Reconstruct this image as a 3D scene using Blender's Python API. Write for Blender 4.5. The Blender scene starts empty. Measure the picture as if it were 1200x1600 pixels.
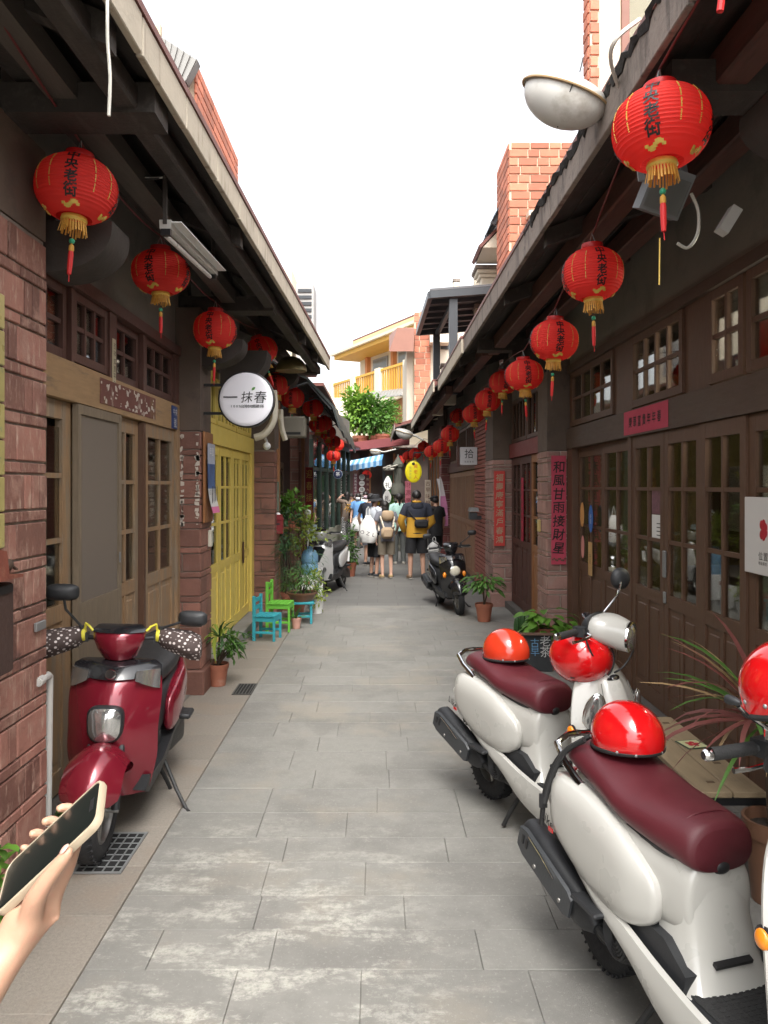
import bpy, math, random
from math import sin, cos, pi, radians, sqrt, atan2
from mathutils import Vector, Matrix
random.seed(7)
SC = bpy.context.scene
COL = SC.collection
# ---------------------------------------------------------------- camera
CAM_H, F = 1.80, 1200.0
cam_d = bpy.data.cameras.new('camera')
cam = bpy.data.objects.new('camera', cam_d); COL.objects.link(cam)
cam.location = (0, 0, CAM_H); cam.rotation_euler = (radians(90), 0, 0)
cam_d.sensor_fit = 'HORIZONTAL'; cam_d.sensor_width = 36.0; cam_d.lens = 36.0
cam_d.shift_x = 10/1200; cam_d.shift_y = -40/1200
cam_d.clip_start = 0.05; cam_d.clip_end = 500
SC.camera = cam
# ---------------------------------------------------------------- sky, sun, exposure
SUN_EL, SUN_AZ = radians(58), radians(172)
world = bpy.data.worlds.new('World'); SC.world = world; world.use_nodes = True
wn = world.node_tree; wn.nodes.clear()
wo = wn.nodes.new('ShaderNodeOutputWorld'); bg = wn.nodes.new('ShaderNodeBackground')
sky = wn.nodes.new('ShaderNodeTexSky'); sky.sky_type = 'NISHITA'; sky.sun_disc = False
sky.sun_elevation = SUN_EL; sky.sun_rotation = SUN_AZ
sky.air_density = 1.0; sky.dust_density = 5.0; sky.ozone_density = 1.0
hs = wn.nodes.new('ShaderNodeHueSaturation'); hs.inputs['Saturation'].default_value = 0.16
wn.links.new(sky.outputs[0], hs.inputs['Color']); wn.links.new(hs.outputs[0], bg.inputs['Color'])
bg.inputs['Strength'].default_value = 0.15
wn.links.new(bg.outputs[0], wo.inputs['Surface'])
sun_d = bpy.data.lights.new('sun', 'SUN'); sun_d.energy = 0.7; sun_d.angle = radians(35); sun_d.color = (1, .95, .87)
sun = bpy.data.objects.new('sun', sun_d); COL.objects.link(sun)
# direction towards the sun: azimuth measured from +Y (north) clockwise, as the sky's sun_rotation
sdir = Vector((sin(SUN_AZ)*cos(SUN_EL), cos(SUN_AZ)*cos(SUN_EL), sin(SUN_EL)))
sun.rotation_euler = sdir.to_track_quat('Z', 'Y').to_euler(); sun.location = (0, 0, 30)
vs = SC.view_settings
vs.view_transform = 'Standard'; vs.look = 'None'; vs.exposure = 1.9; vs.gamma = 1.0; vs.use_curve_mapping = False
SC.cycles.max_bounces = 7; SC.cycles.transparent_max_bounces = 16

# ---------------------------------------------------------------- helpers
def wx(px, Y): return (px-590)/F*Y
def wz(py, Y): return CAM_H-(py-760)/F*Y
def wp(px, py, Y): return Vector((wx(px, Y), Y, wz(py, Y)))

class MB:
    """collects geometry for ONE mesh object"""
    def __init__(s): s.v = []; s.f = []; s.m = []
    def add(s, vs, fs, mi=0):
        o = len(s.v); s.v.extend([tuple(p) for p in vs])
        for f in fs: s.f.append(tuple(i+o for i in f)); s.m.append(mi)
        return s
    def box(s, x0, x1, y0, y1, z0, z1, mi=0):
        if x0 > x1: x0, x1 = x1, x0
        if y0 > y1: y0, y1 = y1, y0
        if z0 > z1: z0, z1 = z1, z0
        v = [(x0,y0,z0),(x1,y0,z0),(x1,y1,z0),(x0,y1,z0),(x0,y0,z1),(x1,y0,z1),(x1,y1,z1),(x0,y1,z1)]
        return s.add(v, [(3,2,1,0),(4,5,6,7),(0,1,5,4),(1,2,6,5),(2,3,7,6),(3,0,4,7)], mi)
    def obox(s, c, size, R=None, mi=0):
        R = R or Matrix.Identity(3); c = Vector(c); h = [q/2 for q in size]; v = []
        for z in (-1,1):
            for x, y in ((-1,-1),(1,-1),(1,1),(-1,1)):
                v.append(c+R@Vector((x*h[0], y*h[1], z*h[2])))
        return s.add(v, [(3,2,1,0),(4,5,6,7),(0,1,5,4),(1,2,6,5),(2,3,7,6),(3,0,4,7)], mi)
    def bar(s, a, b, w, t, mi=0, up=(0,0,1)):
        a, b = Vector(a), Vector(b); d = (b-a); L = d.length; d.normalize()
        u = Vector(up)
        if abs(d.dot(u)) > .98: u = Vector((0,1,0))
        x = u.cross(d).normalized(); z = d.cross(x)
        R = Matrix((x, d, z)).transposed()
        return s.obox((a+b)/2, (w, L, t), R, mi)
    def cbox(s, cx, cy, cz, dx, dy, dz, c, mi=0):
        h = (dx/2, dy/2, dz/2); c = min(c, .45*min(dx, dy, dz)); V = []; idx = {}
        for sx in (-1,1):
            for sy in (-1,1):
                for sz in (-1,1):
                    for ax in range(3):
                        p = [sx*(h[0]-c), sy*(h[1]-c), sz*(h[2]-c)]
                        p[ax] += (sx, sy, sz)[ax]*c
                        idx[(sx,sy,sz,ax)] = len(V); V.append((cx+p[0], cy+p[1], cz+p[2]))
        Fc = []
        for ax in range(3):
            o = [a for a in range(3) if a != ax]
            for sg in (-1,1):
                q = []
                for a, b in ((-1,-1),(1,-1),(1,1),(-1,1)):
                    k = [0,0,0]; k[ax] = sg; k[o[0]] = a; k[o[1]] = b; q.append(idx[(k[0],k[1],k[2],ax)])
                fl = sg if ax != 1 else -sg
                Fc.append(tuple(q) if fl > 0 else tuple(reversed(q)))
        for ax in range(3):               # edge chamfers along axis ax
            o = [a for a in range(3) if a != ax]
            for a in (-1,1):
                for b in (-1,1):
                    def g(t, w):
                        k = [0,0,0]; k[ax] = t; k[o[0]] = a; k[o[1]] = b; return idx[(k[0],k[1],k[2],w)]
                    q = [g(-1,o[0]), g(1,o[0]), g(1,o[1]), g(-1,o[1])]
                    Fc.append(tuple(q))
        for sx in (-1,1):
            for sy in (-1,1):
                for sz in (-1,1): Fc.append(tuple(idx[(sx,sy,sz,a)] for a in range(3)))
        # make outward
        out = []
        C = Vector((cx,cy,cz))
        for f in Fc:
            p = [Vector(V[i]) for i in f]; n = (p[1]-p[0]).cross(p[2]-p[0]); m = sum(p, Vector())/len(p)-C
            out.append(f if n.dot(m) >= 0 else tuple(reversed(f)))
        return s.add(V, out, mi)
    def loft(s, loops, caps=(True, True), mi=0, closed=True):
        n = len(loops[0]); o = len(s.v)
        for L in loops: s.v.extend([tuple(p) for p in L])
        for i in range(len(loops)-1):
            for j in range(n if closed else n-1):
                k = (j+1) % n
                s.f.append((o+i*n+j, o+i*n+k, o+(i+1)*n+k, o+(i+1)*n+j)); s.m.append(mi)
        if caps[0]: s.f.append(tuple(o+j for j in reversed(range(n)))); s.m.append(mi)
        if caps[1]: s.f.append(tuple(o+(len(loops)-1)*n+j for j in range(n))); s.m.append(mi)
        return s
    def tube(s, pts, r, n=8, mi=0, caps=True):
        pts = [Vector(p) for p in pts]; loops = []; ref = None
        for i, p in enumerate(pts):
            d = (pts[min(i+1, len(pts)-1)]-pts[max(i-1, 0)])
            if d.length < 1e-9: d = Vector((0,0,1))
            d.normalize()
            if ref is None:
                ref = d.orthogonal().normalized()
            else:
                ref = (ref-d*ref.dot(d))
                ref = ref.normalized() if ref.length > 1e-6 else d.orthogonal().normalized()
            b = d.cross(ref); rr = r[i] if isinstance(r, (list, tuple)) else r
            loops.append([p+ref*(rr*cos(2*pi*k/n))+b*(rr*sin(2*pi*k/n)) for k in range(n)])
        return s.loft(loops, (caps, caps), mi)
    def lathe(s, prof, n=24, c=(0,0,0), axis=(0,0,1), mi=0, caps=(False, False)):
        c = Vector(c); ax = Vector(axis).normalized(); u = ax.orthogonal().normalized(); w = ax.cross(u); loops = []
        for r, z in prof: loops.append([c+ax*z+u*(r*cos(2*pi*k/n))+w*(r*sin(2*pi*k/n)) for k in range(n)])
        return s.loft(loops, caps, mi)
    def ell(s, c, r, n=16, m=10, R=None, mi=0, z0=-1., z1=1.):
        c = Vector(c); R = R or Matrix.Identity(3); loops = []
        a0, a1 = math.asin(max(-1, z0)), math.asin(min(1, z1))
        for i in range(m+1):
            a = a0+(a1-a0)*i/m; rr = max(cos(a), 1e-3); zz = sin(a)
            loops.append([c+R@Vector((r[0]*rr*cos(2*pi*k/n), r[1]*rr*sin(2*pi*k/n), r[2]*zz)) for k in range(n)])
        return s.loft(loops, (True, True), mi)
    def prism(s, poly, a, b, axis='x', mi=0):
        """poly in the other two axes, extruded from a to b"""
        def P(t, q):
            return (t, q[0], q[1]) if axis == 'x' else ((q[0], t, q[1]) if axis == 'y' else (q[0], q[1], t))
        return s.loft([[P(a, q) for q in poly], [P(b, q) for q in poly]], (True, True), mi)
    def mesh(s, name, mats, smooth=35):
        me = bpy.data.meshes.new(name); me.from_pydata(s.v, [], s.f)
        mats = mats if isinstance(mats, (list, tuple)) else [mats]
        for m in mats: me.materials.append(m)
        if len(mats) > 1: me.polygons.foreach_set('material_index', s.m)
        if smooth:
            me.polygons.foreach_set('use_smooth', [True]*len(me.polygons))
            me.set_sharp_from_angle(angle=radians(smooth))
        me.update(); return me
    def build(s, name, mats, parent=None, smooth=35, label=None, kind=None, fix=True):
        if parent is not None and parent.get('_o') is not None:
            o = parent['_o']
            s.v = [(p[0]-o[0], p[1]-o[1], p[2]-o[2]) for p in s.v]
        me = s.mesh(name, mats, smooth)
        if fix:
            import bmesh
            b = bmesh.new(); b.from_mesh(me); bmesh.ops.recalc_face_normals(b, faces=b.faces); b.to_mesh(me); b.free()
        ob = bpy.data.objects.new(name, me); COL.objects.link(ob)
        if parent is not None:
            ob.parent = parent
            if parent.get('_o') is not None: ob['_o'] = parent['_o']
        if label: ob['label'] = label
        if kind: ob['kind'] = kind
        return ob

def tag(o, label=None, cat=None, group=None, kind=None):
    if label: o['label'] = label
    if cat: o['category'] = cat
    if group: o['group'] = group
    if kind: o['kind'] = kind
    return o
def thing(name, label, cat, loc=(0,0,0), rz=0., group=None, world=False):
    """Empty at the thing's base; world=True: parts are written in world coordinates"""
    o = bpy.data.objects.new(name, None); COL.objects.link(o); o.empty_display_size = .1
    o.location = loc; o.rotation_euler = (0, 0, rz)
    if world: o['_o'] = tuple(loc)
    return tag(o, label, cat, group)
def copy_tree(o, parent=None):
    c = o.copy(); COL.objects.link(c)
    if parent is not None: c.parent = parent
    for ch in list(o.children): copy_tree(ch, c)
    return c
_pc = {}
def piece(name, dims, cen, mat, parent, ch=.006, rot=None, mb=None, key=None):
    """a small part whose mesh data is shared by alike pieces"""
    k = key or (name, tuple(round(d, 3) for d in dims), mat.name, ch)
    if k not in _pc: _pc[k] = (mb or MB().cbox(0,0,0, *dims, ch)).mesh(name, mat, 0 if mb is None else 35)
    ob = bpy.data.objects.new(name, _pc[k]); COL.objects.link(ob); ob.parent = parent
    o = parent.get('_o') if parent is not None else None
    ob.location = Vector(cen)-Vector(o) if o is not None else Vector(cen)
    if rot: ob.rotation_euler = rot
    if o is not None: ob['_o'] = tuple(cen)
    return ob

# ---------------------------------------------------------------- materials
def srgb(r, g, b):
    f = lambda c: (c/255/12.92) if c/255 <= .04045 else ((c/255+.055)/1.055)**2.4
    return (f(r), f(g), f(b))
def mulc(c, k): return tuple(min(1, q*k) for q in c[:3])+(1,)
class NT:
    def __init__(s, m): s.t = m.node_tree; s.n = s.t.nodes
    def new(s, ty, **kw):
        n = s.n.new(ty)
        for k, v in kw.items(): setattr(n, k, v)
        return n
    def link(s, a, b): s.t.links.new(a, b)
    def pos(s, scale=(1,1,1), rnd=False):
        g = s.new('ShaderNodeNewGeometry'); mp = s.new('ShaderNodeMapping'); mp.inputs['Scale'].default_value = scale
        s.link(g.outputs['Position'], mp.inputs['Vector']); return mp.outputs[0]
    def noise(s, vec, scale, detail=4, rough=.6):
        t = s.new('ShaderNodeTexNoise'); t.inputs['Scale'].default_value = scale; t.inputs['Detail'].default_value = detail
        t.inputs['Roughness'].default_value = rough; s.link(vec, t.inputs['Vector']); return t.outputs[0]
    def ramp(s, fac, stops):
        r = s.new('ShaderNodeValToRGB'); e = r.color_ramp.elements
        while len(e) > 1: e.remove(e[-1])
        e[0].position, e[0].color = stops[0][0], tuple(stops[0][1])+(1,)*(4-len(stops[0][1]))
        for p, c in stops[1:]:
            q = e.new(p); q.color = tuple(c)+(1,)*(4-len(c))
        s.link(fac, r.inputs[0]); return r.outputs[0]
    def mix(s, fac, a, b, blend='MIX'):
        m = s.new('ShaderNodeMix', data_type='RGBA', blend_type=blend)
        if isinstance(fac, (int, float)): m.inputs[0].default_value = fac
        else: s.link(fac, m.inputs[0])
        for i, q in ((6, a), (7, b)):
            if isinstance(q, (tuple, list)): m.inputs[i].default_value = tuple(q)+(1,)*(4-len(q))
            else: s.link(q, m.inputs[i])
        return m.outputs[2]
    def math(s, op, a, b=0.):
        m = s.new('ShaderNodeMath', operation=op)
        for i, q in ((0, a), (1, b)):
            if isinstance(q, (int, float)): m.inputs[i].default_value = q
            else: s.link(q, m.inputs[i])
        return m.outputs[0]
MATS = {}
def M(name, col, rough=.6, var=.18, scale=6., bump=0., bscale=80., metal=0., spec=.5, coat=0., rnd=0., stretch=(1,1,1),
      dirt=None, trans=0., emit=0., rvar=.1):
    """principled material with world-space noise colour variation; dirt = list of (colour, scale, threshold, amount[, stretch])"""
    if name in MATS: return MATS[name]
    m = bpy.data.materials.new(name); m.use_nodes = True; t = NT(m)
    bs = t.n['Principled BSDF']; v = t.pos(stretch)
    c = t.mix(t.noise(v, scale, 5), mulc(col, 1-var), mulc(col, 1+var))
    if rnd:
        oi = t.new('ShaderNodeObjectInfo')
        k = t.math('ADD', t.math('MULTIPLY', oi.outputs['Random'], 2*rnd), 1-rnd)
        c = t.mix(1., c, t.ramp(k, [(0,(0,0,0)),(1,(1,1,1))]), 'MULTIPLY') if False else t.mulval(c, k)
    for d in (dirt or []):
        vv = t.pos(d[4]) if len(d) > 4 else t.pos()
        f = t.ramp(t.noise(vv, d[1], 8, .65), [(d[2], (0,0,0)), (min(1, d[2]+.12), (d[3],)*3)])
        c = t.mix(f, c, d[0])
    t.link(c, bs.inputs['Base Color'])
    if rvar:
        rr = t.math('ADD', t.math('MULTIPLY', t.noise(v, scale*2.3, 3), rvar*2), rough-rvar); t.link(rr, bs.inputs['Roughness'])
    else: bs.inputs['Roughness'].default_value = rough
    bs.inputs['Metallic'].default_value = metal; bs.inputs['Specular IOR Level'].default_value = spec
    bs.inputs['Coat Weight'].default_value = coat; bs.inputs['Coat Roughness'].default_value = .04
    if bump:
        b = t.new('ShaderNodeBump'); b.inputs['Strength'].default_value = bump; b.inputs['Distance'].default_value = .01
        t.link(t.noise(v, bscale, 5), b.inputs['Height']); t.link(b.outputs[0], bs.inputs['Normal'])
    if trans:
        tr = t.new('ShaderNodeBsdfTranslucent'); t.link(c, tr.inputs[0]); mx = t.new('ShaderNodeMixShader'); mx.inputs[0].default_value = trans
        t.link(bs.outputs[0], mx.inputs[1]); t.link(tr.outputs[0], mx.inputs[2]); t.link(mx.outputs[0], t.n['Material Output'].inputs[0])
    if emit:
        t.link(c, bs.inputs['Emission Color']); bs.inputs['Emission Strength'].default_value = emit
    MATS[name] = m; return m
def _mulval(s, c, k):
    h = s.new('ShaderNodeHueSaturation'); s.link(c, h.inputs['Color']); s.link(k, h.inputs['Value']); return h.outputs[0]
NT.mulval = _mulval
def glass_mat(name, tint, refl=.9, rough=.02, base=.07):
    m = bpy.data.materials.new(name); m.use_nodes = True; t = NT(m); t.n.remove(t.n['Principled BSDF'])
    tr = t.new('ShaderNodeBsdfTransparent'); tr.inputs[0].default_value = tint+(1,)
    gl = t.new('ShaderNodeBsdfGlossy'); gl.inputs['Roughness'].default_value = rough
    fr = t.new('ShaderNodeFresnel'); fr.inputs[0].default_value = 1.5
    bm = t.new('ShaderNodeBump'); bm.inputs['Strength'].default_value = .05; bm.inputs['Distance'].default_value = .01
    t.link(t.noise(t.pos(), 2.5, 2), bm.inputs['Height']); t.link(bm.outputs[0], gl.inputs['Normal'])
    mx = t.new('ShaderNodeMixShader'); t.link(t.math('MINIMUM', t.math('MULTIPLY', fr.outputs[0], refl+base), 1.), mx.inputs[0])
    t.link(tr.outputs[0], mx.inputs[1]); t.link(gl.outputs[0], mx.inputs[2]); t.link(mx.outputs[0], t.n['Material Output'].inputs[0])
    MATS[name] = m; return m

# ---------------------------------------------------------------- lettering (all text shapes are made before the scene fills up)
_glyph = {}
def glyphs(s, bold=0.):
    """verts/faces of each character, centred on its own box, em = 1"""
    out = []
    for ch in s:
        k = (ch, bold)
        if k not in _glyph:
            cu = bpy.data.curves.new('lettering', 'FONT'); cu.body = ch; cu.size = 1.; cu.resolution_u = 2; cu.offset = bold
            o = bpy.data.objects.new('lettering', cu); COL.objects.link(o)
            dg = bpy.context.evaluated_depsgraph_get(); dg.update()
            me = bpy.data.meshes.new_from_object(o.evaluated_get(dg))
            v = [tuple(q.co) for q in me.vertices]; f = [tuple(p.vertices) for p in me.polygons]
            bpy.data.objects.remove(o); bpy.data.curves.remove(cu); bpy.data.meshes.remove(me)
            if v:
                x0, x1 = min(q[0] for q in v), max(q[0] for q in v); y0, y1 = min(q[1] for q in v), max(q[1] for q in v)
                cx, cy = (x0+x1)/2, (y0+y1)/2
                if ord(ch) < 0x2000: cy = .36
                v = [(q[0]-cx, q[1]-cy) for q in v]
            _glyph[k] = (v, f)
        out.append(_glyph[k])
    return out
def text2d(s, size, vertical=False, step=1.1, bold=.0, sx=1., slant=0., jit=0.):
    """list of (u, v) verts and faces for a line of characters centred on 0"""
    V, Fc = [], []; n = len(s); rnd = random.Random(s+str(size))
    for i, (v, f) in enumerate(glyphs(s, bold)):
        c = (i-(n-1)/2)*step*size; o = len(V); a = rnd.uniform(-jit, jit)
        for x, y in v:
            x, y = x*cos(a)-y*sin(a), x*sin(a)+y*cos(a)
            x, y = x*size*sx+slant*y*size, y*size
            V.append((x+(0 if vertical else c), y-(c if vertical else 0)))
        Fc += [tuple(k+o for k in q) for q in f]
    return V, Fc
def flat_text(name, s, size, o, u, v, mat, parent, lift=.003, **kw):
    """lettering laid on the plane through o with directions u (reading) and v (up), standing lift proud of it"""
    V, Fc = text2d(s, size, **kw); o, u, v = Vector(o), Vector(u).normalized(), Vector(v).normalized(); n = u.cross(v)
    mb = MB(); mb.add([o+u*a+v*b+n*lift for a, b in V], Fc)
    return mb.build(name, mat, parent, smooth=0, fix=False)

def smooth_secs(rows, m=5):
    """Catmull-Rom through rows of numbers"""
    out = []; n = len(rows)
    for i in range(n-1):
        p0, p1, p2, p3 = rows[max(i-1,0)], rows[i], rows[i+1], rows[min(i+2,n-1)]
        for k in range(m):
            t = k/m; out.append([.5*((2*b)+(-a+c)*t+(2*a-5*b+4*c-d)*t*t+(-a+3*b-3*c+d)*t**3) for a,b,c,d in zip(p0,p1,p2,p3)])
    out.append(list(rows[-1])); return out
# ================================================================ materials of the place
W_HONEY = M('honey_wood', (.29,.18,.095), .6, .35, 9, .25, 60, stretch=(6,6,.7), dirt=[((.23,.18,.128,1), 3.5, .47, .85, (4,4,.6)), ((.40,.31,.20,1), 5, .58, .6, (5,5,.5))])
W_HONEYH = M('honey_wood_beam', (.33,.205,.10), .6, .3, 9, .25, 60, stretch=(6,.7,6), dirt=[((.13,.095,.062,1), 3.0, .55, .7, (4,.6,4))])
W_DARK = M('dark_brown_wood', (.105,.052,.029), .5, .3, 9, .2, 60, stretch=(6,6,.7), dirt=[((.085,.055,.040,1), 4, .58, .5, (5,5,.6))])
W_DARKH = M('dark_brown_beam', (.085,.054,.038), .6, .3, 7, .2, 60, stretch=(5,.7,5), dirt=[((.09,.07,.058,1), 2.2, .52, .6, (3,.6,3))])
W_RED = M('red_brown_wood', (.085,.034,.024), .55, .3, 9, .2, 60, stretch=(6,6,.7))
W_ROOF = M('dark_roof_timber', (.042,.034,.029), .75, .4, 5, .3, 50, stretch=(1,1,1), dirt=[((.075,.063,.054,1), 3, .53, .6, (6,1,6))])  # even, very dark brown base with lighter streaks
W_PURLIN = M('red_brown_purlin', (.10,.043,.033), .6, .3, 6, .2, 60, stretch=(4,.6,4), dirt=[((.03,.02,.017,1), 3, .52, .6, (4,.5,4))])
W_YEL = M('yellow_paint', (.68,.52,.12), .42, .10, 5, .1, 50, dirt=[((.42,.28,.03,1), 3, .60, .6, (3,3,1)), ((.22,.15,.05,1), 14, .70, .7)])
W_TEAK = M('orange_teak', (.28,.12,.045), .5, .25, 8, .15, 60, stretch=(6,6,.7))
W_PALE = M('pale_plank', (.50,.40,.27), .55, .22, 8, .15, 60, stretch=(5,.8,5))
TILE = M('red_stone_tile', (.25,.115,.086), .7, .28, 11, .5, 45, rnd=.42, dirt=[((.37,.21,.16,1), 7, .50, .70), ((.50,.36,.28,1), 13, .55, .7, (2.5,2.5,.6)), ((.06,.035,.03,1), 4, .60, .7)])
TILE_D = M('dark_red_tile', (.20,.090,.066), .55, .3, 9, .4, 45, rnd=.3, dirt=[((.20,.12,.10,1), 6, .57, .5), ((.42,.36,.31,1), 26, .66, .8), ((.05,.03,.027,1), 3.5, .58, .7)])
TILE_P = M('pink_stone_tile', (.31,.175,.145), .75, .25, 9, .45, 45, rnd=.22, dirt=[((.36,.26,.215,1), 4, .52, .6), ((.44,.37,.31,1), 13, .60, .6), ((.07,.045,.04,1), 5, .62, .6)])
MORTAR = M('grey_mortar', (.24,.195,.165), .9, .3, 12, .5, 70)
MORTAR_L = M('pale_mortar', (.46,.40,.34), .9, .25, 12, .5, 70)
PLASTER = M('grey_plaster', (.19,.175,.150), .9, .25, 1.6, .25, 30, dirt=[((.11,.105,.096,1), 2.2, .55, .6)])
CONC = M('weathered_concrete', (.235,.195,.165), .9, .25, 4, .6, 30, dirt=[((.10,.082,.070,1), 4, .52, .9, (1,2.2,.6)), ((.035,.03,.027,1), 9, .60, .95)])
CREAM = M('cream_render', (.62,.55,.44), .85, .1, 2, .15, 40, dirt=[((.42,.36,.28,1), 2, .6, .5, (2,2,.4))])
FASC = M('pale_fascia_board', (.46,.40,.31), .75, .2, 5, .3, 50, dirt=[((.22,.17,.12,1), 5, .55, .7, (3,3,.6)), ((.07,.055,.045,1), 8, .64, .8, (2,4,.5))])
RUST = M('red_brown_sheet', (.155,.052,.040), .55, .25, 5, .2, 40)
DKMETAL = M('dark_grey_steel', (.055,.06,.066), .45, .15, 5, metal=.3)
GRMETAL = M('grey_metal', (.32,.33,.33), .45, .15, 5, .1, metal=.6)
BLACK = M('black_plastic', (.012,.012,.013), .45, .15, 8)
BLKRUB = M('black_rubber', (.016,.016,.016), .75, .2, 12, .3, 120)
WHITE = M('white_enamel', (.74,.74,.72), .4, .05, 5)
GREYW = M('pale_grey_plastic', (.50,.49,.46), .5, .1, 6)
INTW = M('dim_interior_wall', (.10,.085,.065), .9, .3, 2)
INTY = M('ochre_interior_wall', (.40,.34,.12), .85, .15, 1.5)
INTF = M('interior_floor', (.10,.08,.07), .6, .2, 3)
CURT = M('beige_curtain', (.52,.46,.36), .9, .15, 9, stretch=(3,8,.5))
GLASS = glass_mat('window_glass', (.95,.96,.93), .85, .02, .03)
GLASS_D = glass_mat('dusty_glass', (.86,.86,.82), .5, .05, .03)
MESHSCR = glass_mat('screen_mesh', (.60,.57,.52), .0, .6, .0)
def _scr(m):
    t = NT(m); mx = m.node_tree.nodes['Material Output'].inputs[0].links[0].from_node; df = t.new('ShaderNodeBsdfDiffuse'); df.inputs[0].default_value = (.33,.28,.235,1)
    m2 = t.new('ShaderNodeMixShader'); m2.inputs[0].default_value = .55; t.link(mx.outputs[0], m2.inputs[1]); t.link(df.outputs[0], m2.inputs[2]); t.link(m2.outputs[0], m.node_tree.nodes['Material Output'].inputs[0])
_scr(MESHSCR)
PAPER = M('faded_red_paper', (.23,.052,.048), .8, .15, 6, dirt=[((.33,.15,.12,1), 9, .60, .5)])
PAPER_P = M('crimson_paper', (.52,.060,.105), .75, .12, 5, dirt=[((.42,.05,.085,1), 4, .55, .6)])
PAPER_R = M('scarlet_paper', (.58,.055,.045), .75, .12, 5, dirt=[((.42,.04,.035,1), 4, .55, .6)])
INK = M('black_ink', (.012,.010,.010), .5, .1, 10)
GOLD = M('gold_print', (.62,.42,.08), .45, .1, 10)
GOLDP = M('pale_gold_ink', (.45,.34,.22), .6, .15, 10)
WPAPER = M('white_paper', (.70,.69,.66), .7, .05, 5)
BLUEP = M('blue_plate', (.03,.06,.18), .4, .1, 5)
BRK_O = M('orange_brick', (.48,.165,.095), .75, .2, 6, .3, 60, rnd=.32, dirt=[((.55,.30,.20,1), 5, .6, .5), ((.25,.09,.06,1), 7, .62, .5)])
BRK_R = M('red_brick', (.26,.085,.06), .8, .2, 8, .4, 60, rnd=.2)

# ================================================================ ground and paving
STONE = M('grey_paving_stone', (.195,.189,.172), .74, .16, 14, .35, 330, rnd=.08, dirt=[((.155,.149,.136,1), 1.6, .48, .8), ((.235,.213,.178,1), 1.1, .52, .75), ((.31,.30,.275,1), 70, .57, .65), ((.11,.106,.098,1), 48, .62, .5), ((.075,.070,.062,1), 6, .67, .7)])
def _lime(m):
    """worn white lime, mostly where the near slabs have scaled"""
    t = NT(m); bs = t.n['Principled BSDF']; c0 = bs.inputs['Base Color'].links[0].from_socket
    a = t.ramp(t.noise(t.pos((.9,2.2,1)), 3.0, 10, .72), [(.49,(0,0,0)),(.58,(1,1,1))])
    g = t.new('ShaderNodeNewGeometry'); s = t.new('ShaderNodeSeparateXYZ'); t.link(g.outputs['Position'], s.inputs[0])
    wob = t.math('MULTIPLY', t.math('SUBTRACT', t.noise(t.pos(), .9, 3), .5), 2.2)
    fy = t.new('ShaderNodeMapRange'); fy.inputs[1].default_value = 4.6; fy.inputs[2].default_value = 2.5; t.link(t.math('ADD', s.outputs[1], wob), fy.inputs[0])
    fx = t.new('ShaderNodeMapRange'); fx.inputs[1].default_value = .55; fx.inputs[2].default_value = -.15; t.link(t.math('ADD', s.outputs[0], wob), fx.inputs[0])
    a = t.math('MULTIPLY', a, t.ramp(t.noise(t.pos(), 26, 9, .75), [(.40,(0,0,0)),(.56,(1,1,1))]))
    k = t.math('MULTIPLY', t.math('MULTIPLY', a, fy.outputs[0]), t.math('MULTIPLY', fx.outputs[0], .8))
    t.link(t.mix(k, c0, (.47,.455,.40)), bs.inputs['Base Color'])
    # stone speckle
_lime(STONE)
GRAN = M('beige_granite', (.215,.190,.160), .7, .34, 70, .3, 150, rnd=.12, dirt=[((.225,.18,.14,1), 1.8, .50, .6), ((.29,.26,.22,1), 40, .60, .7), ((.14,.12,.10,1), 30, .64, .6)])
EARTH = M('dark_joint_bed', (.185,.172,.148), .9, .3, 10, .4, 60)
def ground_mat():
    m = bpy.data.materials.new('far_paving'); m.use_nodes = True; t = NT(m); bs = t.n['Principled BSDF']
    b = t.new('ShaderNodeTexBrick'); b.inputs['Scale'].default_value = 1.; b.inputs['Brick Width'].default_value = .62; b.inputs['Row Height'].default_value = .36
    b.inputs['Mortar Size'].default_value = .008; b.inputs['Color1'].default_value = (.15,.147,.138,1); b.inputs['Color2'].default_value = (.125,.122,.115,1); b.inputs['Mortar'].default_value = (.11,.105,.10,1)
    t.link(t.pos(), b.inputs['Vector'])
    c = t.mix(t.noise(t.pos(), 1.4, 6), (.75,.75,.75), (1.15,1.13,1.1)); c = t.mix(1., b.outputs[0], c, 'MULTIPLY')
    t.link(c, bs.inputs['Base Color']); bs.inputs['Roughness'].default_value = .72; return m
Y_SLAB = 11.6
gm = MB(); gm.box(-60, 60, Y_SLAB, 150, -.4, 0)
ground = tag(gm.build('ground', ground_mat(), None, 0), kind='structure')
gb = tag(MB().box(-60, 60, -25, Y_SLAB, -.4, -.012).build('ground_bed', EARTH, None, 0), kind='structure')
pav = bpy.data.objects.new('pavement', None); COL.objects.link(pav); tag(pav, kind='structure')
rs = random.Random(11)
def slab(x0, x1, y0, y1, mat, lift=.0015):
    g = .0010; zt = rs.uniform(-lift, lift)
    mb = MB().cbox((x0+x1)/2, (y0+y1)/2, -.02+zt, x1-x0-2*g, y1-y0-2*g, .04, .0022)
    mb.build('slab', mat, pav, 0, fix=False)
y = .7; k = 0
while y < Y_SLAB-.01:
    d = rs.choice((.26,.30,.34)) if y > 1.5 else .8
    y1 = min(y+d, Y_SLAB); d2 = Y_SLAB-y1
    if d2 < .15: y1 = Y_SLAB
    xs = [-1.095]; x = -1.095-(rs.random()*.45)
    while True:
        x += rs.choice((.46,.62,.8))
        if x > 1.9-.25: break
        if x-xs[-1] > .18: xs.append(x)
    xs.append(2.0)
    for a, b in zip(xs, xs[1:]): slab(a, b, y, y1, STONE)
    y = y1
y = .6
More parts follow.
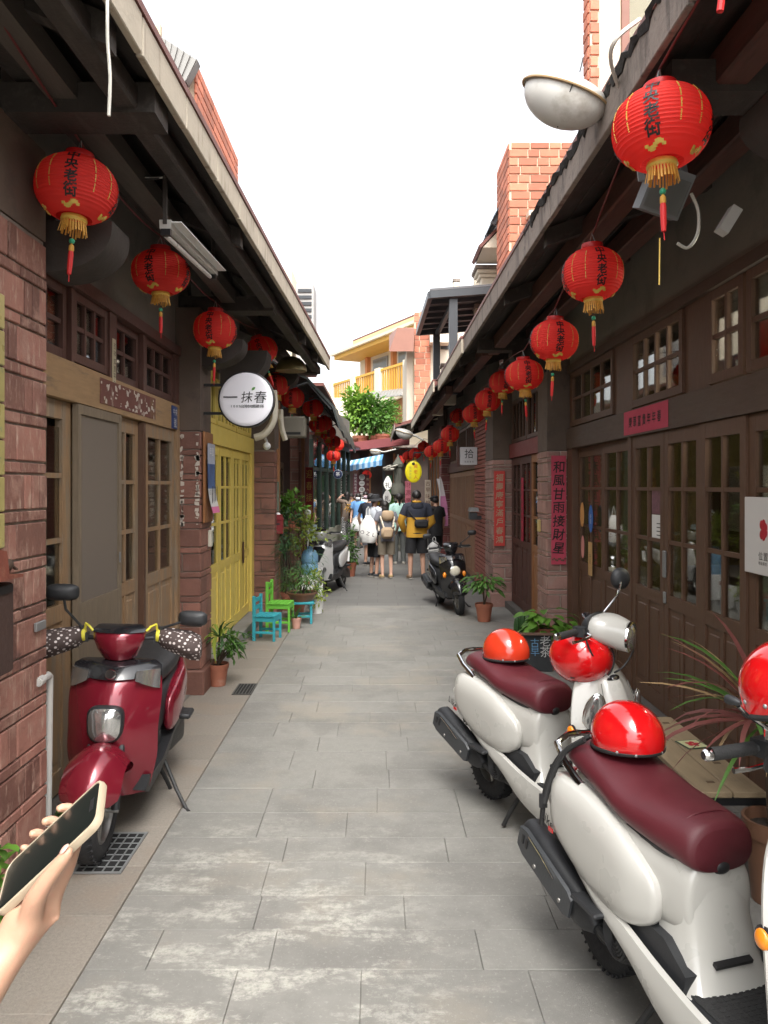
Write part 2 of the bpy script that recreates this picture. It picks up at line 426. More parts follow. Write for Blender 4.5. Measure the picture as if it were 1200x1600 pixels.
while y < Y_SLAB-.01:
    y1 = min(y+rs.choice((.42,.5,.6)), Y_SLAB)
    if 3.5 < y1 and y < 3.98 and y1 > 3.98 and y < 3.5: pass
    slab(-1.62, -1.10, y, y1, GRAN); y = y1
MB().box(-1.90,-1.615, .6, Y_SLAB, -.1, .004).build('gutter_strip', M('gutter_concrete', (.13,.12,.105), .85, .3, 6, .5, 40), pav, 0)
# stone step lines at the foot of the doors
def grate(name, x0, x1, y0, y1, nx, ny, label, mat):
    o = thing(name, label, 'drain grate', ((x0+x1)/2, (y0+y1)/2, .004), world=True)
    MB().box(x0, x1, y0, y1, .003, .0045).build('drain_shade', M('drain_dark', (.008,.008,.008), .9), o, 0)  # thin black plate: the shade of the pit put into colour
    fr = MB(); t = .012
    for a in (x0, x1-t): fr.box(a, a+t, y0, y1, .0046, .010)
    for b in (y0, y1-t): fr.box(x0+t, x1-t, b, b+t, .0046, .010)
    fr.build('frame', mat, o, 0)
    for i in range(1, nx):
        x = x0+(x1-x0)*i/nx; piece('bar', (.007, y1-y0-2*t, .005), (x, (y0+y1)/2, .0075), mat, o, .001)
    for i in range(1, ny):
        yy = y0+(y1-y0)*i/ny; piece('cross_bar', (x1-x0-2*t, .006, .004), ((x0+x1)/2, yy, .0068), mat, o, .001)
    return o
grate('drain_grate', -1.42, -1.19, 3.56, 3.98, 5, 7, 'square steel drain grate under the front wheel of the dark red scooter', GRMETAL)
grate('drain_grate', -1.26, -1.09, 6.62, 6.98, 6, 1, 'narrow dark slotted drain grate on the pavement beside the stone pillar', M('cast_iron', (.07,.068,.062), .6, .2, 10))

# ================================================================ house building helpers
def tile_pillar(house, xa, xb, y0, y1, z0, z1, s, tile=TILE, mortar=MORTAR, plinth=True, tall=.158, thin=.054, g=.010, front=True, ztop=None):
    """stone-tiled pillar; xa = face on the alley, xb = towards the wall, s = +1 when the alley lies at +x"""
    rn = random.Random(int(y0*100)); e = .010
    core = MB(); core.box(xa-s*e, xb, y0+e, y1-e, z0, ztop or z1)
    p = core.build('pillar', mortar, house, 0); p['_o'] = house['_o']
    zt_ = ztop or z1
    if ztop: MB().box(xa-s*.002, xb, y0+.002, y1-.002, ztop+.004, z1).build('pillar_head', M('smoky_pillar_plaster', (.115,.083,.063), .85, .3, 4, .35, 40, dirt=[((.06,.045,.04,1), 3, .55, .6)]), p, 0)
    z = z0; k = 0
    def br(cx, cy, cz, dx, dy, dz):
        j = rn.choice((0,0,.002,-.002)); piece('brick', (dx, dy, dz), (cx+s*j if dy > dx else cx, cy-(j if dx > dy else 0), cz), tile, p, .004)
    def alley(a, b, zz, h): br(xa-s*.008, (a+b)/2, zz+h/2, .024, round(b-a-g, 3), round(h-g, 3))
    lo, hi = min(xa, xb), max(xa, xb)
    def facef(a, b, zz, h): br((a+b)/2, y0+.008, zz+h/2, round(b-a-g, 3), .024, round(h-g, 3))
    w = y1-y0; d = hi-lo
    z1 = zt_
    while z+thin < z1:
        if k % 2 == 0:
            h = min(tall, z1-z); fl = (k//2) % 2
            u = .57*w
            segs = [(0,u)]+[(u+(w-u)*i/3, u+(w-u)*(i+1)/3) for i in range(3)] if fl == 0 else [((w-u)*i/3, (w-u)*(i+1)/3) for i in range(3)]+[(w-u, w)]
            for a, b in segs: alley(y0+a, y0+b, z, h)
            if front:
                q = .62*d
                for a, b in ([(0,q),(q,d)] if fl else [(0,d-q),(d-q,d)]): facef(lo+a, lo+b, z, h)
        else:
            h = min(thin, z1-z)
            alley(y0, y0+w*.5, z, h); alley(y0+w*.5, y1, z, h)
            if front: facef(lo, hi, z, h)
        z += h; k += 1
    if plinth:
        MB().cbox((xa+xb)/2+s*.012, (y0+y1)/2, .10, abs(xa-xb)+.05, w+.06, .22, .012).build('plinth', tile, p, 0)
    return p

def door_leaf(house, name, xp, s, y0, y1, z0, z1, mat, zr, cols=2, pcols=2, stile=.065, glass=GLASS, th=.042, lock=.09, toprail=.10, panel=True, botrail=.12, mun=.028, curtain=None, label=None):
    """xp = outer face; zr = glass row heights from the top, last is the bottom of the glass"""
    mb = MB(); B = lambda a, b, c, d, e=0., f=None: mb.box(xp-s*e, xp-s*(th if f is None else f), a, b, c, d)
    B(y0, y0+stile, z0, z1); B(y1-stile, y1, z0, z1)
    i0, i1 = y0+stile, y1-stile
    B(i0, i1, z1-toprail, z1, .001, th-.001); zb = zr[-1]
    if panel:
        B(i0, i1, zb-lock, zb, .001, th-.001); B(i0, i1, z0, z0+botrail, .001, th-.001)
    else: B(i0, i1, z0, zb, .001, th-.001)
    ys = [i0+(i1-i0)*k/cols for k in range(cols+1)]
    for q in ys[1:-1]: B(q-mun/2, q+mun/2, zb, z1-toprail, .004, th-.004)
    for q in zr[1:-1]:
        for a, b in zip(ys, ys[1:]): B(a+(mun/2 if a != i0 else 0), b-(mun/2 if b != i1 else 0), q-mun/2, q+mun/2, .006, th-.006)
    ps = [i0+(i1-i0)*k/pcols for k in range(pcols+1)]
    if panel:
        for q in ps[1:-1]: B(q-.022, q+.022, z0+botrail, zb-lock, .002, th-.002)
    d = mb.build(name, mat, house, 0, label=label); d['_o'] = house['_o']
    for a, b in zip(ys, ys[1:]):
        for t, u in zip(zr, zr[1:]):
            piece('pane', (.004, round(b-a, 3), round(t-u, 3)), (xp-s*th*.5, (a+b)/2, (t+u)/2), glass, d, .0005)
    if panel:
        for a, b in zip(ps, ps[1:]):
            h = zb-lock-z0-botrail
            m2 = MB().box(-.008, .008, -(b-a)/2, (b-a)/2, -h/2, h/2).cbox(0,0,0, .03, b-a-.085, h-.085, .012)
            piece('panel', (round(b-a, 3), round(h, 3), 0), (xp-s*th*.5, (a+b)/2, z0+botrail+h/2), mat, d, mb=m2)
    if curtain:
        c = MB(); n = 14
        L = [[(xp-s*(.10+.012*sin(k*2.1)), i0+(i1-i0)*k/n, zz) for k in range(n+1)] for zz in (curtain[0], curtain[1])]
        L2 = [[(p[0]-s*.004, p[1], p[2]) for p in q] for q in L]
        c.loft(L, (False, False), closed=False); c.loft(L2, (False, False), closed=False)
        c.build('curtain', curtain[2], d, 60, fix=False)
    return d
def transom(house, xp, s, y0, y1, z0, z1, mat, cols, rows, th=.05, fr=.05, glass=GLASS, mun=.026):
    mb = MB(); B = lambda a, b, c, d, e=0.: mb.box(xp-s*e, xp-s*(th-e), a, b, c, d)
    B(y0, y0+fr, z0, z1); B(y1-fr, y1, z0, z1); B(y0+fr, y1-fr, z1-fr, z1, .001); B(y0+fr, y1-fr, z0, z0+fr, .001)
    ys = [y0+fr+(y1-y0-2*fr)*k/cols for k in range(cols+1)]; zs = [z0+fr+(z1-z0-2*fr)*k/rows for k in range(rows+1)]
    for q in ys[1:-1]: B(q-mun/2, q+mun/2, z0+fr, z1-fr, .008)
    for q in zs[1:-1]:
        for a, b in zip(ys, ys[1:]): B(a+(mun/2 if a != ys[0] else 0), b-(mun/2 if b != ys[-1] else 0), q-mun/2, q+mun/2, .010)
    w = mb.build('window', mat, house, 0); w['_o'] = house['_o']
    for a, b in zip(ys, ys[1:]):
        for c, d in zip(zs, zs[1:]):
            piece('pane', (.004, round(b-a, 3), round(d-c, 3)), (xp-s*th*.5, (a+b)/2, (c+d)/2), glass, w, .0005)
    return w
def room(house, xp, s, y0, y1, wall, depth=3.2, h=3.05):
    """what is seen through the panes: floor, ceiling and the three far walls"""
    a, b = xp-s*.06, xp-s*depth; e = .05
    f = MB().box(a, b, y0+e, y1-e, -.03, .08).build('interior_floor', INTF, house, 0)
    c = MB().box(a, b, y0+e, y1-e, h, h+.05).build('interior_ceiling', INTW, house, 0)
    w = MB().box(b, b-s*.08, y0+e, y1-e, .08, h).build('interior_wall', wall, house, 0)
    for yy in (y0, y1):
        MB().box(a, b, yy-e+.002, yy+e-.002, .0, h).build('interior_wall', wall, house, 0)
def eave(house, s, xe, ze, xw, zw, y0, y1, rot=0., board=.17, rafters=(), fmat=FASC, fh=.17, seg=.55, topm=RUST, purl=(), purl_mat=W_PURLIN, depth=1.6):
    """sloping roof from the eave edge (xe, ze) up over the wall (xw, zw): soffit planks, purlins, rafters, fascia boards"""
    sl = (zw-ze)/(xw-xe); X = lambda t: xe+(xw-xe)*t; Z = lambda t: ze+.04+(zw-ze)*t
    xb = xw-s*depth; zb = ze+.04+sl*(xb-xe)
    rf = MB().prism([(xe, ze+.075), (xb, zb+.035), (xb, zb+.12), (xe, ze+.16)], y0, y1, 'y'); r = rf.build('roof', RUST, house, 0); r['_o'] = house['_o']
    # soffit planks run along the alley, each its own board
    L = sqrt((xw-xe)**2+(zw-ze)**2); n = max(3, int(L/board)); a = atan2(zw-ze, xw-xe)
    for i in range(n):
        t0, t1 = i/n, (i+1)/n; tm = (t0+t1)/2; j = .006 if i % 2 else 0
        m2 = MB().cbox(0,0,0, L/n-.010, y1-y0-.004, .022, .004)
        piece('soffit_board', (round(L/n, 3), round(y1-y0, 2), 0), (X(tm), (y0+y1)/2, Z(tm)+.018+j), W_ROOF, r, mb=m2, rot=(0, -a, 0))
    for yy in rafters:
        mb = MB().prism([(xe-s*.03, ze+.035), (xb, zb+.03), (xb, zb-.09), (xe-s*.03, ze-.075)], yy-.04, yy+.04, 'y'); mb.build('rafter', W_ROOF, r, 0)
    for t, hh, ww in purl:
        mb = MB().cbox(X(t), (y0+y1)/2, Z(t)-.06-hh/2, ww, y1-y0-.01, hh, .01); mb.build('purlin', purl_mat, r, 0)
    yy = y0; rn = random.Random(3)
    while yy < y1-.01:
        e = min(yy+seg*rn.uniform(.8, 1.25), y1)
        if y1-e < .2: e = y1
        MB().cbox(xe+s*.012, (yy+e)/2, ze+.075+rn.uniform(-.003, .003), .03, e-yy-.012, fh, .004).build('fascia_board', fmat, r, 0); yy = e
    MB().prism([(xe+s*.035, ze+.150), (xe-s*.18, ze+.17), (xe-s*.18, ze+.20), (xe+s*.035, ze+.182)], y0, y1, 'y').build('roof_edge', topm, r, 0)
    r.rotation_euler = (0, 0, rot); return r
def corbel(house, s, xw, zt, y0, y1, mat, L=.62, h=.34):
    """bracket under the eave: flat at the wall, rounded towards the alley"""
    poly = [(xw-s*.02, zt), (xw+s*L, zt)]
    for k in range(0, 11):
        a = pi/2*k/10; poly.append((xw+s*(L*cos(a)), zt-.04-h*sin(a)))
    poly.append((xw-s*.02, zt-.04-h))
    return MB().prism(poly, y0, y1, 'y').build('corbel', mat, house, 40)
# ================================================================ LEFT: brown shophouse
XL = -1.73
H1 = thing('shophouse', 'old shophouse with weathered honey coloured wood doors behind the dark red scooter', 'house', (-1.75, 5., 0), world=True)
tile_pillar(H1, -1.54, -2.1, 3.05, 3.57, 0, 3.35, 1, TILE, ztop=2.93)
tile_pillar(H1, -1.535, -1.95, 6.65, 7.08, 0, 3.35, 1, TILE_D, ztop=2.28)
tile_pillar(H1, -1.54, -2.1, -.6, -.1, 0, 3.35, 1, TILE, front=False)
MB().box(XL+.015, XL-.16, 3.57, 6.65, 2.28, 2.50).build('lintel', W_HONEYH, H1, 0)
MB().box(XL+.03, XL-.10, 3.57, 6.65, 2.925, 3.0).build('lintel', W_RED, H1, 0)
MB().box(XL+.02, XL-.12, 6.56, 6.65, .1, 2.28).build('door_jamb', W_HONEY, H1, 0)
MB().box(XL-.02, XL-.12, 3.57, 3.60, .1, 2.28).build('door_jamb', W_HONEY, H1, 0)
for a, b in ((3.57,3.62), (4.93,5.06), (6.53,6.65)): MB().box(XL+.012, XL-.12, a, b, 2.50, 2.925).build('mullion', W_RED, H1, 0)
for a, b in ((4.33,4.37),(5.66,5.73)): MB().box(XL+.005, XL-.06, a, b, 2.50, 2.925).build('mullion', W_RED, H1, 0)
MB().box(XL+.05, XL-.2, 3.57, 6.65, 0, .10).build('threshold', M('dark_stone_step', (.10,.09,.08), .8, .25, 5, .4, 50), H1, 0)
door_leaf(H1, 'door', XL-.03, 1, 3.60, 4.40, .11, 2.275, W_HONEY, [2.13,1.86,1.50,1.14], cols=2, glass=GLASS_D, stile=.11, curtain=(1.1,2.2,CURT))
d = door_leaf(H1, 'screen_door', XL+.014, 1, 4.405, 5.15, .11, 2.275, M('grey_weathered_wood', (.20,.155,.105), .65, .3, 9, .25, 60, stretch=(6,6,.7)), [2.22,1.12], cols=1, panel=False, stile=.045, toprail=.055, glass=MESHSCR, th=.035)
piece('keyhole_plate', (.006,.022,.07), (XL+.018, 5.105, 1.33), GRMETAL, d, .002)
door_leaf(H1, 'door', XL-.04, 1, 4.42, 5.02, .11, 2.26, W_HONEY, [2.13,1.83,1.47,1.14], glass=GLASS_D, curtain=(1.1,1.8,CURT))
door_leaf(H1, 'door', XL-.03, 1, 5.10, 5.64, .11, 2.275, W_HONEY, [2.15,1.83,1.48,1.13], glass=GLASS_D, curtain=(1.1,1.95,CURT))
MB().box(XL+.010, XL-.06, 5.645, 5.70, .11, 2.27).build('door_post', W_DARK, H1, 0)
door_leaf(H1, 'door', XL-.005, 1, 5.715, 6.555, .11, 2.275, W_HONEY, [2.15,1.83,1.47,1.13], glass=GLASS_D, stile=.085, curtain=(1.1,2.0,M('grey_brown_curtain', (.24,.20,.17), .9, .2, 9, stretch=(3,8,.5))))
transom(H1, XL-.02, 1, 3.63, 4.32, 2.515, 2.92, W_RED, 3, 2)
transom(H1, XL-.0, 1, 4.37, 4.92, 2.515, 2.92, W_RED, 3, 2)
transom(H1, XL-.03, 1, 5.07, 5.65, 2.515, 2.92, W_RED, 2, 2)
transom(H1, XL-.01, 1, 5.74, 6.52, 2.515, 2.92, W_RED, 3, 2)
MB().box(XL-.02, XL-.20, 3.57, 6.65, 3.0, 4.15).build('wall', PLASTER, H1, 0)
MB().box(XL-.02, XL-.20, 6.65, 7.08, 3.35, 4.15).build('wall', PLASTER, H1, 0)
MB().box(XL-.02, XL-.20, -1.0, 3.05, 0, 4.15).build('wall', PLASTER, H1, 0)
MB().box(XL-.05, XL-.20, 3.05, 3.57, 3.35, 4.15).build('wall', PLASTER, H1, 0)
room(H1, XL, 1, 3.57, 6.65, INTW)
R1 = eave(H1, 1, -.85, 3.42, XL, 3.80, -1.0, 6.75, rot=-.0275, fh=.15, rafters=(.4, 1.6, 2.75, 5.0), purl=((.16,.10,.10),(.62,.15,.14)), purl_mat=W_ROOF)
for y0, yc, zc_, Lc in ((3.12, 3.62, 3.06, .30), (6.70, 6.70, 3.09, .38)):
    MB().box(-1.90, -.92, y0+.05, y0+.25, 3.345, 3.47).build('eave_beam', W_ROOF, H1, 0)
    corbel(H1, 1, -1.56, zc_, yc+.02, yc+.28, M('dark_corbel', (.045,.036,.031), .8, .35, 5, .3, 40), L=Lc, h=.20)  # corbels share one even dark brown base
    MB().box(-1.66, -1.56, yc+.10, yc+.20, 2.9, 3.345).build('strut', W_ROOF, H1, 0)
MB().box(-1.36, -1.24, 2.0, 6.7, 3.40, 3.50).build('eave_beam', M('grey_old_timber', (.085,.070,.058), .7, .3, 6, .25, 50, stretch=(4,.6,4)), H1, 0)
# papers and plates on the brown front
t = tag(MB().box(XL+.016, XL+.0185, 4.74, 5.92, 2.315, 2.475).build('paper_strip', M('torn_red_paper', (.15,.055,.042), .85, .2, 6, dirt=[((.46,.38,.31,1), 6.5, .58, 1.), ((.19,.11,.05,1), 3, .55, .9)]), None, 0), 'faded torn red paper strip on the beam above the brown doors', 'paper strip')
SCRAP = M('white_paper_scrap', (.55,.48,.41), .9, .2, 20)
def scraps(mk, n, seed):
    r = random.Random(seed); mb = MB()
    for _ in range(n):
        a, b = r.random(), r.random(); w, h = r.uniform(.006,.035), r.uniform(.004,.03)
        q = [(a_, b_) for a_, b_ in ((-w*r.uniform(.3,1), -h*r.uniform(.3,1)), (w*r.uniform(.3,1), -h*r.uniform(.2,1)), (w*r.uniform(.5,1), h*r.uniform(.1,1)), (0, h*r.uniform(.4,1)), (-w*r.uniform(.4,1), h*r.uniform(.2,1)))]
        mk(mb, a, b, q)
    return mb
def _mk1(mb, a, b, q):
    if .25 < a < .75 and .2 < b < .8 and (a*37) % 1 > .35: b = .06 if b < .5 else .94
    mb.prism([(4.76+a*1.14+u, 2.325+b*.14+v) for u, v in q], XL+.0186, XL+.0196, 'x')
scraps(_mk1, 46, 5).build('paper_scraps', SCRAP, t, 0, kind='stuff')
def _mk2(mb, a, b, q):
    a = a*.16 if a < .5 else 1-(1-a)*.16
    mb.prism([(-1.70+a*.145+u*.8, 1.45+b*.80+v) for u, v in q], 6.6395, 6.6405, 'y')
scraps(_mk2, 60, 8).build('paper_scraps', SCRAP, H1, 0, kind='stuff')
P_ = thing('house_number_plate', 'small dark blue house number plate at the end of the brown beam', 'number plate', (XL+.017, 6.46, 2.38), world=True)
MB().box(XL+.016, XL+.024, 6.385, 6.545, 2.285, 2.475).build('plate', BLUEP, P_, 0)
flat_text('lettering', '號', .085, (XL+.024, 6.465, 2.335), (0,1,0), (0,0,1), WHITE, P_)
flat_text('lettering', '中央', .062, (XL+.024, 6.465, 2.425), (0,1,0), (0,0,1), WHITE, P_)
P_ = thing('notice_strip', 'narrow yellowed paper strip with writing on the mullion above the brown doors', 'notice', (XL+.014, 5.0, 2.6), world=True)
MB().box(XL+.0125, XL+.015, 4.97, 5.035, 2.42, 2.76).build('strip', M('yellowed_paper', (.50,.44,.30), .8, .1, 5), P_, 0)
flat_text('lettering', '吉祥如意平安', .045, (XL+.015, 5.003, 2.59), (0,1,0), (0,0,1), INK, P_, vertical=True)
# ================================================================ LEFT: yellow shophouse
XY = -1.70
H2 = thing('shophouse', 'shophouse with bright yellow panelled doors behind the teal chair', 'house', (-1.75, 8.8, 0), world=True)
MB().box(XY+.02, XY-.14, 7.08, 10.45, 2.24, 2.44).build('lintel', W_YEL, H2, 0)
MB().box(XY+.02, XY-.12, 10.26, 10.45, .13, 2.24).build('door_jamb', W_YEL, H2, 0)
MB().box(XY+.02, XY-.12, 7.08, 7.40, .13, 2.24).build('door_jamb', W_YEL, H2, 0)
zr = [2.08,1.79,1.40,.98]
for a, b in ((7.41,8.30),(8.31,9.05),(9.06,9.62),(9.63,10.25)):
    d = door_leaf(H2, 'door', XY-.01, 1, a, b, .14, 2.235, W_YEL, zr, stile=.085)
MB().box(XY+.003, XY+.0, 9.66, 9.78, .83, 1.10).build('door_plate', M('bronze_plate', (.10,.05,.03), .4, .3, 20, metal=.4), H2, 0)
for a, b in ((7.12,8.15),(8.2,9.3),(9.35,10.4)): transom(H2, XY-.01, 1, a, b, 2.46, 2.92, W_YEL, 5, 1, mun=.05)
MB().box(XY+.02, XY-.14, 7.08, 10.45, 2.92, 3.0).build('lintel', W_YEL, H2, 0)
MB().box(XY-.02, XY-.2, 7.08, 11.2, 3.0, 4.15).build('wall', PLASTER, H2, 0)
MB().box(XY+.16, XY-.2, 7.08, 10.45, 0, .13).build('threshold', M('grey_step', (.20,.19,.175), .85, .2, 6, .4, 50), H2, 0)
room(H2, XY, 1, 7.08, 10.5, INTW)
tile_pillar(H2, -1.40, -1.9, 10.45, 10.9, 0, 3.3, 1, TILE_D, front=True, ztop=2.3)
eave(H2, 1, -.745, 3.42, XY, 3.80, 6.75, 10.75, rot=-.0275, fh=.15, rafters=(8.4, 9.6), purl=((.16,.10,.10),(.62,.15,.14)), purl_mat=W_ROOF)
MB().box(-1.85, -.84, 10.50, 10.72, 3.345, 3.47).build('eave_beam', W_ROOF, H2, 0)
corbel(H2, 1, -1.55, 3.34, 10.46, 10.74, M('dark_corbel', None), L=.45, h=.2)
corbel(H2, 1, -1.60, 3.20, 7.9, 8.25, M('dark_corbel', None), L=.46, h=.32)

# ================================================================ LEFT: third and fourth shophouses
H3 = thing('shophouse', 'dark shophouse with red couplet beside the plants and white scooter', 'house', (-1.7, 14, 0), world=True)
XT = -1.62
MB().box(XT, XT-.2, 10.9, 14.2, 0, 4.0).build('wall', M('dark_red_wall', (.060,.026,.022), .75, .35, 4, .3, 40), H3, 0)
MB().box(-1.40, -1.62, 10.92, 11.05, .1, 3.0).build('door_post', W_TEAK, H3, 0)
tile_pillar(H3, -1.47, -1.8, 14.2, 14.75, 0, 3.3, 1, TILE_D)
door_leaf(H3, 'door', XT+.03, 1, 11.25, 12.1, .1, 2.2, W_DARK, [2.05,1.7,1.35,1.0], panel=True)
door_leaf(H3, 'door', XT+.03, 1, 12.12, 13.0, .1, 2.2, W_DARK, [2.05,1.7,1.35,1.0], panel=True)
MB().box(XT, XT-.2, 14.75, 18.2, 0, 4.0).build('wall', M('dark_red_wall', None), H3, 0)
MB().box(-1.42, -1.49, 14.9, 15.0, 0, 3.3).build('door_post', W_TEAK, H3, 0)
c3 = MB(); rc = random.Random(4)
TARP = M('dark_green_tarp', (.022,.028,.026), .55, .3, 3, .2, 12)
c3 = MB(); n = 12; L = []
for i in range(n+1):
    yy = 10.95+i*(18.4-10.95)/n; w = .03*sin(i*2.2)
    L.append([(-1.55,yy,3.62), (-1.0,yy,3.36+w), (-.62+w,yy,2.95), (-.52,yy,2.60+w), (-.545,yy,2.60+w), (-.65+w,yy,2.93), (-1.02,yy,3.33+w), (-1.55,yy,3.58)])
c3.loft(L); aw = c3.build('awning', TARP, H3, 50)
for i in range(0, n+1, 3):
    yy = 10.97+i*(18.36-10.97)/n
    MB().tube([(-1.6,yy,3.10), (-1.0,yy,3.28), (-.66,yy,2.90)], .016, 6).build('awning_rib', DKMETAL, aw)
MB().box(-1.0, -1.7, 14.2, 18.4, 3.66, 3.72).build('roof', RUST, H3, 0)
# shop with green window frames, its front turning across the alley
GREENF = M('dark_green_frame', (.030,.055,.042), .5, .2, 6)
H4 = thing('shophouse', 'glazed shop with dark green frames at the bend of the alley on the left', 'house', (-1.3, 20, 0), world=True)
A, Bp = Vector((-1.58, 18.6, 0)), Vector((-.95, 26.0, 0)); dv = (Bp-A).normalized(); nv = Vector((dv.y, -dv.x, 0)); ZU = Vector((0,0,1))
Rm = Matrix((dv, nv, ZU)).transposed(); Lw = (Bp-A).length
def h4(name, a, b, z0, z1, dep, mat, par=H4, off=0.):
    return MB().obox(A+dv*((a+b)/2)+ZU*((z0+z1)/2)-nv*(dep/2-off), (b-a, dep, z1-z0), Rm).build(name, mat, par, 0)
h4('wall', 0, Lw, 0, .62, .2, M('pale_green_render', (.30,.30,.24), .8, .15, 4)); h4('wall', 0, Lw, 2.95, 4.0, .2, PLASTER); h4('interior_wall', 0, Lw, .62, 2.95, .1, INTW, off=-1.5)
for k in range(7):
    a = k*Lw/6; f = h4('window_post', max(0, a-.09), min(Lw, a+.09), .62, 2.95, .12, GREENF, off=.02)
for k in range(6):
    a, b = k*Lw/6+.09, (k+1)*Lw/6-.09
    h4('pane', a, b, .62, 2.2, .01, GLASS, off=-.03); h4('window_rail', a, b, 2.2, 2.28, .1, GREENF); h4('pane', a, b, 2.28, 2.95, .01, GLASS, off=-.03)
    h4('hanging_scroll', a+.06, a+.34, 1.2, 2.1, .01, M('pale_jade_scroll', (.42,.55,.48), .7, .1, 4), off=-.3)
    h4('shelf', a, b, 1.0, 1.05, .4, W_TEAK, off=-.3)
h4('roof', -.1, Lw+.2, 3.05, 3.12, .9, RUST, off=.35)
# far-left round eave drum of the next house (dark sheet)
# ================================================================ RIGHT: large dark shophouse
XR = 2.15
K1 = thing('shophouse', 'dark brown shophouse with glazed wood doors behind the white scooters', 'house', (2.2, 5, 0), world=True)
tile_pillar(K1, 1.905, 2.3, 8.63, 9.15, 0, 3.30, -1, TILE_P, MORTAR_L, g=.013, ztop=2.2)
MB().box(XR-.03, XR+.16, 2.2, 8.63, 2.22, 2.44).build('lintel', W_DARKH, K1, 0)
MB().box(XR-.03, XR+.12, 2.2, 8.63, 3.06, 3.14).build('lintel', W_DARKH, K1, 0)
MB().box(XR-.02, XR+.12, 8.42, 8.63, .1, 2.22).build('door_jamb', W_DARK, K1, 0)
MB().box(XR-.06, XR+.2, 2.2, 8.63, 0, .09).build('threshold', M('dark_stone_step', None), K1, 0)
zr = [2.12,1.78,1.385,.99]
for a, b, o in ((7.47,8.41,.05),(6.58,7.45,.03),(5.77,6.48,.0),(5.11,5.76,.0),(4.46,5.09,-.012),(3.66,4.445,.0),(2.9,3.65,.0),(2.2,2.89,.02)):
    door_leaf(K1, 'door', XR+o, -1, a, b, .095, 2.215, W_DARK, zr, stile=.075)
MB().box(XR-.01, XR+.06, 6.49, 6.57, .1, 2.22).build('door_post', W_DARK, K1, 0)
for a, b, cn in ((7.0,8.5,4),(5.4,6.5,4),(4.5,4.98,2),(3.5,4.46,4),(2.3,3.4,4)): transom(K1, XR-.01, -1, a, b, 2.46, 3.05, W_DARK, cn, 2, mun=.03, fr=.06)
for a, b in ((8.5,8.63),(6.5,7.0),(4.98,5.4),(3.4,3.5)): MB().box(XR+.01, XR+.1, a, b, 2.44, 3.06).build('mullion', W_DARK, K1, 0)
MB().box(XR+.01, XR+.2, 2.2, 9.15, 3.14, 4.15).build('wall', PLASTER, K1, 0)
MB().box(XR+.01, XR+.2, -1., 2.2, 0, 4.15).build('wall', PLASTER, K1, 0)
room(K1, XR, -1, 2.2, 8.63, INTY, depth=3.0)
MB().box(XR+1.0, XR+1.9, 3.0, 5.0, .08, .85).build('interior_counter', W_DARK, K1, 0)
MB().box(XR+1.0, XR+1.9, 6.6, 7.8, .08, 1.0).build('interior_counter', M('grey_cabinet', (.20,.20,.21), .6, .2, 4), K1, 0)
MB().box(XR+2.2, XR+2.95, 6.2, 7.4, .08, 2.0).build('interior_shelf', W_DARK, K1, 0)
MB().box(XR+2.6, XR+2.96, 4.0, 4.6, .6, 2.1).build('interior_shelf', W_RED, K1, 0)
for y_, z0_, z1_, w_, mt_ in ((7.6,1.35,2.0,.5,WPAPER),(6.9,.9,1.5,.4,M('dusty_blue_cloth', (.12,.18,.27), .8, .2, 4)),(5.7,1.2,1.75,.45,M('pale_cabinet', (.50,.48,.42), .6, .15, 4)),(4.95,1.4,2.3,.3,W_RED),(4.2,.9,1.3,.5,M('grey_cabinet', None))):
    MB().cbox(XR+1.55, y_, (z0_+z1_)/2, .25, w_, z1_-z0_, .01).build('interior_item', mt_, K1, 0)
lamp = MB().cbox(XR+1.2, 4.9, 2.88, .16, 1.1, .06, .02).build('ceiling_lamp', M('lit_lamp', (1.,.92,.75), .5, 0, emit=36., rvar=0), K1, 0)
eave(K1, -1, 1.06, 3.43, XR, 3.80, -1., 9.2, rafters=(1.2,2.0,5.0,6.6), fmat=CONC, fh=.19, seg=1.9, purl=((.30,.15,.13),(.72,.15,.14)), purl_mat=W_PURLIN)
_r = random.Random(4); _L = []; _y = .8
while _y < 5.4:
    w_, h_ = _r.uniform(.012,.05), _r.uniform(.01,.028); xo = 1.045; zo = 3.43+.165+_r.uniform(-.02,.008)
    _L.append([(xo-.006-h_*.6, _y, zo-w_), (xo-.012-h_, _y, zo-.004), (xo-.004, _y, zo+.016), (xo+.03, _y, zo+.016), (xo+.03, _y, zo-w_)]); _y += _r.uniform(.02,.06)
_t = MB().loft(_L).build('tar_strip', M('black_tar', (.018,.016,.015), .8, .3, 20, .6, 60), K1, 30)
for _k in range(26):
    _yy = _r.uniform(1.2,5.6); MB().ell((1.041, _yy, 3.505+_r.uniform(-.08,.06)), (.006, _r.uniform(.015,.06), _r.uniform(.008,.03)), 9, 5, Matrix.Rotation(_r.uniform(-.5,.5), 3, 'X')).build('peeling_patch', M('flaking_plaster', (.33,.28,.24), .95, .3, 20, .5, 60) if _k % 3 else M('black_tar', None), K1, 0)
for y0 in (2.95, 8.66):
    MB().box(2.2, 1.15, y0+.05, y0+.25, 3.345, 3.47).build('eave_beam', W_ROOF, K1, 0)
    corbel(K1, -1, 2.14, 3.34, y0+.02, y0+.28, M('dark_corbel', None), L=.62, h=.22)
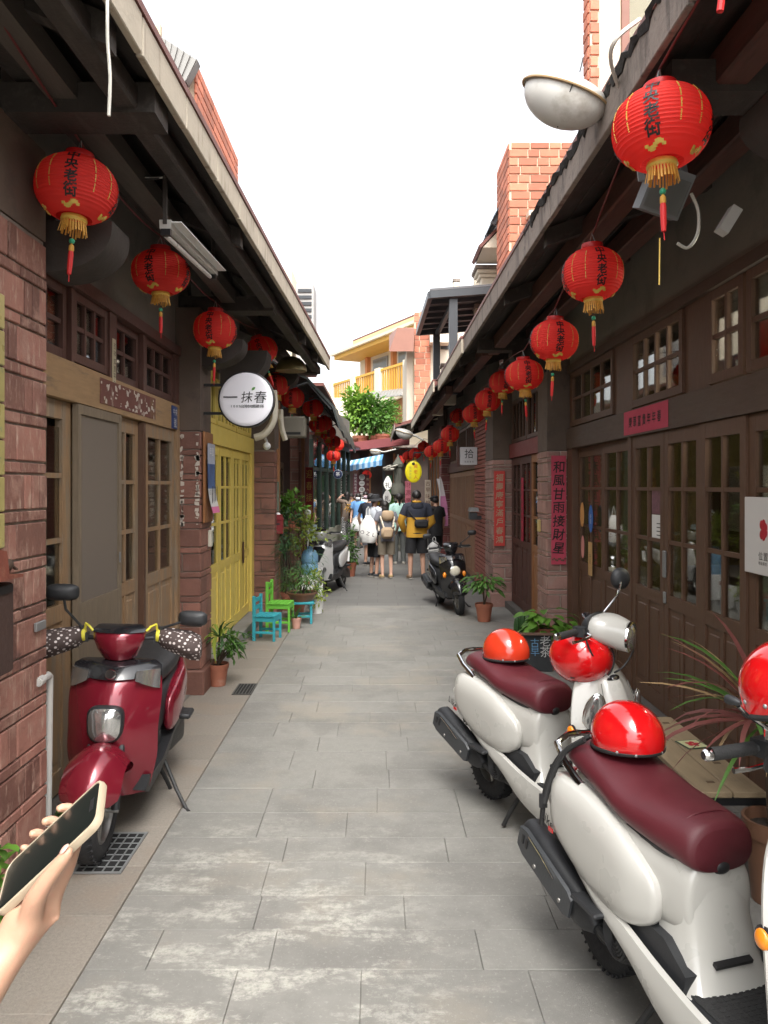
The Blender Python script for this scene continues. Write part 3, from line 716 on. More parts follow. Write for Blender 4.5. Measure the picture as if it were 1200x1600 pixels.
# ---------------- right: second bay
XS = 2.00
K2 = thing('shophouse', 'narrow shophouse with honey door between two couplet pillars on the right', 'house', (2.1, 10.3, 0), world=True)
MB().box(XS-.03, XS+.14, 9.15, 11.5, 2.22, 2.42).build('lintel', M('red_painted_beam', (.20,.045,.04), .6, .2, 5), K2, 0)
for a, b, mt in ((9.18,9.98,W_TEAK),(10.0,10.7,W_RED),(10.72,11.45,W_RED)):
    door_leaf(K2, 'door', XS, -1, a, b, .1, 2.21, mt, [2.08,1.75,1.40,1.05] , stile=.07, glass=GLASS_D, curtain=(.9,2.1,M('grey_curtain', (.34,.34,.33), .9, .1, 8)) if mt == W_TEAK else None)
transom(K2, XS, -1, 9.2, 10.3, 2.44, 3.05, W_DARK, 4, 1); transom(K2, XS, -1, 10.35, 11.45, 2.44, 3.05, W_DARK, 4, 1)
MB().box(XS+.01, XS+.2, 9.15, 12.3, 3.06, 4.15).build('wall', PLASTER, K2, 0)
MB().box(XS-.1, XS+.2, 9.15, 11.5, 0, .09).build('threshold', M('dark_stone_step', None), K2, 0)
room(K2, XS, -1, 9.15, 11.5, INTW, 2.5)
tile_pillar(K2, 1.725, 2.2, 11.5, 12.3, 0, 3.3, -1, TILE_P, MORTAR_L, g=.014, ztop=2.2)
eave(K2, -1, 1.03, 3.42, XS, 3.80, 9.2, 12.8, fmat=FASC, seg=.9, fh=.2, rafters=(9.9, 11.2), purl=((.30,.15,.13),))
# ---------------- right: third bay with small red bricks
K3 = thing('shophouse', 'shophouse with slatted brown doors and a small red brick pier on the right', 'house', (1.8, 16, 0), world=True)
XB = 1.75
MB().box(XB+.02, XB+.3, 12.3, 13.75, 0, 3.2).build('brick_pier', MORTAR_L, K3, 0)
mb = MB(); rr = random.Random(5)
for r in range(45):
    z = .01+r*.07; off = .1 if r % 2 else 0
    yy = 12.32-off
    while yy < 13.75:
        a, b = max(yy, 12.31), min(yy+.20, 13.74)
        if b-a > .03: mb.cbox(XB+.005+rr.uniform(-.002,.002), (a+b)/2, z+.03, .04, b-a-.012, .058, .004)
        yy += .205
mb.build('brick_courses', BRK_R, K3, 0, kind='stuff', fix=False)
mb = MB().box(XB+.0, XB+.14, 13.75, 19, 2.12, 2.32); mb.build('lintel', W_RED, K3, 0)
for k in range(6):
    a = 13.8+k*.86
    door_leaf(K3, 'door', XB+.03, -1, a, a+.84, .1, 2.11, M('slatted_brown_wood', (.26,.14,.08), .6, .25, 8, .2, 60, stretch=(6,6,.7)), [2.0,1.15], cols=5, pcols=4, glass=GLASS_D, mun=.05)
for a, b in ((13.8,15.4),(15.45,17.1),(17.15,18.95)): transom(K3, XB+.03, -1, a, b, 2.34, 3.0, W_DARK, 6, 1)
MB().box(XB+.03, XB+.2, 12.3, 21.2, 3.02, 4.15).build('wall', PLASTER, K3, 0)
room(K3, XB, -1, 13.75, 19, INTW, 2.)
tile_pillar(K3, 1.58, 2.0, 19, 19.6, 0, 3.3, -1, M('red_glazed_tile', (.17,.05,.045), .5, .25, 8, .3, 40, rnd=.2), MORTAR_L)
MB().box(1.70, 1.9, 19.6, 26, 0, 3.9).build('wall', M('old_wood_wall', (.12,.085,.06), .8, .3, 3, .3, 40, stretch=(3,6,.6)), K3, 0)
for k in range(5): MB().box(1.66, 1.71, 20.2+k*1.1, 20.3+k*1.1, .1, 3.).build('door_post', W_TEAK, K3, 0)
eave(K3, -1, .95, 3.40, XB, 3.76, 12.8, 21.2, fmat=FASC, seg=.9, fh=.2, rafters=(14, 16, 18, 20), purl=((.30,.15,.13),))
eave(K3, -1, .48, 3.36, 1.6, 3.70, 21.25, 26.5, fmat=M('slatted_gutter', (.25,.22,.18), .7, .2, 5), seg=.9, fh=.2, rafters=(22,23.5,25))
# roofs' wall behind so no sky shows under the eaves
# ================================================================ upper buildings that rise behind the eaves
def brick_face(par, x0, x1, yf, z0, z1, mat, bw=.235, bh=.125, g=.020, seed=1, mortar=M('cream_joint', (.66,.52,.38), .85, .12, 8), depth=.5, side=None, name='brick', start=0.):
    """brick pier whose face looks down the alley (-y); side = 'l'/'r' adds a course-lined flank"""
    p = MB().box(x0+.012, x1-.012, yf+.012, yf+depth, z0, z1).build('brick_wall', mortar, par, 0); rr = random.Random(seed)
    z = z0; r = 0
    while z < z1-.03:
        h = min(bh, z1-z); x = x0-(bw*.5 if r % 2 else 0); k = 0
        while x < x1-.02:
            w = bw if (r+k) % 3 else bw*.62
            a, b = max(x, x0), min(x+w, x1)
            if b-a > .04: piece(name, (round(b-a-g, 3), .03, round(h-g, 3)), ((a+b)/2, yf+.008+rr.uniform(-.002,.002), z+h/2), mat, p, .004)
            x += w; k += 1
        if side:
            xs = x0 if side == 'l' else x1; y = yf+.03; j = 0
            while y < yf+depth-.02:
                b = min(y+(bw if (r+j) % 2 else bw*.6), yf+depth)
                if b-y > .04: piece(name, (.03, round(b-y-g, 3), round(h-g, 3)), (xs+(.008 if side == 'l' else -.008), (y+b)/2, z+h/2), mat, p, .004)
                y = b; j += 1
        z += h; r += 1
    return p
# right, nearest: cream wall with brick strip
U1 = thing('townhouse', 'upper storey with cream wall and orange brick strip above the right eave', 'house', (3., 8.4, 0), world=True)
brick_face(U1, wx(921,8.2), wx(938,8.2), 8.2, 4.0, 7.6, BRK_O, bw=.20, bh=.12, depth=.25, seed=3, side='l')
MB().box(wx(938,8.2)+.001, 5.0, 8.24, 8.44, 4.0, 9.).build('wall', CREAM, U1, 0)
w = MB(); xw0, xw1 = wx(972,8.2), wx(972,8.2)+1.1
for a, b, c, d in ((xw0,xw0+.08,5.9,8.),(xw1-.08,xw1,5.9,8.),(xw0+.08,xw1-.08,5.9,5.98),(xw0+.52,xw0+.58,5.98,8.)): w.box(a,b,8.20,8.26,c,d)
wf = w.build('window', M('brown_window_frame', (.20,.075,.045), .5, .2, 5), U1, 0)
MB().box(xw0+.08, xw1-.08, 8.21, 8.215, 5.98, 8.).build('pane', GLASS_D, wf, 0)
MB().box(2.45, 5., 8.0, 8.3, 7.6, 7.75).build('cornice', RUST, U1, 0)
# right: red brick tower
U2 = thing('brick_tower', 'orange red brick tower with pale joints above the right eave', 'tower', (2.5, 12, 0), world=True)
YT = 12.0
brick_face(U2, wx(795,YT), wx(898,YT), YT, 4.3, wz(222,YT), BRK_O, bw=.30, bh=.132, depth=1.2, seed=8, side='l')
zc = wz(338,YT)
MB().box(wx(822,YT), wx(870,YT), YT-.22, YT+.01, zc-.06, zc+.02).box(wx(826,YT), wx(866,YT), YT-.16, YT+.01, zc-.14, zc-.06).box(wx(832,YT), wx(860,YT), YT-.10, YT+.01, zc-.21, zc-.14).build('moulding', CREAM, U2, 0)
# second storey of the next house: canopy, balcony soffit, wall
U3 = thing('townhouse', 'cream upper house with dark canopy and balcony beside the brick tower', 'house', (2.2, 14, 0), world=True)
Yb = 13.6
MB().box(wx(808,Yb), 5.2, Yb+.3, Yb+.6, 3.9, 6.9).build('wall', CREAM, U3, 0)
brick_face(U3, wx(787,Yb), wx(808,Yb)-.002, Yb+.25, 4.2, wz(385,Yb), BRK_O, depth=.4, seed=12)
MB().prism([(wx(752,Yb), wz(392,Yb)), (wx(820,Yb), wz(392,Yb)), (wx(820,Yb), wz(352,Yb)), (wx(790,Yb),wz(352,Yb))], Yb-.2, Yb+.8, 'y').build('balcony', CREAM, U3, 0)
MB().prism([(wx(751,Yb)-.02, wz(393,Yb)), (wx(790,Yb)-.02,wz(350,Yb)), (wx(790,Yb),wz(346,Yb)), (wx(751,Yb)-.06,wz(389,Yb))], Yb-.22, Yb+.82, 'y').build('balcony_edge', RUST, U3, 0)
cn = MB(); ya = Yb-.6; z0, z1 = wz(342,ya), wz(290,ya)
cn.prism([(wx(770,ya), z0), (wx(771,ya), z0+.05), (wx(800,ya), z1+.05), (wx(800,ya), z1)], ya, ya+2.4, 'y')
cnp = cn.build('canopy', M('blue_grey_sheet', (.11,.15,.19), .4, .15, 4, metal=.4), U3, 0)
for k in range(4): MB().bar((wx(771,ya), ya+.1+k*.7, z0-.05), (wx(802,ya), ya+.1+k*.7, z1-.05), .06, .09).build('beam', DKMETAL, cnp, 0)
# pedestals / parapet with stepped caps along the roof terrace
def pedestal(px, py, w, Y, lab, n=3, h=.5):
    o = thing('parapet_post', lab, 'parapet post', (wx(px,Y), Y, wz(py,Y)), world=True)
    x, z = wx(px,Y), wz(py,Y)
    for k in range(n): MB().cbox(x, Y, z-.03-k*.07, w*(1-.14*k), w*(1-.14*k), .066, .008).build('cap', CONC if k == 0 else CREAM, o, 0)
    MB().cbox(x, Y, z-.03-(n-1)*.07-.035-h/2, w*(1-.14*n), w*(1-.14*n), h, .01).build('post', CREAM, o, 0)
    return o
pedestal(765, 421, .62, 14.6, 'large grey capped parapet post beneath the brick tower', h=1.4)
pedestal(747, 428, .20, 15.2, 'small pale parapet post left of the large capped post', n=1, h=1.2)
pedestal(713, 437, .16, 16.8, 'tiny pale chimney post above the dark steel canopy', n=1, h=1.4)
pedestal(754, 478, .34, 14.2, 'pale block post right of the dark steel canopy', n=2, h=.6)
pedestal(703, 570, .40, 15.4, 'stepped stone pedestal under the grey canopy post', n=3, h=.6)
pedestal(684, 603, .30, 16.4, 'small pale pedestal on the roof edge near the far lanterns', n=2, h=.5)
# dark steel pergola canopy
PG = thing('steel_canopy', 'dark grey steel slatted canopy on two posts above the right roof', 'canopy', (1.5, 13.5, 4.0), world=True)
Y0, Y1 = 13.1, 16.3
e0, f0, e1, f1 = wp(672,461,Y0), wp(792,452,Y0), wp(653,520,Y1), wp(750,512,Y1)
for a, b in ((e0,f0),(e1,f1),(e0,e1),(f0,f1)): MB().bar(a, b, .08, .12).build('frame_beam', DKMETAL, PG, 0)
for k in range(1, 6):
    t = k/6; a, b = e0.lerp(e1, t), f0.lerp(f1, t); MB().bar(a, b, .05, .08).build('beam', DKMETAL, PG, 0)
up = Vector((0,0,.075))
MB().loft([[e0+up, f0+up, f1+up, e1+up], [e0+up*1.5, f0+up*1.5, f1+up*1.5, e1+up*1.5]]).build('roof_sheet', M('grey_roof_sheet', (.12,.12,.125), .6, .2, 3), PG, 0)
for px, pt, pb, Yq in ((708,463,562,13.2),(682,518,568,16.0)):
    MB().box(wx(px,Yq)-.07, wx(px,Yq)+.07, Yq-.07, Yq+.07, wz(pb,Yq)-.6, wz(pt,Yq)-.06).build('post', DKMETAL, PG, 0)
MB().bar((wx(683,16.0), 16.0, wz(522,16.0)), (wx(706,13.2), 13.2, wz(476,13.2)), .07, .09).build('brace', DKMETAL, PG, 0)
# house with brick pier behind the pergola
U4 = thing('townhouse', 'cream house with brick pier and brown overhang left of the steel canopy', 'house', (1.5, 22, 0), world=True)
Yc = 21.6
brick_face(U4, wx(647,Yc), wx(673,Yc), Yc, 3.7, wz(488,Yc), BRK_O, bw=.30, bh=.17, depth=.5, seed=21)
MB().box(wx(673,Yc), 4.5, Yc+.1, Yc+.4, 3.7, wz(492,Yc)).build('wall', CREAM, U4, 0)
MB().box(wx(636,Yc), wx(647,Yc), Yc+.3, Yc+3.5, 3.4, wz(545,Yc)).build('wall', CREAM, U4, 0)
MB().loft([[wp(608,549,Yc-.6), wp(646,549,Yc-.6), wp(648,512,Yc-.6)-Vector((0,0,.02)), wp(621,512,Yc-.6)], [wp(608,549,Yc+2.5)+Vector((.0,0,.5)), wp(648,549,Yc+2.5)+Vector((0,0,.5)), wp(648,512,Yc+2.5), wp(625,512,Yc+2.5)]]).build('overhang', M('brown_overhang', (.26,.12,.085), .6, .15, 4), U4, 0)
w = MB().box(wx(640,Yc)-.01, wx(640,Yc)-.03, Yc+.7, Yc+2.6, 3.6, 4.6).build('window', GRMETAL, U4, 0)
MB().box(wx(689,Yc), wx(712,Yc), Yc+.06, Yc+.1, wz(545,Yc), wz(525,Yc)).build('window', DKMETAL, U4, 0)
MB().box(wx(673,Yc)-.05, wx(700,Yc), Yc-.5, Yc+.1, wz(540,Yc), wz(522,Yc)).build('balcony', CREAM, U4, 0)
# far yellow house with balcony
U5 = thing('townhouse', 'sunlit yellow house with railed balcony at the end of the alley', 'house', (0, 33, 0), world=True)
YELW = M('pale_yellow_render', (.66,.52,.26), .8, .1, 3); YELT = M('golden_trim', (.60,.33,.05), .6, .12, 4); WARMW = M('warm_white_render', (.70,.62,.48), .8, .08, 3)
a, b = Vector((-2.3, 37, 0)), Vector((1.5, 29.2, 0)); d = (b-a); Lq = d.length; d.normalize(); nn = Vector((-d.y, d.x, 0)); nn = nn if nn.y < 0 else -nn
Rq = Matrix((d, -nn, ZU)).transposed()
def u5(name, s0, s1, z0, z1, dep, mat, par=U5, off=0.):
    return MB().obox(a+d*((s0+s1)/2)+ZU*((z0+z1)/2)-nn*(dep/2-off), (s1-s0, dep, z1-z0), Rq).build(name, mat, par, 0)
u5('wall', 0, Lq+2, 0, 7.95, .3, WARMW, off=-1.6)
u5('balcony', 0, Lq+1, 5.30, 5.55, 1.7, WARMW); u5('balcony_edge', -.05, Lq+1, 5.55, 5.66, .12, YELT, off=.05)
for k in range(4): u5('balcony_post', k*Lq/3.4, k*Lq/3.4+.42, 5.66, 6.75, .4, WARMW, off=.08)
rl = u5('railing', 0, Lq+1, 6.60, 6.70, .08, YELT)
for k in range(46):
    s = .1+k*(Lq+.8)/46; u5('baluster', s, s+.055, 5.66, 6.60, .05, YELT, par=rl, off=-.02)
for k in range(3):
    s = 1.6+k*2.6; f = u5('window', s, s+1.5, 6.0, 7.75, .1, GRMETAL, off=-1.52); f['_o'] = U5['_o']
    u5('pane', s+.08, s+.71, 6.08, 7.67, .02, GLASS_D, par=f, off=-1.505); u5('pane', s+.79, s+1.42, 6.08, 7.67, .02, GLASS_D, par=f, off=-1.505)
for s in (1.0, 3.7, 6.3): u5('column', s, s+.22, 5.6, 7.95, .2, M('orange_column', (.55,.22,.08), .7, .1, 4), off=-1.4)
u5('roof', -.3, Lq+1, 7.95, 8.15, 1.7, YELT, off=-.35); u5('roof', -.5, Lq+1, 8.15, 8.27, 2.0, WARMW, off=-.2); u5('roof', 1.6, Lq+1.2, 8.5, 8.62, 1.6, RUST, off=-.5); u5('wall', 1.8, Lq+1, 8.27, 8.5, .3, YELW, off=-.4)
# terrace house across the end of the alley: red beam, pots above, dark shop below
U6 = thing('shophouse', 'shop closing the end of the alley under a dull red beam and blue awning', 'house', (.3, 28, 0), world=True)
Ye = 27.5
MB().loft([[wp(480,712,Ye), wp(480,700,Ye), wp(640,680,Ye-.9), wp(640,694,Ye-.9)], [wp(480,712,Ye)+Vector((0,.6,0)), wp(480,700,Ye)+Vector((0,.6,0)), wp(640,680,Ye-.9)+Vector((0,.6,0)), wp(640,694,Ye-.9)+Vector((0,.6,0))]]).build('red_beam', M('dull_red_beam', (.20,.045,.045), .6, .15, 3), U6, 0)
MB().box(-3, 3., Ye+.7, Ye+1., 0, 3.15).build('wall', M('dark_shop_front', (.075,.05,.04), .7, .4, 1.2, .2, 10), U6, 0)
MB().box(-3, 3., Ye+.1, Ye+4., 3.2, 3.3).build('terrace', CONC, U6, 0)
MB().box(-3, 3., Ye+3.7, Ye+4., 3.3, 5.4).build('wall', WARMW, U6, 0)
for px, mt, w in ((551,W_RED,10),(576,W_TEAK,3),(598,DKMETAL,4),(615,W_TEAK,3),(636,W_DARK,4)):
    MB().box(wx(px,Ye), wx(px+w,Ye), Ye+.5, Ye+.7, 0, 3.0).build('door_post', mt, U6, 0)
for px in (604,) : MB().box(wx(px,Ye), wx(px+9,Ye), Ye+.62, Ye+.72, .3, 2.2).build('window', M('green_glass', (.05,.16,.07), .3, .3, 4), U6, 0)
MB().prism([(wx(612,Ye), wz(655,Ye)), (wx(632,Ye), wz(655,Ye)), (wx(632,Ye), wz(608,Ye)), (wx(612,Ye), wz(618,Ye))], Ye+2.6, Ye+3.0, 'y').build('plank_wall', W_TEAK, U6, 0)
cw = MB(); n = 26; Ls = []
for zz, yy in ((wz(622,Ye), Ye+.9), (wz(600,Ye), Ye+2.8)):
    Ls.append([(wx(563,Ye)+(wx(630,Ye)-wx(563,Ye))*k/n + (0 if yy < Ye+1 else .15), yy, zz+.03*(k % 2)+(k/n)*.18) for k in range(n+1)])
Lt = [[(p[0], p[1], p[2]+.02) for p in q] for q in Ls]
cw.loft(Ls, (0,0), closed=False).loft(Lt, (0,0), closed=False); cw.build('corrugated_awning', GRMETAL, U6, 0, fix=False)
# blue striped awning
BA = thing('awning', 'blue and white striped cloth awning at the end of the alley', 'awning', (0, 26.6, 2.9), world=True)
Yw = 26.4
p0, p1, q0, q1 = wp(543,729,Yw), wp(597,719,Yw-.6), wp(548,720,Yw+.9), wp(599,710,Yw+.6)
AWB = M('blue_awning_cloth', (.10,.28,.52), .7, .1, 5); AWW = M('pale_awning_cloth', (.42,.58,.72), .7, .1, 5)
for k in range(12):
    t0, t1 = k/12, (k+1)/12
    A0, A1, B0, B1 = p0.lerp(p1,t0), p0.lerp(p1,t1), q0.lerp(q1,t0), q0.lerp(q1,t1); dn = Vector((0,0,-.16-.02*(k % 2))); th = Vector((0,.012,.012))
    MB().loft([[A0+dn, A0, B0], [A1+dn, A1, B1]], (0,0), closed=False).loft([[A0+dn+th, A0+th, B0+th], [A1+dn+th, A1+th, B1+th]], (0,0), closed=False).build('stripe', AWB if k % 2 else AWW, BA, 0, fix=False)
# left upper: brick parapet house with grey corrugated band
U7 = thing('townhouse', 'orange brick upper storey with grey louvred band above the left eave', 'house', (-2.6, 10, 0), world=True)
xf = -2.22; zt = wz(95, 9.36)
MB().box(-4.5, xf-.02, 9.36, 12.4, 3.9, zt-.9).build('wall', M('brown_render', (.12,.05,.04), .8, .2, 3), U7, 0)
p7 = MB().box(-4.5, xf-.02, 9.42, 12.2, zt-.9, zt).build('parapet', M('cream_joint', None), U7, 0); p7['_o'] = U7['_o']
z = zt-.9; r = 0
while z < zt-.02:
    yy = 9.38-(.13 if r % 2 else 0)
    while yy < 12.2:
        q, s_ = max(yy, 9.38), min(yy+.26, 12.2)
        if s_-q > .05: piece('brick', (.03, round(s_-q-.02, 3), .110), (xf-.008, (q+s_)/2, z+.064), BRK_O, p7, .004)
        yy += .26
    z += .13; r += 1
Pq = lambda px, py: (wx(px, 9.2), wz(py, 9.2))
lb = MB().prism([Pq(225,40), Pq(309,94), Pq(291,128), Pq(225,92)], 9.2, 9.34, 'y').build('metal_cap', M('pale_grey_sheet', (.22,.215,.20), .5, .1, 5, metal=.2), U7, 0); lb['_o'] = U7['_o']
for k in range(9):
    t = k/8; a_, b_ = Vector((*Pq(228+79*t, 43+50*t),0)), Vector((*Pq(228+62*t, 93+34*t),0))
    MB().bar((a_.x, 9.19, a_.y), (b_.x, 9.19, b_.y), .022, .012).build('rib', M('pale_grey_sheet', None), lb, 0)
MB().prism([Pq(225,93), Pq(290,129), Pq(306,178), Pq(225,170)], 9.22, 9.34, 'y').build('gable_board', RUST, U7, 0)
MB().box(wx(246,9.2)-.03, wx(246,9.2)+.03, 9.22, 9.30, wz(60,9.2), wz(36,9.2)).build('finial', W_PALE, U7, 0)
MB().prism([(-2.9, 4.6), (-1.55, 4.6), (-1.55, 4.7), (-2.9, 5.3)], 7.6, 9.2, 'y').build('roof', RUST, U7, 0)
# left upper far: pale block with dark louvred unit
U8 = thing('townhouse', 'pale upper block with dark louvred window above the left eave end', 'house', (-2, 14.6, 0), world=True)
Yd = 14.2
MB().box(-4, wx(456,Yd), Yd, Yd+2, 3.8, wz(420,Yd)).build('wall', WARMW, U8, 0)
f = MB().box(wx(464,Yd), wx(491,Yd), Yd-.15, Yd+.6, 3.9, wz(446,Yd)).build('louvred_window', M('warm_grey_sheet', (.42,.41,.39), .6, .1, 4), U8, 0); f['_o'] = U8['_o']
for k in range(7): MB().box(wx(467,Yd), wx(488,Yd), Yd-.17, Yd-.15, wz(455+k*10,Yd)-.06, wz(455+k*10,Yd)).build('louvre', DKMETAL, f, 0)
# ================================================================ red paper lanterns
LRED = M('red_lantern_silk', (.95,.075,.062), .62, .10, 4, spec=.2, trans=.52)
LRED2 = M('red_lantern_rim', (.50,.012,.012), .4, .1, 5)
FRINGE = M('golden_fringe', (.56,.29,.045), .6, .25, 40)
TASS = M('red_tassel', (.55,.015,.015), .6, .1, 20)
JADE = M('green_bead', (.03,.30,.16), .3, .1, 10)
RX, RZ = .18, .150
def lan_r(z):
    """radius of the ribbed shade at height z"""
    return RX*sqrt(max(0, 1-(abs(z)/(RZ*1.02))**2.25))
def make_lantern():
    o = thing('red_lantern', 'x', 'lantern')
    mb = MB(); prof = []; ribs = 19; zt = RZ*.93
    for i in range(ribs*3+1):
        z = -zt+2*zt*i/(ribs*3); ph = (i % 3)/3
        prof.append((max(.06, lan_r(z)) - (.0 if i % 3 == 0 else .0035), z))
    mb.lathe(prof, 48); mb.build('shade', LRED, o, 50)
    MB().lathe([(.058,.128),(.064,.150),(.062,.172),(.054,.172),(.054,.128)], 28).build('top_ring', LRED2, o, 40)
    MB().lathe([(.055,-.135),(.058,-.150),(.050,-.162),(.046,-.15),(.048,-.135)], 28).build('bottom_ring', GOLD, o, 40)
    fr = MB(); r = random.Random(2)
    for k in range(30):
        a = 2*pi*k/30; L = r.uniform(.048,.072); t = r.uniform(-.004,.010)
        p = Vector((.050*cos(a), .050*sin(a), -.150)); q = Vector(((.052+t)*cos(a+.05), (.052+t)*sin(a+.05), -.150-L))
        fr.bar(p, q, .0065, .003, up=(cos(a), sin(a), 0))
    fr.build('fringe', FRINGE, o, 0)
    MB().ell((0,0,-.248), (.013,.013,.013), 10, 8).build('bead', JADE, o)
    ts = MB().lathe([(.004,-.235),(.004,-.262),(.011,-.270),(.012,-.292),(.009,-.297)], 10)
    ts.build('tassel_knot', FRINGE, o)
    MB().lathe([(.010,-.296),(.012,-.31),(.011,-.37),(.009,-.405)], 10, caps=(True,True)).tube([(0,0,-.405),(.002,0,-.44)], .002, 5).build('tassel', TASS, o)
    MB().tube([(0,-.055,.168),(0,-.02,.215),(0,.0,.235),(0,.02,.215),(0,.055,.168)], .003, 5).build('hanger', GRMETAL, o)
    V, Fc = text2d('中央老街', .057, vertical=True, step=.98, bold=.026, sx=1.0)
    for k in range(4):
        a0 = pi/2*k; tx = MB(); pts = []
        for u, v in V:
            z = v+.013; rr = lan_r(z)+.0022; a = a0+u/max(.10, rr)
            pts.append((rr*sin(a), -rr*cos(a), z))
        tx.add(pts, Fc); tx.build('lettering', INK, o, 0, fix=False)
        g = MB()
        for a1 in (a0+radians(33), a0+radians(60)):
            for i in range(26):
                z = .095-.16*i/26; rr = lan_r(z)+.0012
                if i % 7 == 5: continue
                g.obox((rr*sin(a1), -rr*cos(a1), z), (.0042, .002, .0040), Matrix.Rotation(a1, 3, 'Z'))
        for i in range(9):                      # gold cloud at the foot of the lettering
            t = i/8; z = -.118-.008*sin(t*pi*2); a1 = a0+(t-.5)*.5; rr = lan_r(z)+.0015
            g.obox((rr*sin(a1), -rr*cos(a1), z), (.014, .003, .012+.008*sin(t*pi)), Matrix.Rotation(a1, 3, 'Z')@Matrix.Rotation(.55, 3, 'X'))
        g.build('gold_trim', GOLD, o, 0, fix=False, kind='stuff')
    return o
LAN = make_lantern(); first = [True]
def lantern(px, py, w, rz, label, grp, tilt=(0,0)):
    Y = 432./w; p = wp(px, py, Y)
    if first[0]: o = LAN; first[0] = False
    else: o = copy_tree(LAN)
    o.location = p; jr = random.Random(int(px*7+py)); o.rotation_euler = (radians(tilt[0]+jr.uniform(-4,4)), radians(tilt[1]+jr.uniform(-4,4)), radians(rz+jr.uniform(-6,6))); o.scale = (1+jr.uniform(-.03,.03), 1+jr.uniform(-.03,.03), 1+jr.uniform(-.05,.05)); o['label'] = label; o['group'] = grp
    return o
GL, GR, GF = 'red lanterns strung along the left eave', 'red lanterns strung along the right eave', 'small red lanterns strung across the far end'
LL = [(120,296,126,8,'large red paper lantern nearest on the left, under the dark eave above the pillar',(0,6)),
 (251,426,88,-3,'red paper lantern left of the fluorescent tube fitting',(0,0)),
 (336,516,68,0,'red paper lantern above and left of the round white sign',(0,0)),
 (408,548,51,0,'tilted red paper lantern directly above the round white sign',(0,-16)),
 (432,602,41,0,'red paper lantern half hidden by right edge of the round white sign',(0,0)),
 (457,622,38,2,'red paper lantern just right of the round white sign',(0,0)),
 (489,638,33,0,'red lantern against the dark green awning, apart from the bunch below it',(0,0)),
 (497,664,29,0,'red lantern at the upper left of the bunch under the dark awning',(0,0)),
 (506,662,28,3,'red lantern at the upper right of the bunch under the dark awning',(0,0)),
 (512,676,26,3,'red lantern in the middle of the bunch under the dark awning',(0,0)),
 (520,690,25,3,'red lantern right of centre in the bunch under the dark awning',(0,0)),
 (527,695,22,0,'red lantern at the right edge of the bunch under the dark awning',(0,0)),
 (521,712,22,3,'lowest large red lantern of the left bunch, above the green framed shop',(0,0)),
 (514,722,17,0,'small red lantern at the very bottom of the left bunch',(0,0)),
 (502,729,15,0,'small red lantern in front of the green framed shop window',(0,0))]
for px, py, w, rz, lab, tl in LL: lantern(px, py, w, rz, lab, GL, tl)
RL = [(1033,201,150,-26,'largest red paper lantern, beside the grey street lamp on the right eave',(0,-4)),
 (926,429,95,0,'second red lantern on the right, above the transom windows',(0,-4)),
 (866,532,74,-1,'third red lantern on the right, in front of the grey wall end',(0,0)),
 (819,586,60,2,'fourth red lantern on the right, hanging near the couplet pillar',(0,0)),
 (786,598,44,6,'red lantern tucked behind the fourth one on the right',(0,0)),
 (762,626,41,2,'red lantern above the pillar with the gold written couplet',(0,0)),
 (740,647,35,2,'red lantern above the square white sign',(0,0)),
 (716,651,27,8,'small red lantern left of the one above the square sign',(0,0)),
 (703,679,29,2,'red lantern low beside the yellow oval sign at its upper right',(0,0)),
 (689,698,27,2,'red lantern nearest to the right edge of the yellow oval sign',(0,0)),
 (674,706,23,2,'red lantern above the right half of the yellow oval sign',(0,0)),
 (662,698,19,8,'red lantern peeping out behind its larger neighbours above the yellow sign',(0,0)),
 (648,709,19,2,'red lantern touching the top of the yellow oval sign',(0,0)),
 (637,713,17,2,'red lantern at the upper left of the yellow oval sign',(0,0)),
 (631,703,15,2,'raised small red lantern hanging above its neighbours by the yellow sign',(0,0)),
 (625,719,15.5,2,'small red lantern left of the yellow oval sign',(0,0)),
 (614,719,14.5,2,'small red lantern above the white drop shaped banner',(0,0)),
 (608,720,13,2,'tiny red lantern between two others above the white banner',(0,0)),
 (605,729,11.5,2,'tiny low red lantern in front of the pale stone pole',(0,0)),
 (598,722,12.5,2,'tiny red lantern at the right end of the blue awning',(0,0)),
 (594,732,10.5,2,'lowest tiny red lantern at the far end of the right string',(0,0))]
for px, py, w, rz, lab, tl in RL: lantern(px, py, w, rz, lab, GR, tl)
for px, py, w, lab in ((534,726,15.5,'small plain red lantern left of the blue awning'),(554,736,15.,'small red lantern under the left half of the blue awning'),(573,742,15.5,'small red lantern under the middle of the blue awning')):
    lantern(px, py, w, 20, lab, GF)
CORD = M('red_cord', (.14,.022,.022), .6, .2, 20); WIRE_W = M('pale_cable', (.55,.53,.47), .5, .1, 10); WIRE_B = M('black_cable', (.016,.016,.017), .5, .1, 10); WIRE_G = M('grey_cable', (.30,.30,.30), .5, .1, 10)
def cable(name, label, pts, r, mat, cat='cable', sag=None, n=8):
    out = []
    if sag == 0 and len(pts) > 2: pts = [Vector(p) for p in smooth_secs([tuple(p) for p in pts], 6)]; n = 1
    for p, q in zip(pts, pts[1:]):
        p, q = Vector(p), Vector(q); s = (.04*(q-p).length if sag is None else sag)
        for k in range(n): t = k/n; out.append(p.lerp(q, t)-Vector((0,0,4*s*t*(1-t))))
    out.append(Vector(pts[-1]))
    return tag(MB().tube(out, r, 6).build(name, mat, None, 60, fix=False), label, cat)
cable('lantern_cord', 'thin red cord carrying the left lanterns under the eave', [(-1.22,1.2,3.62)]+[wp(px,py,432/w)+Vector((0,0,.235 if k < 8 else .2)) for k, (px,py,w,*_) in enumerate(LL[:13])], .005, CORD, 'cord', sag=.05)
def rc_pts():
    out = [(1.06,1.4,3.46)]
    for px,py,w,*_ in RL[:18]: out.append(wp(px,py,432/w)+Vector((0,0,.235)))
    return out
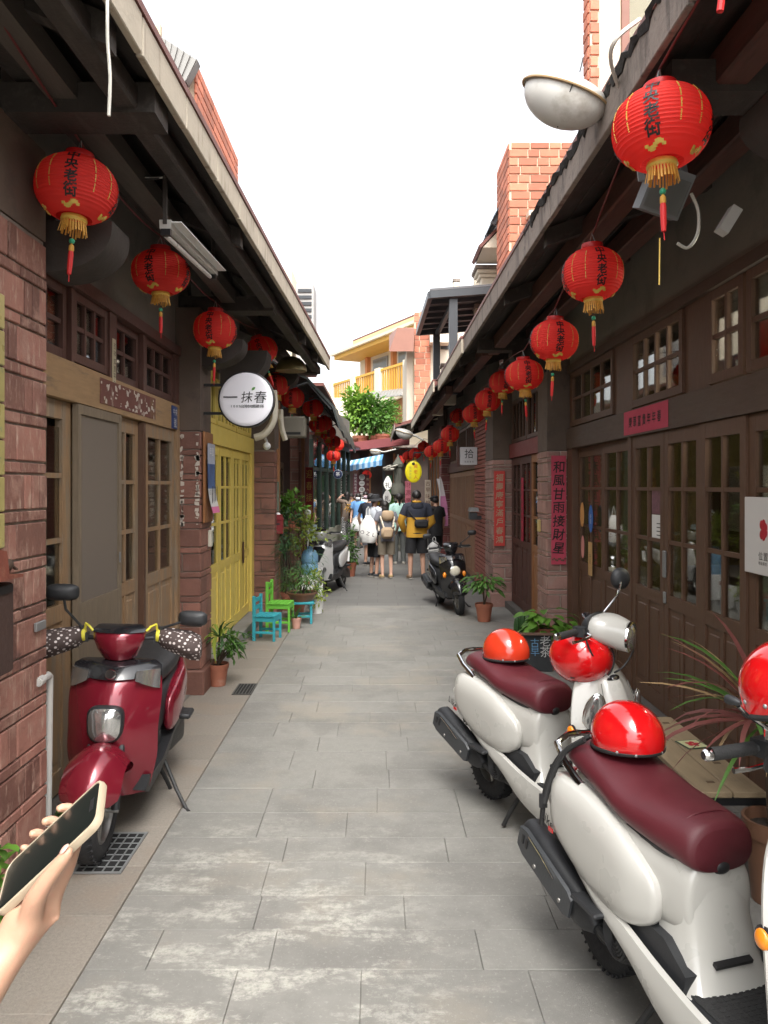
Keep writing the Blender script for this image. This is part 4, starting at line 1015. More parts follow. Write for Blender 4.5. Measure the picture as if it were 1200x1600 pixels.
cable('lantern_cord', 'thin red cord carrying the right lanterns along the eave', rc_pts(), .005, CORD, 'cord', sag=-.02)
cable('lantern_cord', 'thin cord with three small lanterns under the blue awning', [wp(520,712,27.5)]+[wp(px,py-7,432/w) for px,py,w in ((534,726,15.5),(554,736,15.),(573,742,15.5))]+[wp(597,733,27.5)], .006, WIRE_B, 'cord')

# ================================================================ signs, couplets, lamps on the houses
def disc_sign(name, label, c, r, th, face, rim, rz=0, ry=None, cat='sign'):
    o = thing(name, label, cat, tuple(c), world=True); ax = Vector((sin(rz), -cos(rz), 0)); ry = ry or r
    U = Vector((cos(rz), sin(rz), 0)); c = Vector(c); n = 48
    def ring(s, d): return [c+ax*d+U*(r*s*cos(2*pi*k/n))+ZU*(ry*s*sin(2*pi*k/n)) for k in range(n)]
    MB().loft([ring(.97,-th), ring(1.,-th*.9), ring(1.,0.), ring(1.,.012), ring(.965,.016), ring(.95,.006)], (True, False)).build('rim', rim, o, 40)
    MB().loft([ring(.95,.006), ring(.93,.012), ring(.8,.016), ring(.01,.018)], (False, True)).build('face', face, o, 60)
    return o, c+ax*.0185, U
c = wp(385, 624, 6.75)
s, fc, U = disc_sign('round_sign', 'round white tea shop sign board with black brush lettering on the left pillar', c, .248, .07, M('white_lightbox', (.88,.87,.92), .35, .04, 4), BLACK)
for a, b, zz in ((-.21,-.10,.07), (.035,-.10,.07), (.255,-.10,.07)):
    ch = '一抹春'[(-.21,.035,.255).index(a)] if False else None
LEAF_G = M('leaf_green_print', (.10,.28,.06), .5, .1, 10)
INK2 = M('sign_ink', (.012,.012,.014), .5, .05)
for ch, du, sz, sl in (('一',-.145,.135,.0), ('抹',.0,.105,.12), ('春',.118,.115,.12)):
    flat_text('lettering', ch, sz, fc+U*(du+.008)+ZU*.018, U, ZU, INK2, s, lift=.002, slant=sl, bold=0.)
flat_text('lettering', '100%台灣本地嚴選好茶', .031, fc+U*.008-ZU*.062, U, ZU, INK2, s, lift=.002, step=.80, bold=.004)
lf = MB(); n = 12; q = [fc+U*(.065+.026*t*cos(.9)-.0)+ZU*(.080+.026*t*sin(.9)) for t in (0,1)]
pts = []
for k in range(n+1):
    t = k/n; w = .011*sin(pi*t); b = fc+U*(.048+.034*t)+ZU*(.078+.028*t); nn = (U*(-.62)+ZU*.78); pts.append((b+nn*w, b-nn*w))
lf.loft([[p[0]-Vector((0,.002,0)) for p in pts], [p[1]-Vector((0,.002,0)) for p in pts]], (0,0), closed=False); lf.build('leaf_mark', LEAF_G, s, 0)
for zz in (.13, -.12): MB().box(-1.545, c.x-.18, 6.78, 6.80, c.z+zz-.012, c.z+zz+.012).build('bracket', BLACK, s, 0)
# couplets
def couplet(label, x0, x1, y, z0, z1, chars, pm, im, size, bold=.02, step=1.1, rz=0., orn=True, jit=.06):
    o = thing('couplet_banner', label, 'couplet', ((x0+x1)/2, y, z0), world=True); n = 8
    rn = random.Random(chars); L = []
    for k in range(n+1):
        z = z0+(z1-z0)*k/n; w = rn.uniform(-.002,.002); L.append([(x0+w, y, z), (x1+w, y, z), (x1+w, y+.002, z), (x0+w, y+.002, z)])
    MB().loft(L).build('paper', pm, o, 0)
    zc = (z0+z1)/2+(.03 if orn else 0)
    flat_text('lettering', chars, size, ((x0+x1)/2, y, zc), (1,0,0), (0,0,1), im, o, vertical=True, step=step, bold=bold, lift=.0025, slant=.1, jit=jit)
    if orn:
        g = MB()
        for k in range(9): g.obox(((x0+x1)/2+(k-4)*.017, y-.0025, z0+.055+.012*sin(k*1.7)), (.02,.001,.018), Matrix.Rotation(.5*sin(k*2.), 3, 'Y'))
        g.build('ornament', M('grey_gold_print', (.14,.07,.05), .6, .3, 20), o, 0)
    return o
yp = 8.60; X = lambda px: wx(px, yp)
couplet('crimson paper couplet with black brush characters on the right stone pillar', X(861.5), X(884.5), yp, wz(882,yp), wz(712,yp), '和風甘雨接財星', PAPER_P, INK, .140, .012, 1.08)
yp = 11.465
couplet('scarlet paper couplet with pale gold characters on the pillar beside the potted shrub', wx(772,yp), wx(789,yp), yp, wz(853,yp), wz(736,yp), '福壽康寧滿戶春鴻', PAPER_R, GOLDP, .118, .008, 1.12, orn=False)
o = thing('couplet_banner', 'horizontal crimson paper strip with black characters on dark beam', 'couplet', (2.11, 5.9, 2.3), world=True)
yA, yB = 2.118*1200/(975-590), 2.118*1200/(1044-590)
MB().box(2.1165, 2.1185, yB, yA, 2.235, 2.432).build('paper', PAPER_P, o, 0)
flat_text('lettering', '榮華富貴年年春', .095, (2.1165, (yA+yB)/2, 2.333), (0,-1,0), (0,0,1), M('faded_ink', (.035,.012,.014), .6, .2), o, step=1.15, sx=.9, bold=.012, lift=.002)
o = thing('couplet_banner', 'thin crimson paper strip hanging on the narrow brown doors', 'couplet', (1.97, 10.2, 1.2), world=True)
MB().box(1.985, 1.987, 10.46, 10.62, 1.05, 1.92).build('paper', M('magenta_paper', (.45,.025,.06), .7, .1), o, 0)
flat_text('lettering', '生意興隆通四海', .09, (1.985, 10.54, 1.48), (0,-1,0), (0,0,1), INK, o, vertical=True, step=1.25)
o = thing('couplet_banner', 'red paper couplet with gold writing left of the green framed shop', 'couplet', (-1.4, 16.4, 1.2), world=True)
yq = 16.2; MB().box(wx(477,yq), wx(489,yq), yq, yq+.01, wz(812,yq), wz(730,yq)).build('paper', M('deep_red_paper', (.30,.02,.02), .6, .15, 5), o, 0)
flat_text('lettering', '迎春接福', .19, (wx(483,yq), yq, wz(768,yq)), (1,0,0), (0,0,1), GOLD, o, vertical=True, step=1.3, sx=.7)
# stickers on the right doors
def sticker(label, y, z, ry, rz_, mat, txt=None, tm=WHITE, cat='sticker', sq=False, xx=2.175):
    o = thing('door_sticker', label, cat, (xx, y, z), world=True); n = 20
    if sq: MB().box(xx-.003, xx, y-ry, y+ry, z-rz_, z+rz_).build('print', mat, o, 0)
    else: MB().loft([[(xx-t, y+ry*cos(2*pi*k/n), z+rz_*sin(2*pi*k/n)) for k in range(n)] for t in (0,.003)]).build('print', mat, o, 0)
    if txt: flat_text('lettering', txt, .05, (xx-.003, y, z), (0,-1,0), (0,0,1), tm, o, vertical=True, lift=.001, step=1.05)
    return o
sticker('round orange sticker on the dark door glass', 8.16, 1.50, .075, .13, M('orange_sticker', (.60,.30,.10), .5, .1), None)
sticker('blue oval sticker with white text on the dark door glass', 7.83, 1.47, .075, .14, M('blue_sticker', (.03,.14,.45), .5, .1), '好店')
sticker('pale pink round sticker low on the dark door glass', 8.14, 1.16, .06, .12, M('pink_sticker', (.60,.25,.22), .5, .1))
sticker('small tan paper charm on the dark door glass', 7.85, 1.06, .07, .17, M('tan_charm', (.50,.30,.12), .6, .2, 20), '平安', INK, 'notice', True)
o = thing('notice', 'white notice with photos taped inside the dark door glass', 'notice', (2.15, 5.98, 1.4), world=True)
MB().box(2.163, 2.165, 5.845, 6.055, 1.39, 1.58).build('sheet', WPAPER, o, 0); MB().box(2.163, 2.165, 5.845, 6.055, 1.585, 1.77).build('photo_sheet', M('photo_print', (.16,.07,.09), .5, .8, 30), o, 0)
rq = random.Random(9); g = MB()
for i in range(4):
    for j in range(4): g.box(2.1615, 2.163, 5.98+i*.016, 5.991+i*.016, 1.46+j*.016, 1.471+j*.016) if False else None
for k in range(4): g.box(2.1618, 2.163, 5.87, 5.95, 1.42+k*.03, 1.427+k*.03)
g.build('print_line', INK, o, 0)
P_ = thing('door_handle_plate', 'pale steel handle plate on the middle dark door', 'handle plate', (2.14, 5.74, 1.2), world=True)
MB().cbox(2.141, 5.735, 1.22, .018, .05, .20, .006).build('plate', GRMETAL, P_, 0); MB().cbox(2.143, 5.735, .97, .014, .04, .085, .004).build('lock', GRMETAL, P_, 0)
# white poster board
o = thing('poster_board', 'large white poster board with red flower on the dark doors at the right edge', 'poster', (2.12, 4.2, 1.3), world=True)
yA = 2.128*1200/(1166-590); MB().cbox(2.126, yA-.36, 1.525, .016, .72, .43, .003).build('board', M('ivory_board', (.66,.64,.60), .5, .04), o, 0)
fl = MB()
for k in range(7): a = k*.9; fl.ell((2.117, yA-.215+.028*cos(a)*(k > 0), 1.56+.035*sin(a)*(k > 0)), (.002,.021,.026), 10, 6)
fl.build('flower_print', M('crimson_print', (.45,.015,.03), .5, .25, 40), o, 0)
flat_text('lettering', '位置', .05, (2.118, yA-.215, 1.415), (0,-1,0), (0,0,1), INK, o, lift=.001); flat_text('lettering', '老街茶坊', .022, (2.118, yA-.21, 1.375), (0,-1,0), (0,0,1), INK, o, lift=.001)
# square white sign
Ys = 13.3
o = thing('square_sign', 'square pale grey sign with a brush drawn mark on the right', 'sign', tuple(wp(732,712,Ys)), world=True)
MB().cbox(wx(732.5,Ys), Ys+.05, wz(712.5,Ys), .30, .09, .31, .008).build('board', M('grey_sign_board', (.55,.55,.56), .5, .05), o, 0)
MB().box(wx(732.5,Ys)+.15, 1.80, Ys+.02, Ys+.06, wz(702,Ys), wz(702,Ys)+.03).build('bracket', BLACK, o, 0)
MB().box(wx(716,Ys)-.02, wx(718,Ys), Ys+.0, Ys+.14, wz(729,Ys), wz(697,Ys)).build('frame', W_RED, o, 0)
flat_text('lettering', '拾', .17, (wx(733,Ys), Ys+.004, wz(709,Ys)), (1,0,0), (0,0,1), INK2, o); flat_text('lettering', '和風老宅', .033, (wx(733,Ys), Ys+.004, wz(721.5,Ys)), (1,0,0), (0,0,1), INK2, o, step=1.3)
# yellow oval sign
Yo = 17.5
s, fc, U = disc_sign('oval_sign', 'bright yellow oval shop sign with orange lettering hanging over the alley', wp(646,737,Yo), .19, .06, M('yellow_sign_face', (.88,.76,.01), .4, .03), M('yellow_sign_rim', (.60,.50,.02), .5, .05), ry=.25)
flat_text('lettering', '黃老人', .10, fc+U*.05+ZU*.0, U, ZU, M('orange_print', (.75,.22,.02), .5), s, vertical=True, step=1.25)
flat_text('lettering', '老街豆花', .06, fc-U*.07-ZU*.02, U, ZU, M('grey_green_print', (.42,.45,.10), .5), s, vertical=True, step=1.25)
MB().ell(fc+ZU*.18, (.035,.005,.035), 12, 8).build('dark_mark', BLACK, s); MB().box(.82,1.05,Yo+.0,Yo+.03,fc.z+.42,fc.z+.45).build('arm', BLACK, s, 0); MB().tube([fc+ZU*.25+Vector((0,.03,0)), fc+ZU*.42+Vector((0,.03,0))], .01, 6).build('bracket', BLACK, s, 0)
# small round blue sign
s, fc, U = disc_sign('round_sign', 'small round navy sign with white ring in front of the green framed shop', wp(528,741,21.), .125, .05, M('navy_face', (.010,.016,.05), .4, .05), M('pale_blue_rim', (.45,.55,.65), .4, .05))
flat_text('lettering', '茶', .12, fc, U, ZU, WHITE, s); MB().bar(fc+Vector((-.12,.03,.0)), (-1.4,21.,fc.z), .025, .025).build('bracket', BLACK, s, 0)
# far signs
Yf = 26.7
def board_sign(label, px0, px1, py0, py1, Y, pm, txt, tm, size, step=1.2, discs=False, **kw):
    o = thing('sign_board', label, 'sign', tuple(wp((px0+px1)/2, py1, Y)), world=True)
    MB().box(wx(px0,Y), wx(px1,Y), Y, Y+.04, wz(py1,Y), wz(py0,Y)).build('board', pm, o, 0)
    xm, zm = wx((px0+px1)/2,Y), wz((py0+py1)/2,Y)
    if discs:
        n = len(txt)
        for k in range(n):
            zz = zm+(n-1)/2*size*step-k*size*step
            MB().loft([[(xm+size*.52*cos(2*pi*i/20), Y-t, zz+size*.52*sin(2*pi*i/20)) for i in range(20)] for t in (0,.012)]).build('disc', WPAPER, o, 0)
        flat_text('lettering', txt, size*.72, (xm, Y-.012, zm), (1,0,0), (0,0,1), INK2, o, vertical=True, step=step/.72)
    else: flat_text('lettering', txt, size, (xm, Y, zm), (1,0,0), (0,0,1), tm, o, vertical=True, step=step, **kw)
    return o
board_sign('dark maroon sign with white discs and characters behind the people', 559, 572, 741, 779, Yf, M('maroon_board', (.10,.018,.022), .5, .2), '回一條龍'[:4], INK, .19, 1.12, True)
board_sign('tall purple red sign with small pale text at the far shop', 552, 559, 741, 778, Yf, M('purple_board', (.14,.03,.05), .5, .2), '傳統美味老店小吃', WPAPER, .10, 1.1)
board_sign('narrow red board with gold text at the far shop', 572, 577, 742, 780, Yf, M('maroon_board', None), '開市大吉', GOLDP, .10, 1.8)
board_sign('pale wooden sign board with brown characters behind the group', 664, 673, 750, 791, 19.4, M('pale_wood_board', (.50,.42,.32), .6, .15), '古早味糖', M('brown_print', (.12,.04,.03), .6), .13, 1.25)
board_sign('pink and red paper couplet left of the pale wooden sign', 633, 642, 752, 800, 20.5, M('pink_couplet', (.36,.10,.13), .7, .2, 8), '財源廣進', M('dark_red_print', (.12,.01,.02), .6), .16, 1.3)
def drop_banner(label, px, py, h, Y, ch):
    o = thing('drop_banner', label, 'banner', tuple(wp(px,py+h/2,Y)), world=True); hh = h/F*Y; n = 24; pts = []
    for k in range(n):
        a = 2*pi*k/n; r = .5+.0*cos(a); x = .30*sin(a)*(1-.45*(cos(a) > 0)*cos(a)); z = .5*cos(a)
        pts.append((x*hh, z*hh))
    MB().loft([[(wx(px,Y)+q[0]*s_, Y+t, wz(py,Y)+q[1]*s_) for q in pts] for t, s_ in ((0,.94),(.02,1.),(.06,1.),(.08,.94))]).build('bag', WPAPER, o, 40)
    if ch: flat_text('lettering', ch, hh*.42, (wx(px,Y), Y, wz(py-(-3),Y)), (1,0,0), (0,0,1), INK2, o, bold=.01)
drop_banner('white drop shaped banner with a black character, upper of two', 606, 755, 22, 20.5, '礼'); drop_banner('white drop shaped banner, lower of two beside the stone pole', 605, 776, 22, 20.8, '礼')
# stone pole with bowl, white cloth bundle above
o = thing('stone_lantern', 'carved grey stone lantern post between white banners and red couplet', 'stone lantern', (wx(624,21.5), 21.5, 0), world=True)
xs_, Yp = wx(622,21.5), 21.5; MOSSY = M('mossy_grey_stone', (.085,.085,.068), .9, .35, 6, .4, 40)
MB().lathe([(.16,0),(.16,.1),(.10,.16),(.09,1.35),(.13,1.4),(.13,1.5)], 12, (xs_,Yp,0), caps=(True,False)).build('shaft', MOSSY, o, 30)
MB().lathe([(.10,1.5),(.20,1.58),(.21,1.75),(.16,1.85),(.16,1.9)], 14, (xs_,Yp,0)).build('bowl', MOSSY, o, 30)
MB().lathe([(.12,1.9),(.13,2.3),(.16,2.35),(.16,2.42),(.04,2.6),(0.01,2.7)], 8, (xs_,Yp,0)).build('lantern_house', MOSSY, o, 20)
o = thing('cloth_bundle', 'bunched white cloth hung under the lanterns at the far right', 'cloth', tuple(wp(608,732,21.3)), world=True)
rq = random.Random(3); mb = MB()
for k in range(9): mb.ell(wp(602+k*1.8, 731+3*sin(k*1.4), 21.3)+Vector((0,rq.uniform(-.05,.05),0)), (.03,.08,.08+.03*sin(k)), 10, 7, Matrix.Rotation(1.35+.25*sin(k*2.), 3, 'Y'))
mb.build('cloth', M('white_cloth', (.30,.28,.24), .9, .15, 5), o, 60)
# pink and white feather flag on the right
o = thing('feather_flag', 'pink and white feather flag standing by the red tiled pillar', 'flag', (wx(694,16.8), 16.8, 0), world=True)
Yg = 16.6
MB().tube([(wx(687,Yg),Yg,0),(wx(687.5,Yg),Yg,wz(745,Yg))], .012, 6).build('pole', WHITE, o)
def flagpart(nm, rows, mt):
    L = [[(wx(a,Yg), Yg+.02*sin(i), wz(p,Yg)) for i, a in enumerate((l, (l+r)/2, r))] for p, l, r in rows]; L2 = [[(q[0], q[1]+.006, q[2]) for q in l] for l in L]
    MB().loft(L, (0,0), closed=False).loft(L2, (0,0), closed=False).build(nm, mt, o, 60, fix=False)
flagpart('flag_top', [(748,682,690),(760,685,693),(775,688,696)], M('flag_white', (.66,.62,.62), .7, .1, 6))
flagpart('flag_cloth', [(775,688,696),(790,688,699),(806,689,700),(822,690,700)], M('flag_pink', (.60,.22,.40), .7, .5, 5, dirt=[((.75,.66,.70,1), 6, .52, .9)]))
# ---------------- calendar on the pillar by the yellow house
o = thing('wall_calendar', 'wall poster with blue picture and number tabs on an orange board, beside the yellow doors', 'poster', (-1.53, 6.86, 1.6), world=True)
MB().cbox(-1.515, 6.86, 1.88, .02, .34, .80, .004).build('backboard', W_TEAK, o, 0)
px_ = -1.500
def curl(z): return px_+.012+.05*max(0, (1.86-z)/.3)**2 if z < 1.86 else px_+.012
L = [[(curl(z), 6.73, z), (curl(z)+.006, 7.0, z)] for z in (2.18,2.0,1.86,1.78,1.70,1.62,1.565)]
L2 = [[(p[0]-.003, p[1], p[2]) for p in q] for q in L]
def sheet(nm, i0, i1, mt): MB().loft(L[i0:i1+1], (0,0), closed=False).loft(L2[i0:i1+1], (0,0), closed=False).build(nm, mt, o, 60, fix=False)
sheet('heading', 0, 1, M('pale_blue_print', (.40,.42,.50), .5, .3, 14)); sheet('picture', 1, 3, M('blue_picture_print', (.06,.11,.24), .5, .8, 9)); sheet('tabs', 3, 5, M('white_tab_print', (.60,.59,.57), .5, .1, 9)); sheet('foot', 5, 6, M('pink_foot_print', (.60,.15,.30), .5, .1))
for k in range(4):
    z = 1.73
    flat_text('number', '〇', .05, (curl(1.75)+.004, 6.77+k*.065, 1.75), (0,1,0), (0,0,1), INK2, o); MB().box(curl(1.66)+.002, curl(1.66)+.006, 6.797+k*.065, 6.803+k*.065, 1.63, 1.80).build('tab_slit', INK2, o, 0)
flat_text('lettering', '年節', .085, (px_+.016, 6.865, 2.11), (0,1,0), (0,0,1), WHITE, o)
tag(MB().cbox(-1.515, 6.95, 1.33, .03, .07, .15, .006).build('switch_box', M('ivory_plastic', (.58,.54,.44), .5, .05), None, 0), 'small ivory switch box on the pillar under the poster', 'switch')
tag(MB().cbox(-1.525, 3.47, 1.17, .014, .10, .04, .003).build('metal_tag', GRMETAL, None, 0), 'small bright metal tag on the nearest stone pillar', 'metal tag')
tag(MB().cbox(1.893, 9.0, 1.34, .03, .09, .14, .006).build('switch_box', M('yellow_plastic', (.55,.42,.16), .5, .05), None, 0), 'small yellow box on the flank of the couplet pillar', 'switch')
# painted tile panel at the left edge
o = thing('tile_panel', 'framed panel of painted yellow and green tiles at the left edge', 'tile panel', (-1.53, 3.1, 1.6), world=True)
PT = M('painted_tile', (.42,.36,.14), .3, .3, 8, dirt=[((.05,.20,.16,1), 9, .55, .9), ((.40,.05,.03,1), 11, .62, .9)])
MB().box(-1.535, -1.528, 2.6, 3.13, 1.545, 2.58).build('panel_back', W_RED, o, 0)
for i in range(3):
    for j in range(7): piece('tile', (.016,.15,.14), (-1.524, 3.05-i*.157, 1.62+j*.148), PT, o, .004)
# rusty mailbox with sparrow
o = thing('mailbox', 'rusty red metal mailbox with peaked lid on the nearest pillar', 'mailbox', (-1.45, 3.02, 1.1), world=True)
RUSTM = M('rusty_red_metal', (.20,.055,.035), .65, .35, 8, .3, 40, dirt=[((.30,.15,.09,1), 9, .55, .6), ((.06,.03,.02,1), 6, .6, .7)])
ym = 2.92
MB().cbox(-1.46, ym-.10, 1.265, .14, .24, .34, .01).build('box', M('dark_rust_metal', (.055,.030,.024), .6, .4, 6, .3, 40), o, 0)
MB().prism([(ym-.26, 1.452), (ym+.05, 1.452), (ym+.05, 1.462), (ym-.06, 1.475), (ym-.08, 1.56), (ym-.16, 1.575), (ym-.26, 1.56)], -1.55, -1.37, 'x').build('lid', RUSTM, o, 0)
MB().box(-1.389, -1.385, ym-.20, ym-.0, 1.40, 1.43).build('slot', BLACK, o, 0)
b = thing('bird_figurine', 'small brown sparrow figure standing on the rusty mailbox lid', 'bird figurine', (-1.41, 2.93, 1.462))
mb = MB(); SPM = M('sparrow_brown', (.055,.032,.020), .7, .4, 60)
mb.ell((0,0,.036), (.018,.032,.022), 14, 10, Matrix.Rotation(.5, 3, 'X')); mb.ell((.0,-.028,.062), (.013,.015,.013), 12, 8); mb.build('body', SPM, b, 60)
MB().lathe([(.004,0),(.001,.012)], 8, (0,-.042,.062), (0,-1,-.1), caps=(True,True)).build('beak', BLACK, b); MB().obox((0,.045,.025), (.014,.05,.005), Matrix.Rotation(-.45, 3, 'X')).build('tail', SPM, b, 0)
for sx in (-.008,.008): MB().tube([(sx,0,.02),(sx,-.003,.0)], .0015, 5).build('leg', BLACK, b)
# white water pipe at the pillar foot
o = thing('water_pipe', 'pale plastic water pipe with elbow on the nearest pillar behind the red scooter', 'pipe', (-1.5, 3.6, .8), world=True)
zq = wz(1055, 3.6); MB().tube([(-1.58,3.50,zq),(-1.53,3.50,zq)], .016, 10).tube([(-1.535,3.46,zq),(-1.545,3.60,zq),(-1.55,3.63,zq-.015),(-1.555,3.64,zq-.06),(-1.565,3.64,.02)], .017, 10).build('pipe', GREYW, o); MB().tube([(-1.536,3.47,zq),(-1.539,3.52,zq)], .023, 10).build('collar', GREYW, o)
# meter pole / red mailbox left far
o = thing('mailbox', 'small dark red mailbox with white shell on top, above the plants', 'mailbox', tuple(wp(434,830,10.6)), world=True)
Yv = 10.7; MB().cbox(wx(434,Yv), Yv, wz(823,Yv), .15, .12, .20, .01).build('box', M('red_mailbox_paint', (.22,.02,.025), .4, .1), o, 0); MB().prism([(wx(425,Yv), wz(812,Yv)), (wx(443,Yv), wz(812,Yv)), (wx(440,Yv), wz(804,Yv)), (wx(428,Yv), wz(804,Yv))], Yv-.08, Yv+.07, 'y').build('lid', M('red_mailbox_paint', None), o, 0); MB().box(wx(430,Yv), wx(438,Yv), Yv-.064, Yv-.058, wz(820,Yv), wz(817,Yv)).build('slot', BLACK, o, 0)
MB().ell(wp(433,804,Yv), (.05,.04,.03), 12, 8).build('shell', WHITE, o)
o = thing('plank_sign', 'narrow orange wooden plank sign on the third pillar, left side', 'sign', tuple(wp(433,760,10.6)), world=True)
MB().cbox(wx(433,10.7), 10.7, wz(727,10.7), .065, .03, .46, .004).build('plank', W_TEAK, o, 0); MB().cbox(wx(433,10.7), 10.69, wz(776,10.7), .06, .02, .42, .004).build('lower_plank', M('green_grey_plank', (.12,.14,.10), .7, .5, 14), o, 0)
# grey metal mailbox on the brick pier (right)
o = thing('mailbox', 'grey steel mailbox on the small red brick pier', 'mailbox', tuple(wp(740,808,12.6)), world=True)
Yv = 12.9; MB().cbox(wx(739,Yv), Yv, wz(806,Yv), .13, .2, .12, .006).build('box', DKMETAL, o, 0); MB().prism([(wx(732,Yv), wz(799,Yv)), (wx(747,Yv), wz(799,Yv)), (wx(746,Yv), wz(793,Yv)), (wx(734,Yv), wz(793,Yv))], Yv-.13, Yv+.12, 'y').build('lid', GRMETAL, o, 0)
MB().box(wx(745,Yv), 1.76, Yv-.05, Yv+.05, wz(812,Yv), wz(806,Yv)).build('bracket', DKMETAL, o, 0)

# ---------------- lamps and fittings
GLASSL = M('frosted_lamp_glass', (.52,.51,.47), .35, .2, 5, dirt=[((.25,.22,.17,1), 4, .55, .6)])
LMET = M('aged_lamp_metal', (.36,.35,.32), .45, .2, 6, metal=.4)
def street_lamp(label, c, L, d, armto):
    """oval street lamp head: metal cover above, glass bowl below, arm back to the eave"""
    o = thing('street_lamp', label, 'street lamp', tuple(c)); d = Vector(d).normalized(); sd = Vector((0,0,1)).cross(d).normalized(); up = d.cross(sd); R = Matrix((d, sd, up)).transposed()
    MB().ell((0,0,0), (L/2, L*.30, L*.19), 28, 8, R, z0=-.02).build('cover', LMET, o, 60); MB().ell((0,0,-.002), (L*.47, L*.28, L*.34), 28, 8, R, z1=.0).build('bowl', GLASSL, o, 60)
    MB().lathe([(1,0)], 8)
    n = 40; MB().tube([R@Vector((L*.50*cos(2*pi*k/n), L*.302*sin(2*pi*k/n), 0)) for k in range(n+1)], .006, 6, caps=False).build('rim', M('brass_rim', (.36,.24,.12), .5, .2, metal=.3), o)
    e = d*(L*.46); MB().tube([e, e+d*.08, Vector(armto)-Vector(c)], [.03,.022,.022], 10).build('arm', LMET, o)
    MB().tube([R@Vector((.02,y_,z_)) for y_, z_ in ((-L*.30,0),(-L*.2,-L*.22),(0,-L*.345),(L*.2,-L*.22),(L*.30,0))], .003, 5).build('guard_wire', WIRE_B, o)
    return o
street_lamp('large oval grey street lamp beside the biggest red lantern', wp(884,150,3.55), .42, (.86,-.12,-.36), (1.12,3.5,wz(178,3.5)))
street_lamp('small oval street lamp above the far right lanterns', wp(632,676,16.5), .42, (.8,-.2,-.25), (.98,16.4,wz(688,16.4)))
street_lamp('tiny oval street lamp under the dull red beam', wp(587,705,21.), .34, (.9,-.2,-.1), (.5,21.,wz(702,21.)))
cable('lamp_cable', 'pale looped cable from the large street lamp over the right eave', [wp(978,165,3.4), wp(955,100,3.2), wp(962,62,3.1), wp(1000,30,3.1)], .009, WIRE_W, sag=0)
cable('lamp_wire', 'thin dark wire standing up from the large street lamp', [wp(906,112,3.5), wp(911,90,3.5)], .003, WIRE_B)
# fluorescent batten on the left
o = thing('fluorescent_fitting', 'white fluorescent tube fitting fixed under the left eave', 'lamp', tuple(wp(290,380,4.6)), world=True)
A1, B1 = Vector((-1.02,4.05,3.34)), Vector((-1.02,4.95,3.34))
A1 = Vector((wx(258,4.0),4.0,wz(350,4.0))); B1 = Vector((wx(333,5.2),5.2,wz(425,5.2)))
MB().bar(A1, B1, .06, .045).build('housing', GREYW, o, 0); MB().bar(A1+Vector((.06,0,.01)), B1+Vector((.06,0,.01)), .05, .006).build('reflector', WHITE, o, 0)
MB().tube([A1+Vector((-.01,.05,-.045)), B1+Vector((-.01,-.05,-.045))], .013, 10).build('tube', M('white_tube_glass', (.72,.72,.70), .3, .02), o); MB().obox(A1+Vector((0,.02,-.03)), (.05,.03,.05)).obox(B1+Vector((0,-.02,-.03)), (.05,.03,.05)).build('end_cap', BLACK, o, 0)
for q in (A1, B1): MB().bar(q, q+Vector((0,0,.25)), .02, .02).build('hanger', W_ROOF, o, 0)
cable('hanging_cable', 'pale frayed cable hanging down from the left eave', [wp(168,-30,2.5), wp(168,60,2.5), wp(172,120,2.5), wp(170,181,2.5)], .006, WIRE_W, sag=0)
for k in range(4):
    q = .02*k
    cable('cable_loop', ['dark cable loop hanging under left eave, outermost','grey cable loop hanging under the left eave, second','pale grey cable loop under the left eave, third','black inner cable loop under the left eave'][k], [wp(264,163,4.1), wp(286-4*k,190,4.1), wp(298-8*k,222,4.1), wp(285-6*k,258,4.1), wp(262-5*k,275+k,4.1), wp(190,276,4.1)], .007, (WIRE_B, WIRE_G, WIRE_W, WIRE_B)[k], sag=0)
# spotlight box and conduits on the right
o = thing('spotlight', 'grey box floodlight under the right eave behind the biggest lantern', 'lamp', tuple(wp(1035,300,3.5)), world=True)
Rb = Matrix.Rotation(.35, 3, 'X')@Matrix.Rotation(.30, 3, 'Y'); cc = wp(1037,300,3.5)
MB().obox(cc, (.19,.10,.20), Rb).build('housing', M('mid_grey_metal', (.16,.165,.17), .5, .15, metal=.3), o, 0); MB().obox(cc+Rb@Vector((0,-.055,-.01)), (.165,.012,.15), Rb).build('glass', GLASS_D, o, 0)
for sx_ in (-.1,.1): MB().bar(cc+Vector((sx_,0,.05)), cc+Vector((sx_,.05,.2)), .03, .01).build('bracket', GRMETAL, o, 0)
cable('conduit', 'pale bent conduit hanging beside the grey floodlight', [wp(1080,302,3.5), wp(1091,330,3.5), wp(1090,365,3.5), wp(1075,387,3.5), wp(1058,380,3.5)], .008, WIRE_W, sag=0)
cable('cord_end', 'thin gold cord hanging below the biggest lantern', [wp(1031,372,2.9), wp(1030,445,2.9)], .003, GOLD, 'cord', sag=0)
o = thing('junction_box', 'small pale junction box on the bracket at the upper right', 'junction box', tuple(wp(1140,350,3.6)), world=True)
MB().obox(wp(1138,345,3.6), (.05,.06,.13), Matrix.Rotation(.55, 3, 'Y')).build('box', GREYW, o, 0)
tag(MB().tube([wp(1128,-6,1.7), wp(1125,18,1.7)], .008, 8).build('red_tassel', TASS, None), 'end of a red tassel at the top right corner', 'tassel')
